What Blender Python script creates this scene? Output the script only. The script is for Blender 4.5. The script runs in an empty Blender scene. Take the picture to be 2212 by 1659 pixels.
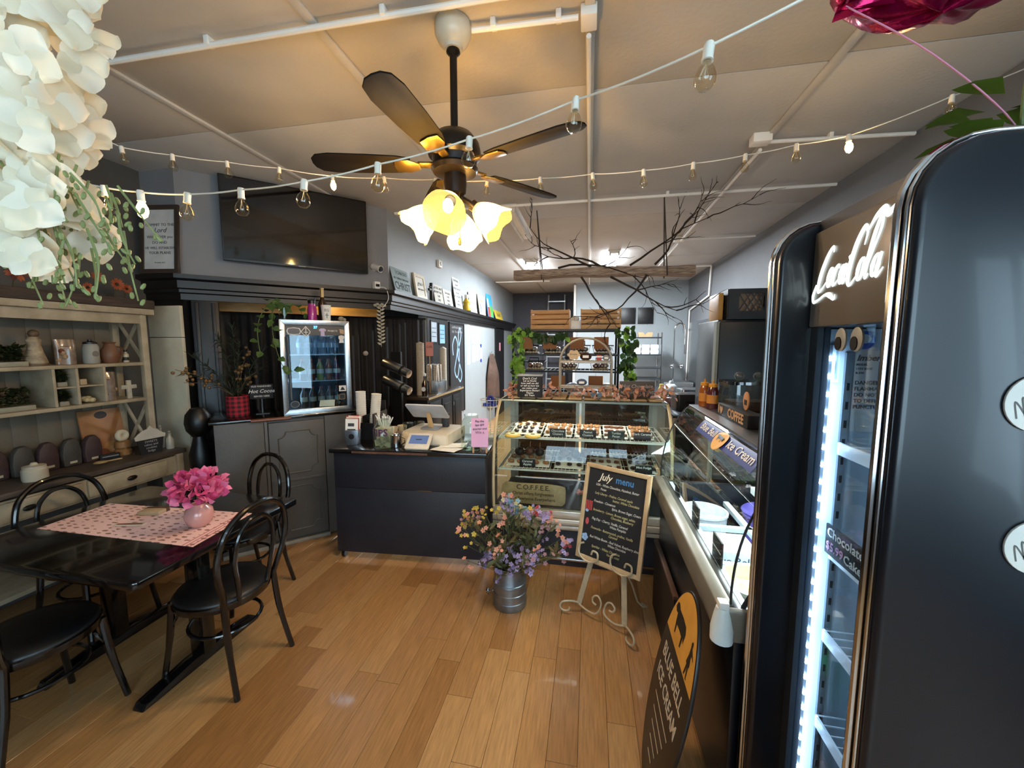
import bpy, bmesh, math, random
from mathutils import Vector, Matrix, Euler
random.seed(7)
S = bpy.context.scene
COL = S.collection
PI = math.pi
R = math.radians
# ---------------------------------------------------------------- camera, world, exposure
cd = bpy.data.cameras.new('camera')
cd.sensor_fit = 'HORIZONTAL'; cd.sensor_width = 36.0
cd.lens = 36.0 * 850.0 / 2212.0
cd.clip_start = 0.02; cd.clip_end = 60
cam = bpy.data.objects.new('camera', cd); COL.objects.link(cam)
cam.location = (0, 0, 1.7)
cam.rotation_euler = (R(90 - 5.7), 0, R(11.1))
S.camera = cam
W = bpy.data.worlds.new('world'); S.world = W; W.use_nodes = True
bgn = W.node_tree.nodes['Background']
bgn.inputs[0].default_value = (0.63, 0.80, 1.0, 1); bgn.inputs[1].default_value = 4.4
S.view_settings.view_transform = 'Standard'; S.view_settings.look = 'None'
S.view_settings.gamma = 1.0; S.view_settings.use_curve_mapping = False
S.view_settings.exposure = 1.25

def lamp(name, kind, loc, power, color, size=.1, rot=(0, 0, 0), size_y=None, spread=None):
    l = bpy.data.lights.new(name, kind); l.energy = power; l.color = color
    if kind == 'AREA':
        l.shape = 'RECTANGLE'; l.size = size; l.size_y = size_y or size
        if spread: l.spread = spread
    else:
        l.shadow_soft_size = size
    o = bpy.data.objects.new(name, l); COL.objects.link(o)
    o.location = loc; o.rotation_euler = rot
    return o

# ---------------------------------------------------------------- materials
def lin(h):
    h = h.lstrip('#')
    c = [int(h[i:i+2], 16) / 255 for i in (0, 2, 4)]
    return tuple(x / 12.92 if x <= .04045 else ((x + .055) / 1.055) ** 2.4 for x in c) + (1,)
MATS = {}
def mat(name, col='#808080', rough=.5, metal=0, var=.12, scale=9, bump=0, bscale=60, spec=.5, coat=0,
        emit=None, es=0, trans=0, stretch=None, col2=None, sss=0):
    if name in MATS: return MATS[name]
    m = bpy.data.materials.new(name); m.use_nodes = True
    nt = m.node_tree; N = nt.nodes; L = nt.links
    b = N['Principled BSDF']
    c = lin(col)
    b.inputs['Roughness'].default_value = rough; b.inputs['Metallic'].default_value = metal
    b.inputs['Specular IOR Level'].default_value = spec
    b.inputs['Coat Weight'].default_value = coat; b.inputs['Coat Roughness'].default_value = .06
    b.inputs['Transmission Weight'].default_value = trans
    if sss:
        b.inputs['Subsurface Weight'].default_value = sss; b.inputs['Subsurface Scale'].default_value = .01
    tc = N.new('ShaderNodeTexCoord'); mp = N.new('ShaderNodeMapping')
    L.new(tc.outputs['Object'], mp.inputs[0])
    if stretch: mp.inputs['Scale'].default_value = stretch
    nz = N.new('ShaderNodeTexNoise'); nz.inputs['Scale'].default_value = scale; nz.inputs['Detail'].default_value = 5
    L.new(mp.outputs[0], nz.inputs[0])
    mx = N.new('ShaderNodeMix'); mx.data_type = 'RGBA'
    a = lin(col2) if col2 else tuple(min(1, x * (1 + var)) for x in c[:3]) + (1,)
    d = tuple(x * (1 - var) for x in c[:3]) + (1,)
    mx.inputs[6].default_value = d; mx.inputs[7].default_value = a
    rp = N.new('ShaderNodeMapRange'); rp.inputs[1].default_value = .3; rp.inputs[2].default_value = .7
    L.new(nz.outputs[0], rp.inputs[0]); L.new(rp.outputs[0], mx.inputs[0]); L.new(mx.outputs[2], b.inputs['Base Color'])
    if bump:
        n2 = N.new('ShaderNodeTexNoise'); n2.inputs['Scale'].default_value = bscale; n2.inputs['Detail'].default_value = 4
        L.new(mp.outputs[0], n2.inputs[0])
        bp = N.new('ShaderNodeBump'); bp.inputs['Strength'].default_value = bump; bp.inputs['Distance'].default_value = .01
        L.new(n2.outputs[0], bp.inputs['Height']); L.new(bp.outputs[0], b.inputs['Normal'])
    if emit:
        b.inputs['Emission Color'].default_value = lin(emit); b.inputs['Emission Strength'].default_value = es
    MATS[name] = m
    return m
def glass(name, tint='#ffffff', ior=1.45, refl=1.0, rough=.0):
    if name in MATS: return MATS[name]
    m = bpy.data.materials.new(name); m.use_nodes = True
    nt = m.node_tree; N = nt.nodes; L = nt.links; N.remove(N['Principled BSDF'])
    t = N.new('ShaderNodeBsdfTransparent'); t.inputs[0].default_value = lin(tint)
    g = N.new('ShaderNodeBsdfGlossy'); g.inputs['Roughness'].default_value = rough; g.inputs[0].default_value = (refl, refl, refl, 1)
    lw = N.new('ShaderNodeLayerWeight'); lw.inputs[0].default_value = .5
    pw_ = N.new('ShaderNodeMath'); pw_.operation = 'POWER'; pw_.inputs[1].default_value = 4.0
    fr = N.new('ShaderNodeMath'); fr.operation = 'MULTIPLY_ADD'; fr.inputs[1].default_value = .75; fr.inputs[2].default_value = .045 * (ior / 1.45)
    L.new(lw.outputs['Facing'], pw_.inputs[0]); L.new(pw_.outputs[0], fr.inputs[0])
    mx = N.new('ShaderNodeMixShader')
    L.new(fr.outputs[0], mx.inputs[0]); L.new(t.outputs[0], mx.inputs[1]); L.new(g.outputs[0], mx.inputs[2])
    L.new(mx.outputs[0], N['Material Output'].inputs[0])
    MATS[name] = m
    return m
def emis(name, col, s):
    if name in MATS: return MATS[name]
    m = bpy.data.materials.new(name); m.use_nodes = True
    nt = m.node_tree; N = nt.nodes; L = nt.links; N.remove(N['Principled BSDF'])
    e = N.new('ShaderNodeEmission'); e.inputs[0].default_value = lin(col); e.inputs[1].default_value = s
    L.new(e.outputs[0], N['Material Output'].inputs[0])
    MATS[name] = m
    return m
def leafmat(name, col, var=.25, tr=.35):
    if name in MATS: return MATS[name]
    m = mat(name, col, .5, 0, var, 25)
    N = m.node_tree.nodes; L = m.node_tree.links
    t = N.new('ShaderNodeBsdfTranslucent'); mx = N.new('ShaderNodeMixShader'); mx.inputs[0].default_value = tr
    t.inputs[0].default_value = lin(col)
    b = N['Principled BSDF']
    L.new(b.outputs[0], mx.inputs[1]); L.new(t.outputs[0], mx.inputs[2]); L.new(mx.outputs[0], N['Material Output'].inputs[0])
    return m

# ---------------------------------------------------------------- mesh building
class M:
    def __init__(s): s.v = []; s.f = []
    def add(s, vs, fs):
        o = len(s.v); s.v += [tuple(p) for p in vs]; s.f += [tuple(i + o for i in f) for f in fs]; return s
    def box(s, a, b):
        (x0, y0, z0), (x1, y1, z1) = a, b
        return s.add([(x0,y0,z0),(x1,y0,z0),(x1,y1,z0),(x0,y1,z0),(x0,y0,z1),(x1,y0,z1),(x1,y1,z1),(x0,y1,z1)],
                     [(0,3,2,1),(4,5,6,7),(0,1,5,4),(1,2,6,5),(2,3,7,6),(3,0,4,7)])
    def cyl(s, p, q, r0, r1=None, n=12, caps=True):
        r1 = r0 if r1 is None else r1
        return s.tube([p, q], [r0, r1], n, caps)
    def tube(s, pts, r, n=6, caps=True, closed=False):
        pts = [Vector(p) for p in pts]; k = len(pts)
        rr = r if isinstance(r, (list, tuple)) else [r] * k
        vs = []; fs = []; prev = None
        for i, p in enumerate(pts):
            if closed: t = pts[(i+1) % k] - pts[i-1]
            else: t = pts[min(i+1, k-1)] - pts[max(i-1, 0)]
            if t.length < 1e-9: t = Vector((0, 0, 1))
            t.normalize()
            if prev is None:
                u = t.orthogonal().normalized()
            else:
                u = prev - t * prev.dot(t)
                u = u.normalized() if u.length > 1e-6 else t.orthogonal().normalized()
            prev = u; w = t.cross(u)
            for j in range(n):
                a = 2 * PI * j / n
                vs.append(p + (u * math.cos(a) + w * math.sin(a)) * rr[i])
        for i in range(k if closed else k - 1):
            i2 = (i + 1) % k
            for j in range(n):
                j2 = (j + 1) % n
                fs.append((i*n+j, i*n+j2, i2*n+j2, i2*n+j))
        if caps and not closed:
            fs.append(tuple(range(n-1, -1, -1))); fs.append(tuple((k-1)*n + j for j in range(n)))
        return s.add(vs, fs)
    def lathe(s, prof, n=20, c=(0, 0, 0), ax=None):
        vs = []; fs = []; k = len(prof)
        for (r, z) in prof:
            for j in range(n):
                a = 2 * PI * j / n
                vs.append(Vector((r * math.cos(a), r * math.sin(a), z)))
        if ax is not None:
            q = Vector((0, 0, 1)).rotation_difference(Vector(ax))
            vs = [q @ p for p in vs]
        vs = [p + Vector(c) for p in vs]
        for i in range(k - 1):
            for j in range(n):
                j2 = (j + 1) % n
                fs.append((i*n+j, i*n+j2, (i+1)*n+j2, (i+1)*n+j))
        if prof[0][0] > 1e-6: fs.append(tuple(range(n-1, -1, -1))) if getattr(s, 'cap0', True) else None
        if prof[-1][0] > 1e-6 and getattr(s, 'cap1', True): fs.append(tuple((k-1)*n + j for j in range(n)))
        return s.add(vs, fs)
    def prism(s, poly, h, o=(0,0,0), X=(1,0,0), Y=(0,1,0), Z=None):
        o = Vector(o); X = Vector(X); Y = Vector(Y); Zv = Vector(Z) if Z else X.cross(Y).normalized()
        n = len(poly)
        vs = [o + X*a + Y*b for a, b in poly] + [o + X*a + Y*b + Zv*h for a, b in poly]
        fs = [tuple(range(n-1, -1, -1)), tuple(range(n, 2*n))] + [(i, (i+1) % n, n+(i+1) % n, n+i) for i in range(n)]
        return s.add(vs, fs)
    def ball(s, c, r, n=10, sc=(1,1,1)):
        vs = []; fs = []; k = max(4, n // 2)
        for i in range(1, k):
            th = PI * i / k
            for j in range(n):
                a = 2*PI*j/n
                vs.append((c[0]+r*sc[0]*math.sin(th)*math.cos(a), c[1]+r*sc[1]*math.sin(th)*math.sin(a), c[2]+r*sc[2]*math.cos(th)))
        t = len(vs); vs += [(c[0], c[1], c[2]+r*sc[2]), (c[0], c[1], c[2]-r*sc[2])]
        for i in range(k-2):
            for j in range(n):
                j2 = (j+1) % n
                fs.append((i*n+j, (i+1)*n+j, (i+1)*n+j2, i*n+j2))
        for j in range(n):
            j2 = (j+1) % n
            fs.append((t, j, j2)); fs.append((t+1, (k-2)*n+j2, (k-2)*n+j))
        return s.add(vs, fs)
    def surf(s, fn, nu, nv, cu=False):
        vs = [fn(i/nu, j/nv) for i in range(nu + (0 if cu else 1)) for j in range(nv+1)]
        fs = []; m = nv + 1; k = nu if cu else nu + 1
        for i in range(nu):
            for j in range(nv):
                i2 = (i+1) % k
                fs.append((i*m+j, i2*m+j, i2*m+j+1, i*m+j+1))
        return s.add(vs, fs)
    def leaf(s, p, d, up, L, Wd, curl=.2):
        p = Vector(p); d = Vector(d).normalized(); up = Vector(up)
        sd = d.cross(up)
        sd = sd.normalized() if sd.length > 1e-4 else d.orthogonal().normalized()
        nn = sd.cross(d)
        q = lambda a, b, c: p + d*(L*a) + sd*(Wd*b) + nn*(L*c)
        return s.add([q(0,0,0), q(.35,-.5,.06*1), q(.35,0,-.02), q(.35,.5,.06), q(.75,-.34,-curl*.4), q(.75,0,-curl*.5), q(.75,.34,-curl*.4), q(1,0,-curl)],
                     [(0,1,2),(0,2,3),(1,4,5,2),(2,5,6,3),(4,7,5),(5,7,6)])
    def xf(s, m):
        s.v = [tuple(m @ Vector(p)) for p in s.v]; return s

def mesh(name, m, material, bevel=0, smooth=35, seg=2):
    me = bpy.data.meshes.new(name); me.from_pydata(m.v, [], m.f); me.validate()
    bm = bmesh.new(); bm.from_mesh(me)
    bmesh.ops.recalc_face_normals(bm, faces=bm.faces)
    if bevel:
        es = [e for e in bm.edges if len(e.link_faces) == 2 and e.calc_face_angle(0) > R(30)]
        bmesh.ops.bevel(bm, geom=es, offset=bevel, segments=seg, profile=.5, affect='EDGES', clamp_overlap=True)
    bm.to_mesh(me); bm.free()
    if smooth:
        me.polygons.foreach_set('use_smooth', [True] * len(me.polygons))
        me.set_sharp_from_angle(angle=R(smooth))
    me.materials.append(material)
    return me
def obj(name, m, material, parent=None, bevel=0, smooth=35, loc=None, rot=None, kind=None, label=None, seg=2):
    o = bpy.data.objects.new(name, m if isinstance(m, bpy.types.Mesh) else mesh(name, m, material, bevel, smooth, seg))
    COL.objects.link(o)
    if parent: o.parent = parent
    if loc: o.location = loc
    if rot: o.rotation_euler = rot
    if kind: o['kind'] = kind
    if label: o['label'] = label
    return o
def tag(o, label, cat, group=None):
    o['label'] = label; o['category'] = cat
    if group: o['group'] = group
    return o
def thing(name, label, cat, loc=(0,0,0), rz=0, group=None, rot=None):
    o = bpy.data.objects.new(name, None); COL.objects.link(o)
    o.empty_display_size = .05
    o.location = loc; o.rotation_euler = rot or (0, 0, rz)
    return tag(o, label, cat, group)
def struct(name, m, material, parent=None, bevel=0):
    o = obj(name, m, material, parent, bevel)
    if not parent: o['kind'] = 'structure'
    return o
def dup(root, loc, rz, label=None, group=None, rot=None):
    r = root.copy(); COL.objects.link(r); r.location = loc; r.rotation_euler = rot or (0, 0, rz)
    if label: r['label'] = label
    if group: r['group'] = group
    for ch in list(root.children):
        c = ch.copy(); COL.objects.link(c); c.parent = r
        for g in ch.children:
            d = g.copy(); COL.objects.link(d); d.parent = c
    return r
def frame(o, X, Y):
    X = Vector(X).normalized(); Y = Vector(Y); Y = (Y - X * Y.dot(X)).normalized(); Z = X.cross(Y)
    m = Matrix.Identity(4)
    for i in range(3): m[i][0] = X[i]; m[i][1] = Y[i]; m[i][2] = Z[i]; m[i][3] = o[i]
    return m
def textmesh(s, size, shear=0, bold=0, ext=.0006, align='CENTER', space=1.0, sx=1.0):
    cu = bpy.data.curves.new('t', 'FONT'); cu.body = s; cu.size = size; cu.shear = shear; cu.offset = bold * size
    cu.extrude = ext; cu.align_x = align; cu.align_y = 'CENTER'; cu.space_character = space; cu.resolution_u = 2
    ob = bpy.data.objects.new('t', cu)
    me = bpy.data.meshes.new_from_object(ob)
    bpy.data.objects.remove(ob); bpy.data.curves.remove(cu)
    m = M(); m.v = [(v.co.x * sx, v.co.y, v.co.z) for v in me.vertices]; m.f = [tuple(p.vertices) for p in me.polygons]
    bpy.data.meshes.remove(me)
    return m
def text(name, s, size, material, parent, o, X, Y, **k):
    m = textmesh(s, size, **k).xf(frame(o, X, Y))
    return obj(name, m, material, parent, smooth=0)
def ribbon(m, pts, w, z=.0008):
    """flat stroke of varying width in the XY plane (hand lettering)"""
    P = [Vector((p[0], p[1], 0)) for p in pts]; n = len(P)
    ws = w if isinstance(w, (list, tuple)) else [w] * n
    vs = []
    for i, p in enumerate(P):
        t = P[min(i+1, n-1)] - P[max(i-1, 0)]
        t = t.normalized() if t.length > 1e-9 else Vector((1, 0, 0))
        sd = Vector((-t.y, t.x, 0)) * ws[i] * .5
        vs += [p + sd, p - sd]
    vs = [(a.x, a.y, z) for a in vs]
    m.add(vs, [(2*i, 2*i+1, 2*i+3, 2*i+2) for i in range(n-1)])
def bez(pts, n=10):
    """Catmull-Rom through pts"""
    P = [Vector(p) for p in pts]; out = []
    for i in range(len(P) - 1):
        a = P[max(i-1, 0)]; b = P[i]; c = P[i+1]; d = P[min(i+2, len(P)-1)]
        for j in range(n):
            t = j / n
            out.append(.5*((2*b) + (c-a)*t + (2*a-5*b+4*c-d)*t*t + (3*b-a-3*c+d)*t**3))
    out.append(P[-1]); return out
def rrect(w, h, r, n=5):
    out = []
    for cx, cy, a0 in ((w/2-r, h/2-r, 0), (-w/2+r, h/2-r, 90), (-w/2+r, -h/2+r, 180), (w/2-r, -h/2+r, 270)):
        for i in range(n+1):
            a = R(a0 + 90*i/n); out.append((cx + r*math.cos(a), cy + r*math.sin(a)))
    return out
def ell(a, b, n=32, cx=0, cy=0): return [(cx + a*math.cos(2*PI*i/n), cy + b*math.sin(2*PI*i/n)) for i in range(n)]
rnd = random.uniform
# common materials
WALL = mat('paint_grey', '#7d7c80', .6, 0, .05, 3, .12, 90)
WALL_L = mat('paint_light_grey', '#8e9598', .55, 0, .04, 3, .1, 90)
CEIL = mat('ceiling_paint', '#bab7b2', .62, 0, .06, 2.2, .15, 40)
CEILW = mat('ceiling_white', '#efece4', .45, 0, .03, 4)
BLACK = mat('black_paint', '#100f10', .42, 0, .2, 10, .06, 50)
BLACKG = mat('black_gloss', '#08080a', .16, 0, .2, 8, coat=.5)
BLK_PL = mat('black_plastic', '#0b0b0c', .4, 0, .2, 8)
WHITE_PL = mat('white_plastic', '#e2dfd8', .4, 0, .05, 8)
CHROME = mat('chrome', '#c8c8ca', .12, 1, .05, 6)
STEEL = mat('brushed_steel', '#a9adb0', .3, 1, .12, 40, .05, 120, stretch=(1, 8, 1))
GALV = mat('galvanised', '#8b9299', .38, .9, .18, 14, .05, 40)
GLASS = glass('clear_glass', '#f2f8f6')
PAPER = mat('paper', '#e9e7e0', .8, 0, .04, 12)
CREAM = mat('cream_paint', '#cfc4ab', .55, 0, .1, 7, .15, 40)
CHALK = mat('chalkboard', '#15161a', .75, 0, .25, 9)
CHALKW = mat('chalk_white', '#e6e4de', .9, 0, .05, 50)
WOOD_L = mat('pine', '#b98a5c', .55, 0, .2, 12, .1, 40, stretch=(1, 12, 12))
KRAFT = mat('kraft', '#9a6a41', .8, 0, .12, 12)
# ================================================================ the room
HC = 3.15
fl = struct('floor', M().box((-3.9, -2.3, -.1), (2.3, 11.4, -.0125)), mat('subfloor', '#2a1d12', .8))
def plankmat(i, col):
    return mat('laminate_%d' % i, col, .3, 0, .2, 5, .05, 30, spec=.4, stretch=(22, 1.6, 1), coat=.12)
PLM = [plankmat(i, c) for i, c in enumerate(('#a67a4c', '#9a6e42', '#ad8355', '#8f6338', '#a37546', '#9c7046'))]
pw = .127
cols = [-3.7 + pw * i for i in range(46)]
cache = {}
stuff = M(); n_pl = 0
for ci, x in enumerate(cols):
    y = -2.2 + rnd(-.9, 0)
    while y < 11.2:
        L = random.choice((.62, .78, .95, 1.22)); mi = random.randrange(6)
        near = (-3.5 < x < .45 and .72 < y + L and y < 3.3)
        if near and n_pl < 298:
            k = (L, mi)
            if k not in cache:
                cache[k] = mesh('plank', M().box((.0007, .0007, -.0125), (pw - .0007, L - .0007, 0)), PLM[mi], .0009, 0, 1)
            obj('plank', cache[k], None, fl, loc=(x, y, rnd(-.0004, 0))); n_pl += 1
        else:
            stuff.box((x + .0007, y + .0007, -.0125), (x + pw - .0007, y + L - .0007, -.0002))
        y += L
obj('plank_field', stuff, PLM[0], fl, smooth=0, kind='stuff')
# ceiling: boards, battens
ce = struct('ceiling', M().box((-3.9, -2.3, HC + .006), (2.3, 11.4, HC + .2)), CEIL)
bx = [-3.73, -2.51, -1.25, -.025, 1.20, 2.15]
for i in range(5):
    for j in range(6):
        y0 = -2.2 + j * 2.3 + (0.05 if i % 2 else 0)
        obj('ceiling_board', M().box((bx[i] + .004, y0 + .003, HC), (bx[i+1] - .004, min(y0 + 2.294, 11.3), HC + .006)), CEIL, ce, .0015)
for x in (-2.51, -1.25, -.025, 1.20):
    obj('batten', M().box((x - .022, -2.1, HC - .016), (x + .022, 9.55 if x > 0 else 11.1, HC)), CEIL, ce, .003)
# walls
t = .12
struct('wall_right', M().box((2.16, -.3, 0), (2.16 + t, 9.75, HC)).box((2.16, -2.3, 0), (2.16 + t, -.3, .7)).box((2.16, -2.3, 2.5), (2.16 + t, -.3, HC)).box((2.16, -2.3, .7), (2.16 + t, -2.0, 2.5)), mat('paint_mid_grey', '#66686c', .6, 0, .05, 3, .12, 90))
w = obj('window_2', M().box((2.20, -2.0, .7), (2.205, -.3, 2.5)), GLASS); w['kind'] = 'structure'
obj('window_frame', M().box((2.17, -2.0, .7), (2.25, -.3, .75)).box((2.17, -2.0, 2.45), (2.25, -.3, 2.5)).box((2.17, -1.18, .75), (2.25, -1.12, 2.45)), BLACK, w)
struct('wall_back', M().box((-.35, 9.6, 0), (2.16, 9.75, HC)), WALL_L)
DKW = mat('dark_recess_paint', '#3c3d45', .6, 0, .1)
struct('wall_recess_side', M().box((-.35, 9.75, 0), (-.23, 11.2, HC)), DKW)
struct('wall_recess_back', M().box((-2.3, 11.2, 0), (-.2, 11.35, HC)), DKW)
wl = M().box((-2.17 - t, 5.06, 0), (-2.17, 11.2, HC)).box((-2.17 - t, 4.04, 2.285), (-2.17, 5.06, HC))
struct('wall_left_back', wl, WALL_L)
struct('wall_left', M().box((-3.75 - t, -2.3, 0), (-3.75, 3.85, HC)), mat('paint_dark_grey', '#4c4a48', .6, 0, .08))
struct('wall_return', M().box((-3.75, 2.8, 2.2), (-3.4, 2.92, HC)), WALL)
struct('trim_1', M().box((-3.75, 2.8, 0), (-3.4, 2.92, 2.2)), BLACK)
# diagonal wall with the screen (s along it, d towards the room)
def DG(s, d, z=0): return Vector((-3.4 + (s + d) * .70711, 2.8 + (s - d) * .70711, z))
def dgbox(m, s0, s1, d0, d1, z0, z1):
    vs = [DG(s, d, z) for z in (z0, z1) for s, d in ((s0, d1), (s1, d1), (s1, d0), (s0, d0))]
    return m.add(vs, [(0,3,2,1),(4,5,6,7),(0,1,5,4),(1,2,6,5),(2,3,7,6),(3,0,4,7)])
struct('wall_diagonal', dgbox(M(), 0, 1.75, -.12, 0, 2.285, HC), WALL)
# dark room behind the opening
struct('wall_niche', dgbox(M(), .2, 2.54, -.90, -.82, 0, 2.6), BLACK)
struct('ceiling_niche', M().add([(-3.75, 2.92, 2.23), (-3.4, 2.92, 2.23), (-2.2, 4.1, 2.23), (-2.2, 5.2, 2.23), (-3.75, 4.4, 2.23)], [(0,1,2,3,4)]), mat('niche_ceiling', '#8a6a28', .6, 0, .2, 6))
# black ledge with mouldings running along return wall, diagonal wall and left wall
lg = thing('display_ledge', 'long black moulded ledge running under the flat screen and along the left wall', 'ledge', (0, 0, 0))
prof = [(0, 2.08), (.03, 2.08), (.03, 2.13), (.045, 2.14), (.045, 2.165), (.06, 2.175), (.06, 2.235), (.10, 2.25), (.10, 2.285), (0, 2.285)]
path = [((-3.75, 2.8), (0, -1)), ((-3.4, 2.8), (.4142, -1)), ((-2.17, 4.03), (1, -.4142)), ((-2.17, 11.19), (1, 0))]
for i, nm in ((0, 'return_run'), (1, 'diagonal_run'), (2, 'long_run')):
    m = M(); vs = []
    for (p, n) in (path[i], path[i+1]):
        vs += [(p[0] + n[0]*a, p[1] + n[1]*a, z) for a, z in prof]
    k = len(prof)
    m.add(vs, [(j, (j+1) % k, k+(j+1) % k, k+j) for j in range(k)] + [tuple(range(k)), tuple(range(2*k-1, k-1, -1))])
    obj('ledge_run', m, BLACK, lg, smooth=20)
m = M()
for a in (0, 1):
    pass
obj('column', dgbox(M(), .05, .24, -.10, .03, 0, 2.08), BLACK, lg, .006)
obj('column_moulding', dgbox(dgbox(M(), .075, .10, .03, .045, .1, 2.06), .19, .215, .03, .045, .1, 2.06), BLACK, lg, .004)
# wood backing strip under the ledge, lit from behind
wb = M(); dgbox(wb, .05, 1.75, -.5, -.48, 2.03, 2.23)
obj('header_board', wb, mat('header_wood', '#a67a35', .5, 0, .2, 8, stretch=(1, 1, 10)), lg)
# cream board below the ledge, in the corner
cp = thing('cream_panel', 'tall cream painted panel below the black ledge beside the hutch', 'panel', (-3.575, 2.795, 0))
obj('panel_board', M().box((-.17, -.03, .55), (.17, 0, 1.76)), CREAM, cp, .003)
obj('panel_board', M().box((-.17, -.03, 1.765), (.17, 0, 2.03)), CREAM, cp, .003)
obj('panel_board', M().box((-.17, -.03, .1), (.17, 0, .545)), CREAM, cp, .003)
# front wall behind the camera with the shop windows
wf = M().box((-3.9, -2.32, 0), (2.3, -2.2, .75)).box((-3.9, -2.32, 2.55), (2.3, -2.2, HC))
for a, b in ((-3.9, -.9), (1.7, 2.3)): wf.box((a, -2.32, .75), (b, -2.2, 2.55))
struct('wall_front', wf, WALL)
for i, (a, b) in enumerate(((-.9, 1.7),)):
    w = obj('window_%d' % (i+1), M().box((a, -2.28, .75), (b, -2.275, 2.55)), GLASS); w['kind'] = 'structure'
    f = M().box((a, -2.3, .75), (b, -2.24, .8)).box((a, -2.3, 2.5), (b, -2.24, 2.55)).box((a, -2.3, .8), (a+.05, -2.24, 2.5)).box((b-.05, -2.3, .8), (b, -2.24, 2.5)).box(((a+b)/2-.025, -2.3, .8), ((a+b)/2+.025, -2.24, 2.5))
    obj('window_frame', f, BLACK, w)
# ---------------------------------------------------------------- ceiling conduits
def conduit(label, runs, boxes=(), r=.011, clips=()):
    e = thing('conduit', label, 'conduit', (0, 0, 0))
    for a, b in runs: obj('pipe', M().cyl(a, b, r, n=8), CEILW, e)
    for c, s in boxes: obj('junction_box', M().box([c[i]-s[i]/2 for i in range(3)], [c[i]+s[i]/2 for i in range(3)]), CEILW, e, .005)
    for c in clips: obj('clip', M().box((c[0]-.012, c[1]-.02, c[2]-.004), (c[0]+.012, c[1]+.02, HC)), CEILW, e, .002)
zc = HC - .035
conduit('long white conduit crossing the ceiling in front of the fan canopy', [((-2.48, 1.70, zc), (-.545, 1.715, zc)), ((-.545, 1.715, zc), (.9, 1.73, zc))], (), .013, [(-1.8, 1.705, zc), (-.9, 1.71, zc), (.2, 1.72, zc)])
conduit('short white conduit joining the fan canopy to a ceiling box', [((-.55, 1.86, zc), (-.075, 1.88, zc)), ((-.03, 1.95, zc-.03), (-.03, 9.4, zc-.03))], [((-.03, 1.9, HC-.025), (.07, .1, .05))], .012, [(-.45, 1.864, zc), (-.16, 1.877, zc)])
conduit('white conduit crossing the ceiling above the hanging beam ropes', [((-2.1, 4.1, zc), (2.12, 4.13, zc))], (), .014, [(-1.1, 4.11, zc), (.7, 4.12, zc)])
conduit('white conduit from a ceiling box to the right wall above the tall cooler', [((1.15, 3.2, zc), (2.12, 3.27, zc)), ((1.17, 3.25, zc-.03), (1.17, 5.75, zc-.03))], [((1.14, 3.17, HC-.03), (.12, .09, .06))], .013, [(1.6, 3.235, zc)])
conduit('white conduit and box on the ceiling behind the branches', [((1.18, 5.82, zc), (2.1, 5.82, zc)), ((1.17, 5.9, zc-.03), (1.17, 9.2, zc-.03))], [((1.16, 5.82, HC-.03), (.13, .1, .06))], .013)
conduit('thin conduit near the back corner bending down the right wall', [((-.2, 7.8, zc), (2.12, 7.8, zc)), ((2.12, 7.8, zc), (2.13, 7.9, 2.6)), ((2.13, 7.9, 2.6), (2.13, 9.3, 2.45)), ((2.13, 9.3, 2.45), (2.13, 9.35, .9))], (), .016)
conduit('white conduit above the ladder at the rear of the ceiling', [((-2.12, 8.9, zc), (-.9, 8.95, zc))], (), .014)
# ================================================================ ceiling fan
fan = thing('ceiling_fan', 'dark five blade ceiling fan with four glowing tulip shades on a long rod', 'ceiling fan', (-.636, 1.849, HC))
obj('canopy', M().lathe([(.0, 0), (.078, 0), (.084, -.02), (.082, -.05), (.066, -.085), (.045, -.10), (.04, -.115), (0, -.115)], 28), mat('canopy_cream', '#c9c2ae', .3, 0, .06), fan)
DBR = mat('dark_bronze', '#1a1512', .35, .4, .2)
obj('downrod', M().cyl((0,0,-.10), (0,0,-.50), .017, n=14).lathe([(0,-.112),(.03,-.112),(.032,-.125),(.018,-.14),(.018,-.14)], 14), DBR, fan)
obj('motor_housing', M().lathe([(0,-.47), (.05,-.47), (.085,-.482), (.115,-.52), (.122,-.555), (.122,-.575), (.105,-.59), (.10,-.62), (.11,-.632), (.10,-.65), (.055,-.66), (0,-.66)], 32), DBR, fan)
obj('switch_housing', M().lathe([(0,-.655), (.052,-.655), (.055,-.70), (.05,-.745), (.03,-.76), (.028,-.80), (.02,-.815), (0,-.82)], 24), DBR, fan)
FW = mat('fan_blade_wood', '#0d0a09', .75, 0, .3, 6, spec=.2, stretch=(1, 9, 1))
bl = [(.20,-.045),(.26,-.058),(.40,-.064),(.56,-.066),(.62,-.055),(.645,-.03),(.65,0),(.645,.03),(.62,.055),(.56,.066),(.40,.064),(.26,.058),(.20,.045)]
blade = mesh('blade', M().prism(bl, .007, o=(0,0,-.0035)), FW, .002)
iron = mesh('blade_iron', M().box((.09,-.018,-.004),(.17,.018,.006)).prism([(.16,-.02),(.21,-.045),(.27,-.04),(.28,0),(.27,.04),(.21,.045),(.16,.02)], .006, o=(0,0,-.011)), mat('brass_dark', '#8a7340', .3, .9, .1), .002)
for k in range(5):
    b = obj('blade', blade, None, fan, loc=(0,0,-.615), rot=Euler((R(12), 0, R(-94 + 72*k)), 'XYZ'))
    obj('blade_iron', iron, None, b)
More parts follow.
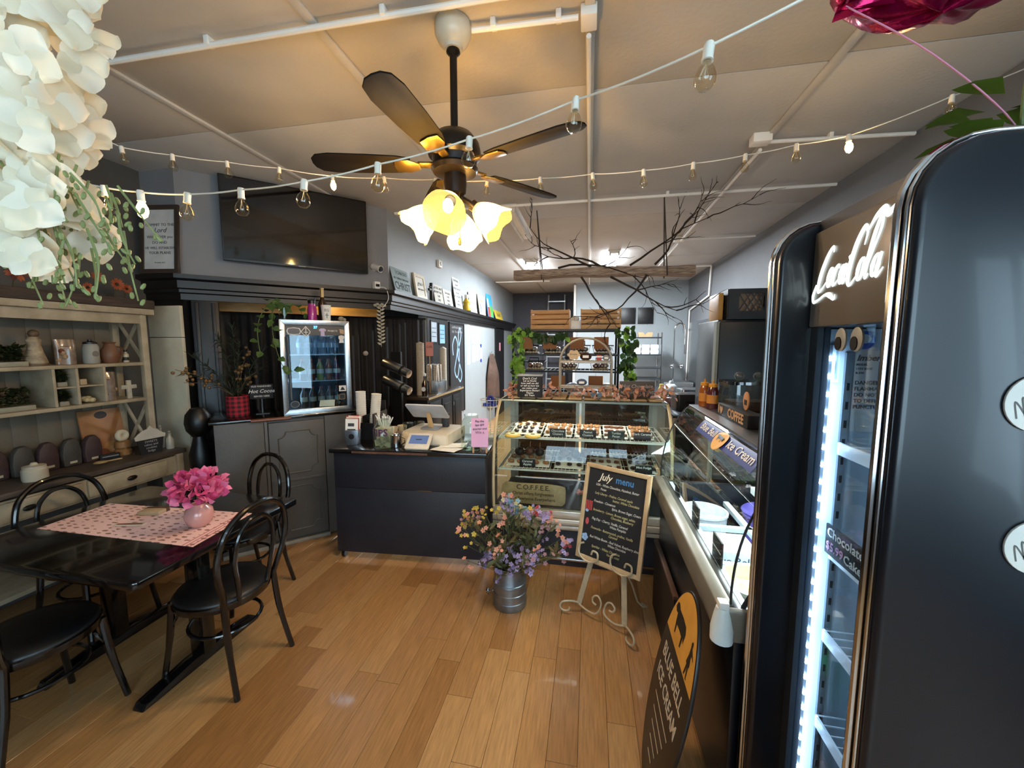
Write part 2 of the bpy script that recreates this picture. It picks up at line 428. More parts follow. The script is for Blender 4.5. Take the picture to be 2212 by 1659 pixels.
def shademat():
    m = bpy.data.materials.new('amber_shade_glass'); m.use_nodes = True
    N = m.node_tree.nodes; L = m.node_tree.links; N.remove(N['Principled BSDF'])
    t = N.new('ShaderNodeBsdfTransparent'); t.inputs[0].default_value = (.95,.62,.2,1)
    tr = N.new('ShaderNodeBsdfTranslucent'); tr.inputs[0].default_value = (.75,.46,.12,1)
    e = N.new('ShaderNodeEmission'); e.inputs[0].default_value = (1,.60,.16,1); e.inputs[1].default_value = .55
    nz = N.new('ShaderNodeTexNoise'); nz.inputs['Scale'].default_value = 18
    m1 = N.new('ShaderNodeMixShader'); L.new(nz.outputs[0], m1.inputs[0]); L.new(t.outputs[0], m1.inputs[1]); L.new(tr.outputs[0], m1.inputs[2])
    ad = N.new('ShaderNodeAddShader'); L.new(m1.outputs[0], ad.inputs[0]); L.new(e.outputs[0], ad.inputs[1])
    L.new(ad.outputs[0], N['Material Output'].inputs[0]); return m
SHM = shademat(); BULBM = emis('warm_bulb', '#ffe3a8', 14)
for k in range(4):
    a = R(-72 + 90*k - 12)
    d = Vector((math.cos(a)*.78, math.sin(a)*.78, -.62)).normalized()
    p0 = Vector((math.cos(a)*.035, math.sin(a)*.035, -.765)); p1 = p0 + Vector((math.cos(a)*.035, math.sin(a)*.035, -.02))
    obj('lamp_arm', M().tube([p0, p1, p1 + d*.03], .012, 8).lathe([(0,0),(.026,0),(.026,.03),(0,.03)], 14, p1 + d*.012, d), DBR, fan)
    def sf(u, v, d=d, p=p1 + d*.035):
        th = 2*PI*u; q = Vector((0,0,1)).rotation_difference(d)
        r = .026 + .052*math.sin(min(1, v*1.15)*PI*.5)**.8 + (.016*max(0, v-.7)/.3)
        z = .145*v + .010*math.cos(5*th)*max(0, v-.75)/.25
        return p + q @ Vector((r*math.cos(th), r*math.sin(th), z))
    sh = obj('shade', M().surf(sf, 30, 10, True), SHM, fan, smooth=80)
    c = p1 + d*.095
    obj('bulb', M().ball((0,0,0), .024, 14, (1,1,1.3)).xf(Matrix.Translation(c)), BULBM, sh)
    w = Vector(fan.location) + p1 + d*.165
    lamp('fan_lamp', 'POINT', w, 8.3, (1, .83, .64), .03)
for i, (x, y, L) in enumerate(((.03, -.03, .95), (-.02, -.045, .90))):
    obj('pull_chain', M().cyl((x,y,-.75), (x,y,-L), .0022, n=6).lathe([(0,-L),(.006,-L-.005),(.010,-L-.02),(.006,-L-.035),(0,-L-.037)], 10, (x,y,0)), mat('brass', '#a98a4a', .25, .9), fan)
# ================================================================ string lights
CLEAR = glass('clear_bulb', '#f4efe2', 1.6)
LITB = emis('lit_string_bulb', '#ffcf70', 22)
SOCK = mat('socket_white', '#dcd6c8', .5)
sock_me = mesh('socket', M().lathe([(0,.006),(.009,.006),(.011,0),(.0105,-.022),(.012,-.03),(0,-.03)], 12), SOCK)
bulb_me = mesh('bulb', M().lathe([(.008,-.03),(.009,-.036),(.017,-.047),(.022,-.062),(.021,-.074),(.013,-.085),(0,-.088)], 16), CLEAR, smooth=80)
lit_me = mesh('bulb', M().lathe([(.008,-.03),(.010,-.036),(.016,-.05),(.017,-.062),(.012,-.078),(0,-.088)], 16), LITB, smooth=80)
fil_me = mesh('filament', M().tube([(0,0,-.03),(-.003,0,-.05),(-.007,0,-.062),(0,0,-.066),(.007,0,-.062),(.003,0,-.05),(0,0,-.031)], .0007, 4), mat('filament', '#c9b48a', .4, .6))
def string(label, pts, bulbs, lit, pl):
    e = thing('string_light', label, 'string lights', (0,0,0), group='string lights under the ceiling')
    P = []
    for i in range(len(pts) - 1):
        a, b = Vector(pts[i]), Vector(pts[i+1]); n = 8
        for j in range(n):
            tt = j/n; P.append(a.lerp(b, tt) - Vector((0,0,.05*(a-b).length*4*tt*(1-tt)*.35)))
    P.append(Vector(pts[-1]))
    obj('wire', M().tube(P, .0028, 6), SOCK, e)
    for i in bulbs:
        s = obj('socket', sock_me, None, e, loc=pts[i], rot=(rnd(-.12,.12), rnd(-.12,.12), 0))
        if i in lit:
            obj('bulb', lit_me, None, s)
            lamp('string_lamp', 'POINT', Vector(pts[i]) - Vector((0,0,.10)), pl, (1,.66,.3), .02)
        else:
            obj('bulb', bulb_me, None, s); obj('filament', fil_me, None, s)
    return e
s1 = [(2.14,.35,2.98), (.62,.80,2.40), (.227,.925,2.304), (-.049,1.154,2.363), (-.384,1.26,2.345), (-.698,1.255,2.293), (-.95,1.221,2.245), (-1.211,1.231,2.241), (-1.374,1.176,2.217), (-1.511,1.128,2.217), (-1.62,1.098,2.229), (-3.74,.7,2.75)]
string('white string of clear globe bulbs drooping in front of the fan lamps', s1, range(2, 11), {9}, 1.2)
s2 = [(-3.74,1.4,2.86), (-2.55,1.75,2.788), (-2.507,1.797,2.763), (-2.345,1.936,2.771), (-2.135,2.085,2.78), (-1.903,2.227,2.786), (-1.624,2.35,2.767), (-1.267,2.35,2.728), (-.934,2.35,2.692), (-.61,2.35,2.66), (-.296,2.35,2.65), (-.002,2.35,2.65), (.271,2.35,2.647), (.525,2.35,2.662), (.777,2.35,2.682), (1.012,2.35,2.711), (1.242,2.35,2.733), (1.66,2.35,2.87), (2.14,2.4,3.05)]
string('white string of small clear bulbs stretched behind the fan to the right wall', s2, range(2, 18), {6, 16}, 1.6)
# ================================================================ fluorescent strips
TUBE_ON = emis('tube_lit', '#eef6ff', 30); TUBE_OFF = mat('tube_off', '#d9dad6', .3)
def strip(label, x, y0, y1, on, w=.16, power=0):
    e = thing('fluorescent_light', label, 'ceiling light', (x, (y0+y1)/2, HC))
    h = (y1-y0)/2
    obj('housing', M().prism([(-w/2,0),(w/2,0),(w/2*.6,-.05),(-w/2*.6,-.05)], 2*h, o=(0,h,0), X=(1,0,0), Y=(0,0,1)), CEILW, e, .003)
    for s in (-1, 1):
        tb = obj('tube', M().cyl((s*w*.32,-h+.03,-.062), (s*w*.32,h-.03,-.062), .014, n=12), TUBE_ON if on else TUBE_OFF, e)
        for q in (-h, h-.028): obj('tube_holder', M().box((s*w*.32-.014,q,-.085),(s*w*.32+.014,q+.028,-.03)), WHITE_PL, e, .003)
    if on: lamp('tube_lamp', 'AREA', (x, (y0+y1)/2, HC-.10), power, (.86,.94,1), w, size_y=2*h)
strip('unlit twin tube strip light on the ceiling past the fan', -.85, 4.15, 5.35, False)
strip('lit twin tube strip light shining near the ladder', -1.0, 6.8, 8.4, True, .3, 46)
strip('extra lit twin tube strip light added to brighten the back kitchen', 0.35, 6.4, 7.6, True, .2, 120)  # added strip, placed and powered to brighten the back wall
# ================================================================ flat screen
tv = thing('television', 'large black flat screen mounted above the black ledge', 'television', DG(.9, 0, 2.775), R(45))
tm = M().box((-.6,-.155,-.355),(.6,-.11,.355))
obj('bezel', tm, BLK_PL, tv, .006)
obj('screen', M().box((-.588,-.158,-.338),(.588,-.154,.343)), mat('screen_glass', '#0a090a', .09, 0, .1, 3, coat=.6), tv)
obj('wall_bracket', M().box((-.2,-.11,-.15),(.2,0,.15)), BLK_PL, tv)
obj('logo_mark', M().box((-.03,-.1585,-.351),(.03,-.1575,-.343)), mat('grey_print', '#777777', .5), tv)
# ================================================================ hanging beam and branches
OLDW = mat('weathered_beam', '#7d675a', .8, 0, .4, 9, .4, 60, stretch=(1.2,9,9), col2='#b39f8d')
hb = thing('hanging_beam', 'weathered wooden beam hung from the ceiling on ropes', 'beam', (.1, 4.4, 2.40))
bm_ = M()
n = 16
for i in range(n):
    pass
def beamf(u, v):
    x = -.93 + 1.86*u; a = 2*PI*v
    w, h = .085 + .008*math.sin(9*u), .040 + .006*math.sin(13*u+1)
    c, s_ = math.cos(a), math.sin(a)
    k = max(abs(c), abs(s_))
    return (x, w*c/k*.98 + .004*math.sin(20*u+3*a), .06 + h*s_/k + .012*math.sin(4*u))
bm_.surf(beamf, 24, 16); 
for u in (0, 1):
    bm_.add([beamf(u, j/16) for j in range(16)], [tuple(range(16))])
obj('beam', bm_, OLDW, hb, smooth=30)
ROPE = mat('rope', '#3d3934', .9)
for x0, xt, yt in ((-.62, -.69, 4.41), (.66, .594, 4.25)):
    for s in (-.09, .09):
        obj('rope', M().cyl((x0, s, .0), (xt, yt-4.4, HC-2.40), .006, n=6), ROPE, hb)
TWIG = mat('twig_bark', '#2e2520', .85, 0, .3, 30, .3, 80)
def branch(m, p, d, L, r, depth):
    p = Vector(p); d = Vector(d).normalized(); pts = [p]; n = 7
    for i in range(n):
        d = (d + Vector((rnd(-.3,.3), rnd(-.3,.3), rnd(-.27,.27)))).normalized()
        p = p + d * (L/n); pts.append(p)
        if depth and i > 1 and random.random() < .62:
            dd = (d + Vector((rnd(-.9,.9), rnd(-.5,.5), rnd(-.8,.8)))).normalized()
            branch(m, p, dd, L*rnd(.35,.55), r*.55, depth-1)
    m.tube(pts, [r*(1-.75*i/n) for i in range(n+1)], 5)
for k, (x, z, dx, dz, L) in enumerate(((-.45,.13,.95,.30,.95),(-.1,.13,-.9,.25,.8),(.3,.13,.8,.45,.85),(.1,-.01,.7,-.5,.75),(.45,.0,-.5,-.62,.7),(.55,.13,.55,.6,.7),(-.2,.0,.55,-.9,.6),(0,.13,-.8,.55,.75))):
    m = M(); random.seed(40+k)
    branch(m, (0,0,0), (dx, rnd(-.3,.1), dz), L, .0125, 2)
    br = obj('branch', m, TWIG, loc=(.1+x, 4.23 if k in (3,4,6) else 4.40, 2.40+z), smooth=60)
    tag(br, 'bare twisted branch ' + ('trailing below the hanging beam' if dz < 0 else 'spreading above the hanging beam'), 'branch', 'branches trailing below the beam' if dz < 0 else 'branches above the beam')
random.seed(11)
# ================================================================ tall drinks cooler
ck = thing('drinks_cooler', 'tall glossy black drinks cooler with glowing script header and lit glass door', 'refrigerator', (.497, 1.0, 0))
BLUEBLK = mat('cooler_black', '#0b1018', .3, 0, .15, 4, coat=.15)
def cheek(y0, y1):
    pr = [(0, .06), (.62, .06), (.62, 2.02)] + [(.10 - .10*math.sin(R(a)), 1.92 + .10*math.cos(R(a))) for a in range(0, 91, 15)]
    return M().prism(pr, y1 - y0, o=(0, y1, 0), X=(1,0,0), Y=(0,0,1), Z=(0,-1,0))
Yn, Yf = -.255, .20
obj('side_panel', cheek(Yn, Yn + .05), BLUEBLK, ck, .012, seg=4)
obj('side_panel', cheek(Yf, Yf + .055), BLUEBLK, ck, .012, seg=4)
rim = [(0, 1.2*.0 + .06)] ; pts = [(-.004, z) for z in (.06, .6, 1.2, 1.92)] + [(.10 - .104*math.sin(R(a)), 1.92 + .104*math.cos(R(a))) for a in range(75, -1, -15)] + [(.3, 2.024)]
for y in (Yn + .035, Yf + .04):
    obj('chrome_trim', M().tube([(a, y, z) for a, z in pts], .0065, 8), CHROME, ck)
    obj('chrome_trim', M().tube([(a - .001, y - .02, z) for a, z in pts], .003, 8), CHROME, ck)
obj('top_panel', M().box((.09, Yn + .05, 1.985), (.62, Yf, 2.02)), BLUEBLK, ck)
LINER = mat('cooler_liner', '#c3d2dc', .4, 0, .03)
obj('back_liner', M().box((.55, Yn + .05, .3), (.60, Yf, 1.985)), LINER, ck)
obj('inner_wall', M().box((.12, Yf - .012, .3), (.55, Yf, 1.74)), LINER, ck)
obj('inner_wall', M().box((.12, Yn + .05, .3), (.55, Yn + .062, 1.74)), LINER, ck)
obj('plinth', M().box((.07, Yn + .05, .02), (.60, Yf, .30)), BLUEBLK, ck)
HDR = mat('header_panel', '#5d564c', .35, 0, .08, 3)
obj('header_panel', M().box((.078, Yn + .05, 1.745), (.10, Yf, 1.99)), HDR, ck, .006)
obj('header_box', M().box((.10, Yn + .05, 1.745), (.55, Yf, 1.985)), BLK_PL, ck)
# script lettering
lg_ = M()
def st(pts, w): 
    P = bez([(a, b, 0) for a, b in pts], 8); n = len(P)
    if isinstance(w, tuple):
        ws = []
        for i in range(n):
            tt = i/(n-1)*(len(w)-1); k = min(int(tt), len(w)-2); ws.append(w[k] + (w[k+1]-w[k])*(tt-k))
    else: ws = w
    ribbon(lg_, [(p.x + .30*p.y, p.y) for p in P], ws, .0012)
st([(.17,.30),(.145,.345),(.09,.30),(.035,.18),(.02,.06),(.045,.0),(.10,.02),(.15,.07)], (.012,.03,.05,.055,.04,.02,.012))
st([(-.01,.06),(-.035,-.03),(.0,-.085),(.08,-.07),(.17,-.04),(.25,-.05),(.33,-.085),(.34,-.05)], (.03,.045,.03,.018,.02,.05,.03,.004))
def oo(cx, cy, a, b, w=(.02,.05,.02,.05,.02)): st([(cx+a*math.sin(R(t)), cy+b*math.cos(R(t))) for t in range(0, 361, 45)], w)
oo(.195, .10, .032, .075)
st([(.315,.155),(.295,.18),(.262,.15),(.25,.08),(.27,.03),(.305,.04),(.335,.07)], (.02,.025,.045,.045,.03,.015,.012))
oo(.375, .10, .030, .07); st([(.41,.175),(.405,.08),(.415,.03),(.45,.06)], (.03,.045,.03,.01))
st([(.425,.21),(.47,.23)], (.028,.028))
st([(.60,.27),(.60,.36),(.55,.40),(.49,.30),(.465,.14),(.485,.03),(.53,.0),(.59,.06)], (.012,.03,.045,.055,.06,.045,.025,.012))
st([(.60,.36),(.66,.44),(.74,.47),(.80,.43),(.86,.46),(.90,.50)], (.012,.04,.06,.055,.035,.01))
oo(.625, .10, .034, .078)
st([(.69,.05),(.73,.22),(.76,.36),(.735,.44),(.70,.34),(.69,.16),(.705,.03),(.74,.05)], (.012,.02,.03,.03,.045,.05,.03,.012))
oo(.80, .10, .033, .074); st([(.84,.18),(.83,.08),(.845,.02),(.90,.07)], (.03,.05,.03,.01))
sc = .258
lg_.v = [(x*sc, y*sc*1.12, z) for x, y, z in lg_.v]
lg_.xf(frame((.0775, Yf - .028, 1.835), (0,-1,0), (0,0,1)))
obj('header_lettering', lg_, emis('letter_glow', '#dff0ee', 2.0), ck, smooth=0, label='glowing white script lettering')
# door
obj('door_frame', M().box((.085, Yf-.035, .30), (.115, Yf, 1.745)).box((.085, Yn+.05, .30), (.115, Yn+.085, 1.745)).box((.085, Yn+.085, .30), (.115, Yf-.035, .345)), mat('door_frame', '#27303a', .3), ck)
obj('door_glass', M().box((.098, Yn+.085, .345), (.102, Yf-.035, 1.745)), glass('door_glass_m', '#e8f4ff', 1.2), ck)
LED = emis('led_cool', '#d4ecff', 26); 
led = obj('led_strip', M().box((.118, Yf-.026, .40), (.127, Yf-.013, 1.70)), mat('led_base', '#3c4650', .5), ck)
lm = mesh('led', M().box((-.004,-.003,-.006),(.004,.003,.006)), LED)
for i in range(27): obj('led', lm, None, led, loc=(.1225, Yf-.030, .43 + i*.0475))
lamp('cooler_led_lamp', 'AREA', (.497+.14, 1.0+Yf-.05, 1.05), .45, (.72,.88,1), .03, rot=(R(90),0,R(15)), size_y=1.25, spread=R(150))
RACK = mat('white_wire', '#e6edf2', .4)
for z in (1.425, 1.138, .90, .64):
    m = M().cyl((.16, Yn+.07, z), (.16, Yf-.03, z), .006, n=6).cyl((.53, Yn+.07, z), (.53, Yf-.03, z), .005, n=6)
    sh = obj('wire_shelf', m, RACK, ck)
    for i in range(12): 
        y = Yn+.09 + i*.031; obj('shelf_wire', M().cyl((.16,y,z+.004),(.53,y,z+.004),.0022,n=5), RACK, sh)
    obj('price_rail', M().box((.148, Yn+.07, z-.012), (.154, Yf-.04, z+.02)), RACK, sh)
yw = Yf - .0125
rr = obj('shelf_standard', M().box((.163, yw-.008, .4), (.180, yw, 1.68)), STEEL, ck)
for i in range(24): obj('slot', M().box((.168, yw-.0092, .43+i*.05), (.175, yw-.0078, .45+i*.05)), BLK_PL, rr)
tmm = obj('thermometer', M().box((.128, yw-.010, 1.60), (.150, yw, 1.70)), mat('therm_white', '#aebcc6', .4), ck, .003)
obj('thermometer_tube', M().cyl((.139, yw-.012, 1.61), (.139, yw-.012, 1.69), .002, n=6), PR_ if 0 else mat('tube_grey', '#5a6a74', .4), tmm)
PR = mat('print_dark', '#3a4048', .8)
for y in (.082, .024):
    ey = obj('googly_eye', M().prism(ell(.021,.028,24), .005, o=(.0965, y, 1.712), X=(0,-1,0), Y=(0,0,1), Z=(-1,0,0)), mat('eye_grey', '#8f9290', .4), ck, .001)
    obj('pupil', M().prism(ell(.012,.016,18), .002, o=(.0915, y+.006, 1.703), X=(0,-1,0), Y=(0,0,1), Z=(-1,0,0)), BLK_PL, ey)
st_ = obj('round_sticker', M().prism(ell(.024,.024,28), .0008, o=(.205, yw, 1.712), X=(1,0,0), Y=(0,0,1), Z=(0,-1,0)), mat('sticker_blue', '#2f5cc4', .5), ck)
obj('sticker_centre', M().prism(ell(.015,.012,20), .0008, o=(.205, yw-.0009, 1.715), X=(1,0,0), Y=(0,0,1), Z=(0,-1,0)), WHITE_PL, st_)
nt_ = obj('notice_sheet', M().box((.186, yw-.001, 1.47), (.30, yw, 1.685)), PAPER, ck)
text('notice_text', 'Imbera', .022, PR, nt_, (.190, yw-.0015, 1.665), (1,0,0), (0,0,1), shear=.3, bold=.02, align='LEFT')
for i, (s_, z) in enumerate((('MODEL', 1.648), ('115V 60HZ', 1.637), ('R-290', 1.626), ('DANGER', 1.60), ('FLAMMABLE', 1.584), ('DO NOT', 1.568), ('TO DEFROST', 1.552), ('PUNCTURE', 1.536))):
    text('notice_text', s_, .008 if i < 3 else .014, PR, nt_, (.190, yw-.0015, z), (1,0,0), (0,0,1), align='LEFT', bold=.01)
pt = obj('price_card', M().box((.14, .005, 1.142), (.146, .165, 1.222)), CHALK, ck, .001, label='small chalkboard price card')
text('card_text', 'Chocolate', .034, CHALKW, pt, (.1395, .085, 1.203), (0,-1,0), (0,0,1), bold=.015)
text('card_text', '$5.99', .032, mat('chalk_pink', '#d9a3c4', .9), pt, (.1395, .122, 1.166), (0,-1,0), (0,0,1), bold=.015)
text('card_text', 'Cake', .032, CHALKW, pt, (.1395, .05, 1.164), (0,-1,0), (0,0,1), bold=.015)
# soda bottles standing on a shelf of the cooler
PET = glass('pet', '#dcf0e6', 1.5); GRN = mat('soda_green', '#1f9a4c', .45)
def soda(x, y, z, lab):
    e = thing('soda_bottle', lab, 'bottle', (.497+x, 1.0+y, z), group='soda bottles in the cooler')
    obj('bottle_body', M().lathe([(0,0),(.033,0),(.036,.02),(.034,.06),(.036,.09),(.036,.15),(.03,.18),(.014,.215),(.012,.225),(0,.225)], 18), PET, e, smooth=60)
    obj('soda_label', M().lathe([(.0365,.085),(.0365,.135)], 18), GRN, e, smooth=60)
    m = textmesh('Sprite', .03, shear=.25, bold=.03, ext=.0003); m.v = [(-.0372*math.cos(a[0]/.037 - .5), .0372*math.sin(a[0]/.037-.5)*-1 if 0 else -.0372*math.sin(a[0]/.037+.35), a[1]+.11) for a in m.v]
    obj('label_text', m, WHITE_PL, e, smooth=0)
    obj('bottle_cap', M().lathe([(0,.22),(.014,.22),(.014,.24),(0,.24)], 14), GRN, e)
soda(.24, .08, .646, 'clear plastic bottle with green label inside the lit cooler')
# round magnets on the side of the cooler
for z, x, lab in ((1.61, .182, 'upper round white magnet with dark script on the cooler side'), (1.38, .205, 'lower round white magnet on the cooler side')):
    mg = thing('round_magnet', lab, 'magnet', (.497+x, 1.0+Yn-.0005, z), group='magnets on the cooler side')
    obj('magnet_disc', M().prism(ell(.045,.045,30), .004, X=(1,0,0), Y=(0,0,1), Z=(0,-1,0)), mat('magnet_white', '#c7c3ba', .5), mg, .001)
    m = M()
    for k in range(7):
        a = -.035 + .011*k
        ribbon(m, [(p.x, p.y) for p in bez([(a,-.012,0),(a+.006,.014+.004*math.sin(k*2),0),(a+.012,-.01,0)], 6)], .0022, .0)
    m.xf(frame((0,-.0046,0), (1,0,.4), (-.4,0,1)))
    obj('script_print', m, mat('print_grey', '#55524e', .7), mg, smooth=0)
# ================================================================ ice cream dipping cabinet
fz = thing('ice_cream_freezer', 'black ice cream dipping cabinet with curved glass front beside the tall cooler', 'freezer', (.8, 1.93, 0))
FB = mat('freezer_black', '#0c1016', .3, 0, .2, 6)
RAIL = mat('bumper_rail', '#6f685c', .35, .2, .12)
fw = lambda m: m.xf(Matrix.Translation((-.8, -1.93, 0)))
y0, y1 = 1.285, 2.60
obj('front_panel', fw(M().box((.47, y0, .08), (.50, y1, .86))), FB, fz, .004)
obj('end_panel', fw(M().box((.50, y0, .08), (1.2, y0+.04, .84))), FB, fz, .004)
obj('end_panel', fw(M().box((.50, y1-.04, .08), (1.2, y1, .84))), FB, fz, .004)
obj('rear_panel', fw(M().box((1.16, y0+.04, .08), (1.2, y1-.04, 1.30))), STEEL, fz, .004)
obj('well_floor', fw(M().box((.50, y0+.04, .44), (1.16, y1-.04, .46))), LINER, fz)
obj('well_rim', fw(M().box((.50, y0+.04, .74), (.53, y1-.04, .84)).box((.83, y0+.04, .71), (.86, y1-.04, .735)).box((.53, 1.80, .71), (1.16, 1.83, .735)).box((.53, 2.18, .71), (1.16, 2.21, .735))), LINER, fz)
obj('rear_shelf', fw(M().box((.98, y0+.04, .80), (1.16, y1-.04, .84))), mat('shelf_white', '#cfd6d8', .3), fz)
rp = [(.425, .755), (.412, .79), (.412, .825), (.425, .86), (.47, .868), (.47, .745)]
obj('bumper_rail', fw(M().prism(rp, y1-y0-.02, o=(0, y1, 0), X=(1,0,0), Y=(0,0,1), Z=(0,-1,0))), RAIL, fz, .006)
obj('end_rail', fw(M().box((.425, y0-.004, .75), (1.2, y0+.02, .862))), RAIL, fz, .01)
obj('corner_cap', fw(M().lathe([(0,.748),(.034,.748),(.034,.79),(.026,.835),(.02,.86),(0,.86)], 16, (.437, y0+.012, 0))), mat('cap_plastic', '#cfd4d2', .35, sss=.2), fz)
obj('corner_cap_top', fw(M().box((.422, y0-.004, .858), (.452, y0+.028, .882))), WHITE_PL, fz, .003)
gp = [(.462, .868), (.463, .93), (.472, 1.02), (.495, 1.12), (.535, 1.22), (.585, 1.295), (.62, 1.322)]
gq = [(p.x, p.y) for p in bez([(a, b, 0) for a, b in gp], 4)]
CG = glass('case_glass', '#eaf5f2', 1.45)
obj('front_glass', fw(M().surf(lambda u, v: (gq[int(round(u*(len(gq)-1)))][0], y0+.02+(y1-y0-.04)*v, gq[int(round(u*(len(gq)-1)))][1]), len(gq)-1, 2)), CG, fz, smooth=60)
ep = gq + [(1.16, 1.31), (1.16, .868)]
for y in (y0+.02, y1-.02):
    obj('end_glass', fw(M().add([(a, y, b) for a, b in ep], [tuple(range(len(ep)))])), CG, fz, smooth=0)
    obj('glass_edge', fw(M().tube([(a, y, b) for a, b in gq], .004, 6)), mat('rubber', '#101214', .5), fz)
obj('near_end_frame', fw(M().tube([(.50, y0+.02, .86), (.56, y0+.02, .99), (.585, y0+.02, 1.02), (.64, y0+.02, 1.02)], .008, 6)), BLK_PL, fz)
obj('top_deck', fw(M().box((.615, y0, 1.31), (1.2, y1, 1.33))), STEEL, fz, .003)
obj('light_tube', fw(M().cyl((.70, y0+.1, 1.285), (.70, y1-.1, 1.285), .012, n=10)), emis('freezer_tube', '#f0fbff', 16), fz)
lamp('freezer_lamp', 'AREA', (.74, 1.93, 1.29), 11, (.88,.97,1), .12, size_y=1.1)
# glass decal: strip with oval
YEL = mat('decal_yellow', '#e0a63c', .5); NAVY = mat('decal_blue', '#1f2f86', .45)
def onglass(y, t):     # t = height along the curved glass
    k = t*(len(gq)-1); i = min(int(k), len(gq)-2); f_ = k-i
    return gq[i][0] + (gq[i+1][0]-gq[i][0])*f_ - .003, y, gq[i][1] + (gq[i+1][1]-gq[i][1])*f_
dc = obj('decal_strip', fw(M().surf(lambda u, v: onglass(2.18 - .72*u, .74 + .16*v), 12, 4)), NAVY, fz, label='blue name strip with yellow oval')
def wrap(m, yc, tc, off):     # flat lettering (x,y) wrapped on the glass
    out = []
    for x, y, z in m.v:
        p = onglass(yc - x, tc + y/.62); out.append((p[0] - off, p[1], p[2]))
    m.v = out; return fw(m)
obj('decal_text', wrap(textmesh('Blue Bell', .075, bold=.012, ext=0, sx=.85), 2.03, .82, .003), WHITE_PL, dc, smooth=0)
obj('decal_text', wrap(textmesh('Ice Cream', .075, bold=.012, ext=0, sx=.85), 1.62, .82, .003), WHITE_PL, dc, smooth=0)
obj('decal_oval', wrap(M().add([(a, b, 0) for a, b in ell(.065, .068, 28)], [tuple(range(28))]), 1.835, .82, .008), YEL, dc, smooth=0)
cow = [(-.9,.1),(-.75,.35),(-.2,.42),(.35,.4),(.6,.55),(.8,.5),(.95,.2),(.75,.05),(.55,.1),(.5,-.3),(.42,-.75),(.3,-.75),(.3,-.3),(-.2,-.28),(-.5,-.3),(-.52,-.75),(-.65,-.75),(-.7,-.2),(-.85,-.4)]
obj('decal_cow', wrap(M().add([(-a*.042-.008, b*.036+.008, 0) for a, b in cow], [tuple(range(len(cow)))]), 1.835, .82, .0105), BLK_PL, dc, smooth=0)
# ice cream tubs
def tub(x, y, col, rim_col, lab, carton=False, r=.12):
    e = thing('ice_cream_tub', lab, 'tub', (x, y, .461), group='ice cream tubs in the freezer')
    RM = mat('tub_rim_' + rim_col, rim_col, .4)
    obj('tub_wall', M().lathe([(.0,0),(r*.9,0),(r,.27),(r+.006,.275),(r+.006,.288),(r-.004,.288),(r-.006,.22),(0,.22)], 26), RM, e)
    def ic(u, v):
        a = 2*PI*u; rr_ = (r-.008)*v
        return (rr_*math.cos(a), rr_*math.sin(a), .235 + .012*math.sin(5*a+9*v)*v*(1-v)*4 + .01*math.cos(7*v+2*a))
    obj('ice_cream', M().surf(ic, 24, 6, True), mat('ice_' + col, col, .5, 0, .15, 30, .3, 60), e, smooth=60)
    return e
tub(.67, 2.37, '#a9b2bd', '#c9cdd2', 'grey and white swirl ice cream tub in the freezer')
pu = tub(1.0, 2.37, '#4b3f86', '#5a4c9c', 'purple rimmed tub in the freezer')
obj('tub_lid', M().lathe([(0,.29),(.126,.29),(.13,.30),(.118,.312),(0,.306)], 26), mat('lid_purple', '#4a4192', .35), pu)
tub(.67, 1.67, '#e8dd96', '#d7d3c4', 'pale yellow vanilla tub in the freezer')
tub(.70, 1.45, '#efe2a0', '#e2ddc8', 'butter yellow ice cream tub at the freezer end', r=.10)
tub(1.0, 2.0, '#d8b8a0', '#d9d6cc', 'peach ice cream tub behind the printed carton')
tub(1.0, 1.62, '#8a6a52', '#d0ccc2', 'brown chocolate tub at the back of the freezer')
ct = thing('ice_cream_carton', 'pale printed ice cream carton standing in the freezer well', 'carton', (.665, 1.995, .461))
obj('carton_box', M().box((-.12, -.10, 0), (.12, .10, .285)), mat('carton_print', '#cfdbe0', .5), ct, .006)
text('carton_text', 'Blue Bell', .05, mat('carton_ink', '#3a4a70', .6), ct, (0, -.1008, .24), (1,0,0), (0,0,1))
text('carton_text', 'Blue Bell', .05, MATS['carton_ink'], ct, (.02, -.1008, .18), (1,0,0), (0,0,1))
for i, y in enumerate((2.34, 1.95, 1.62)):
    fl_ = thing('flavour_card', 'small dark flavour card clipped inside the freezer glass', 'card', (.515, y, .841), group='flavour cards along the freezer rail')
    obj('card_board', M().box((-.004,-.055,.0),(.004,.055,.10)), mat('card_dark', '#2b2422', .6), fl_, .002)
    obj('card_line', M().box((-.0052,-.05,.052),(-.0042,.05,.056)), WHITE_PL, fl_)
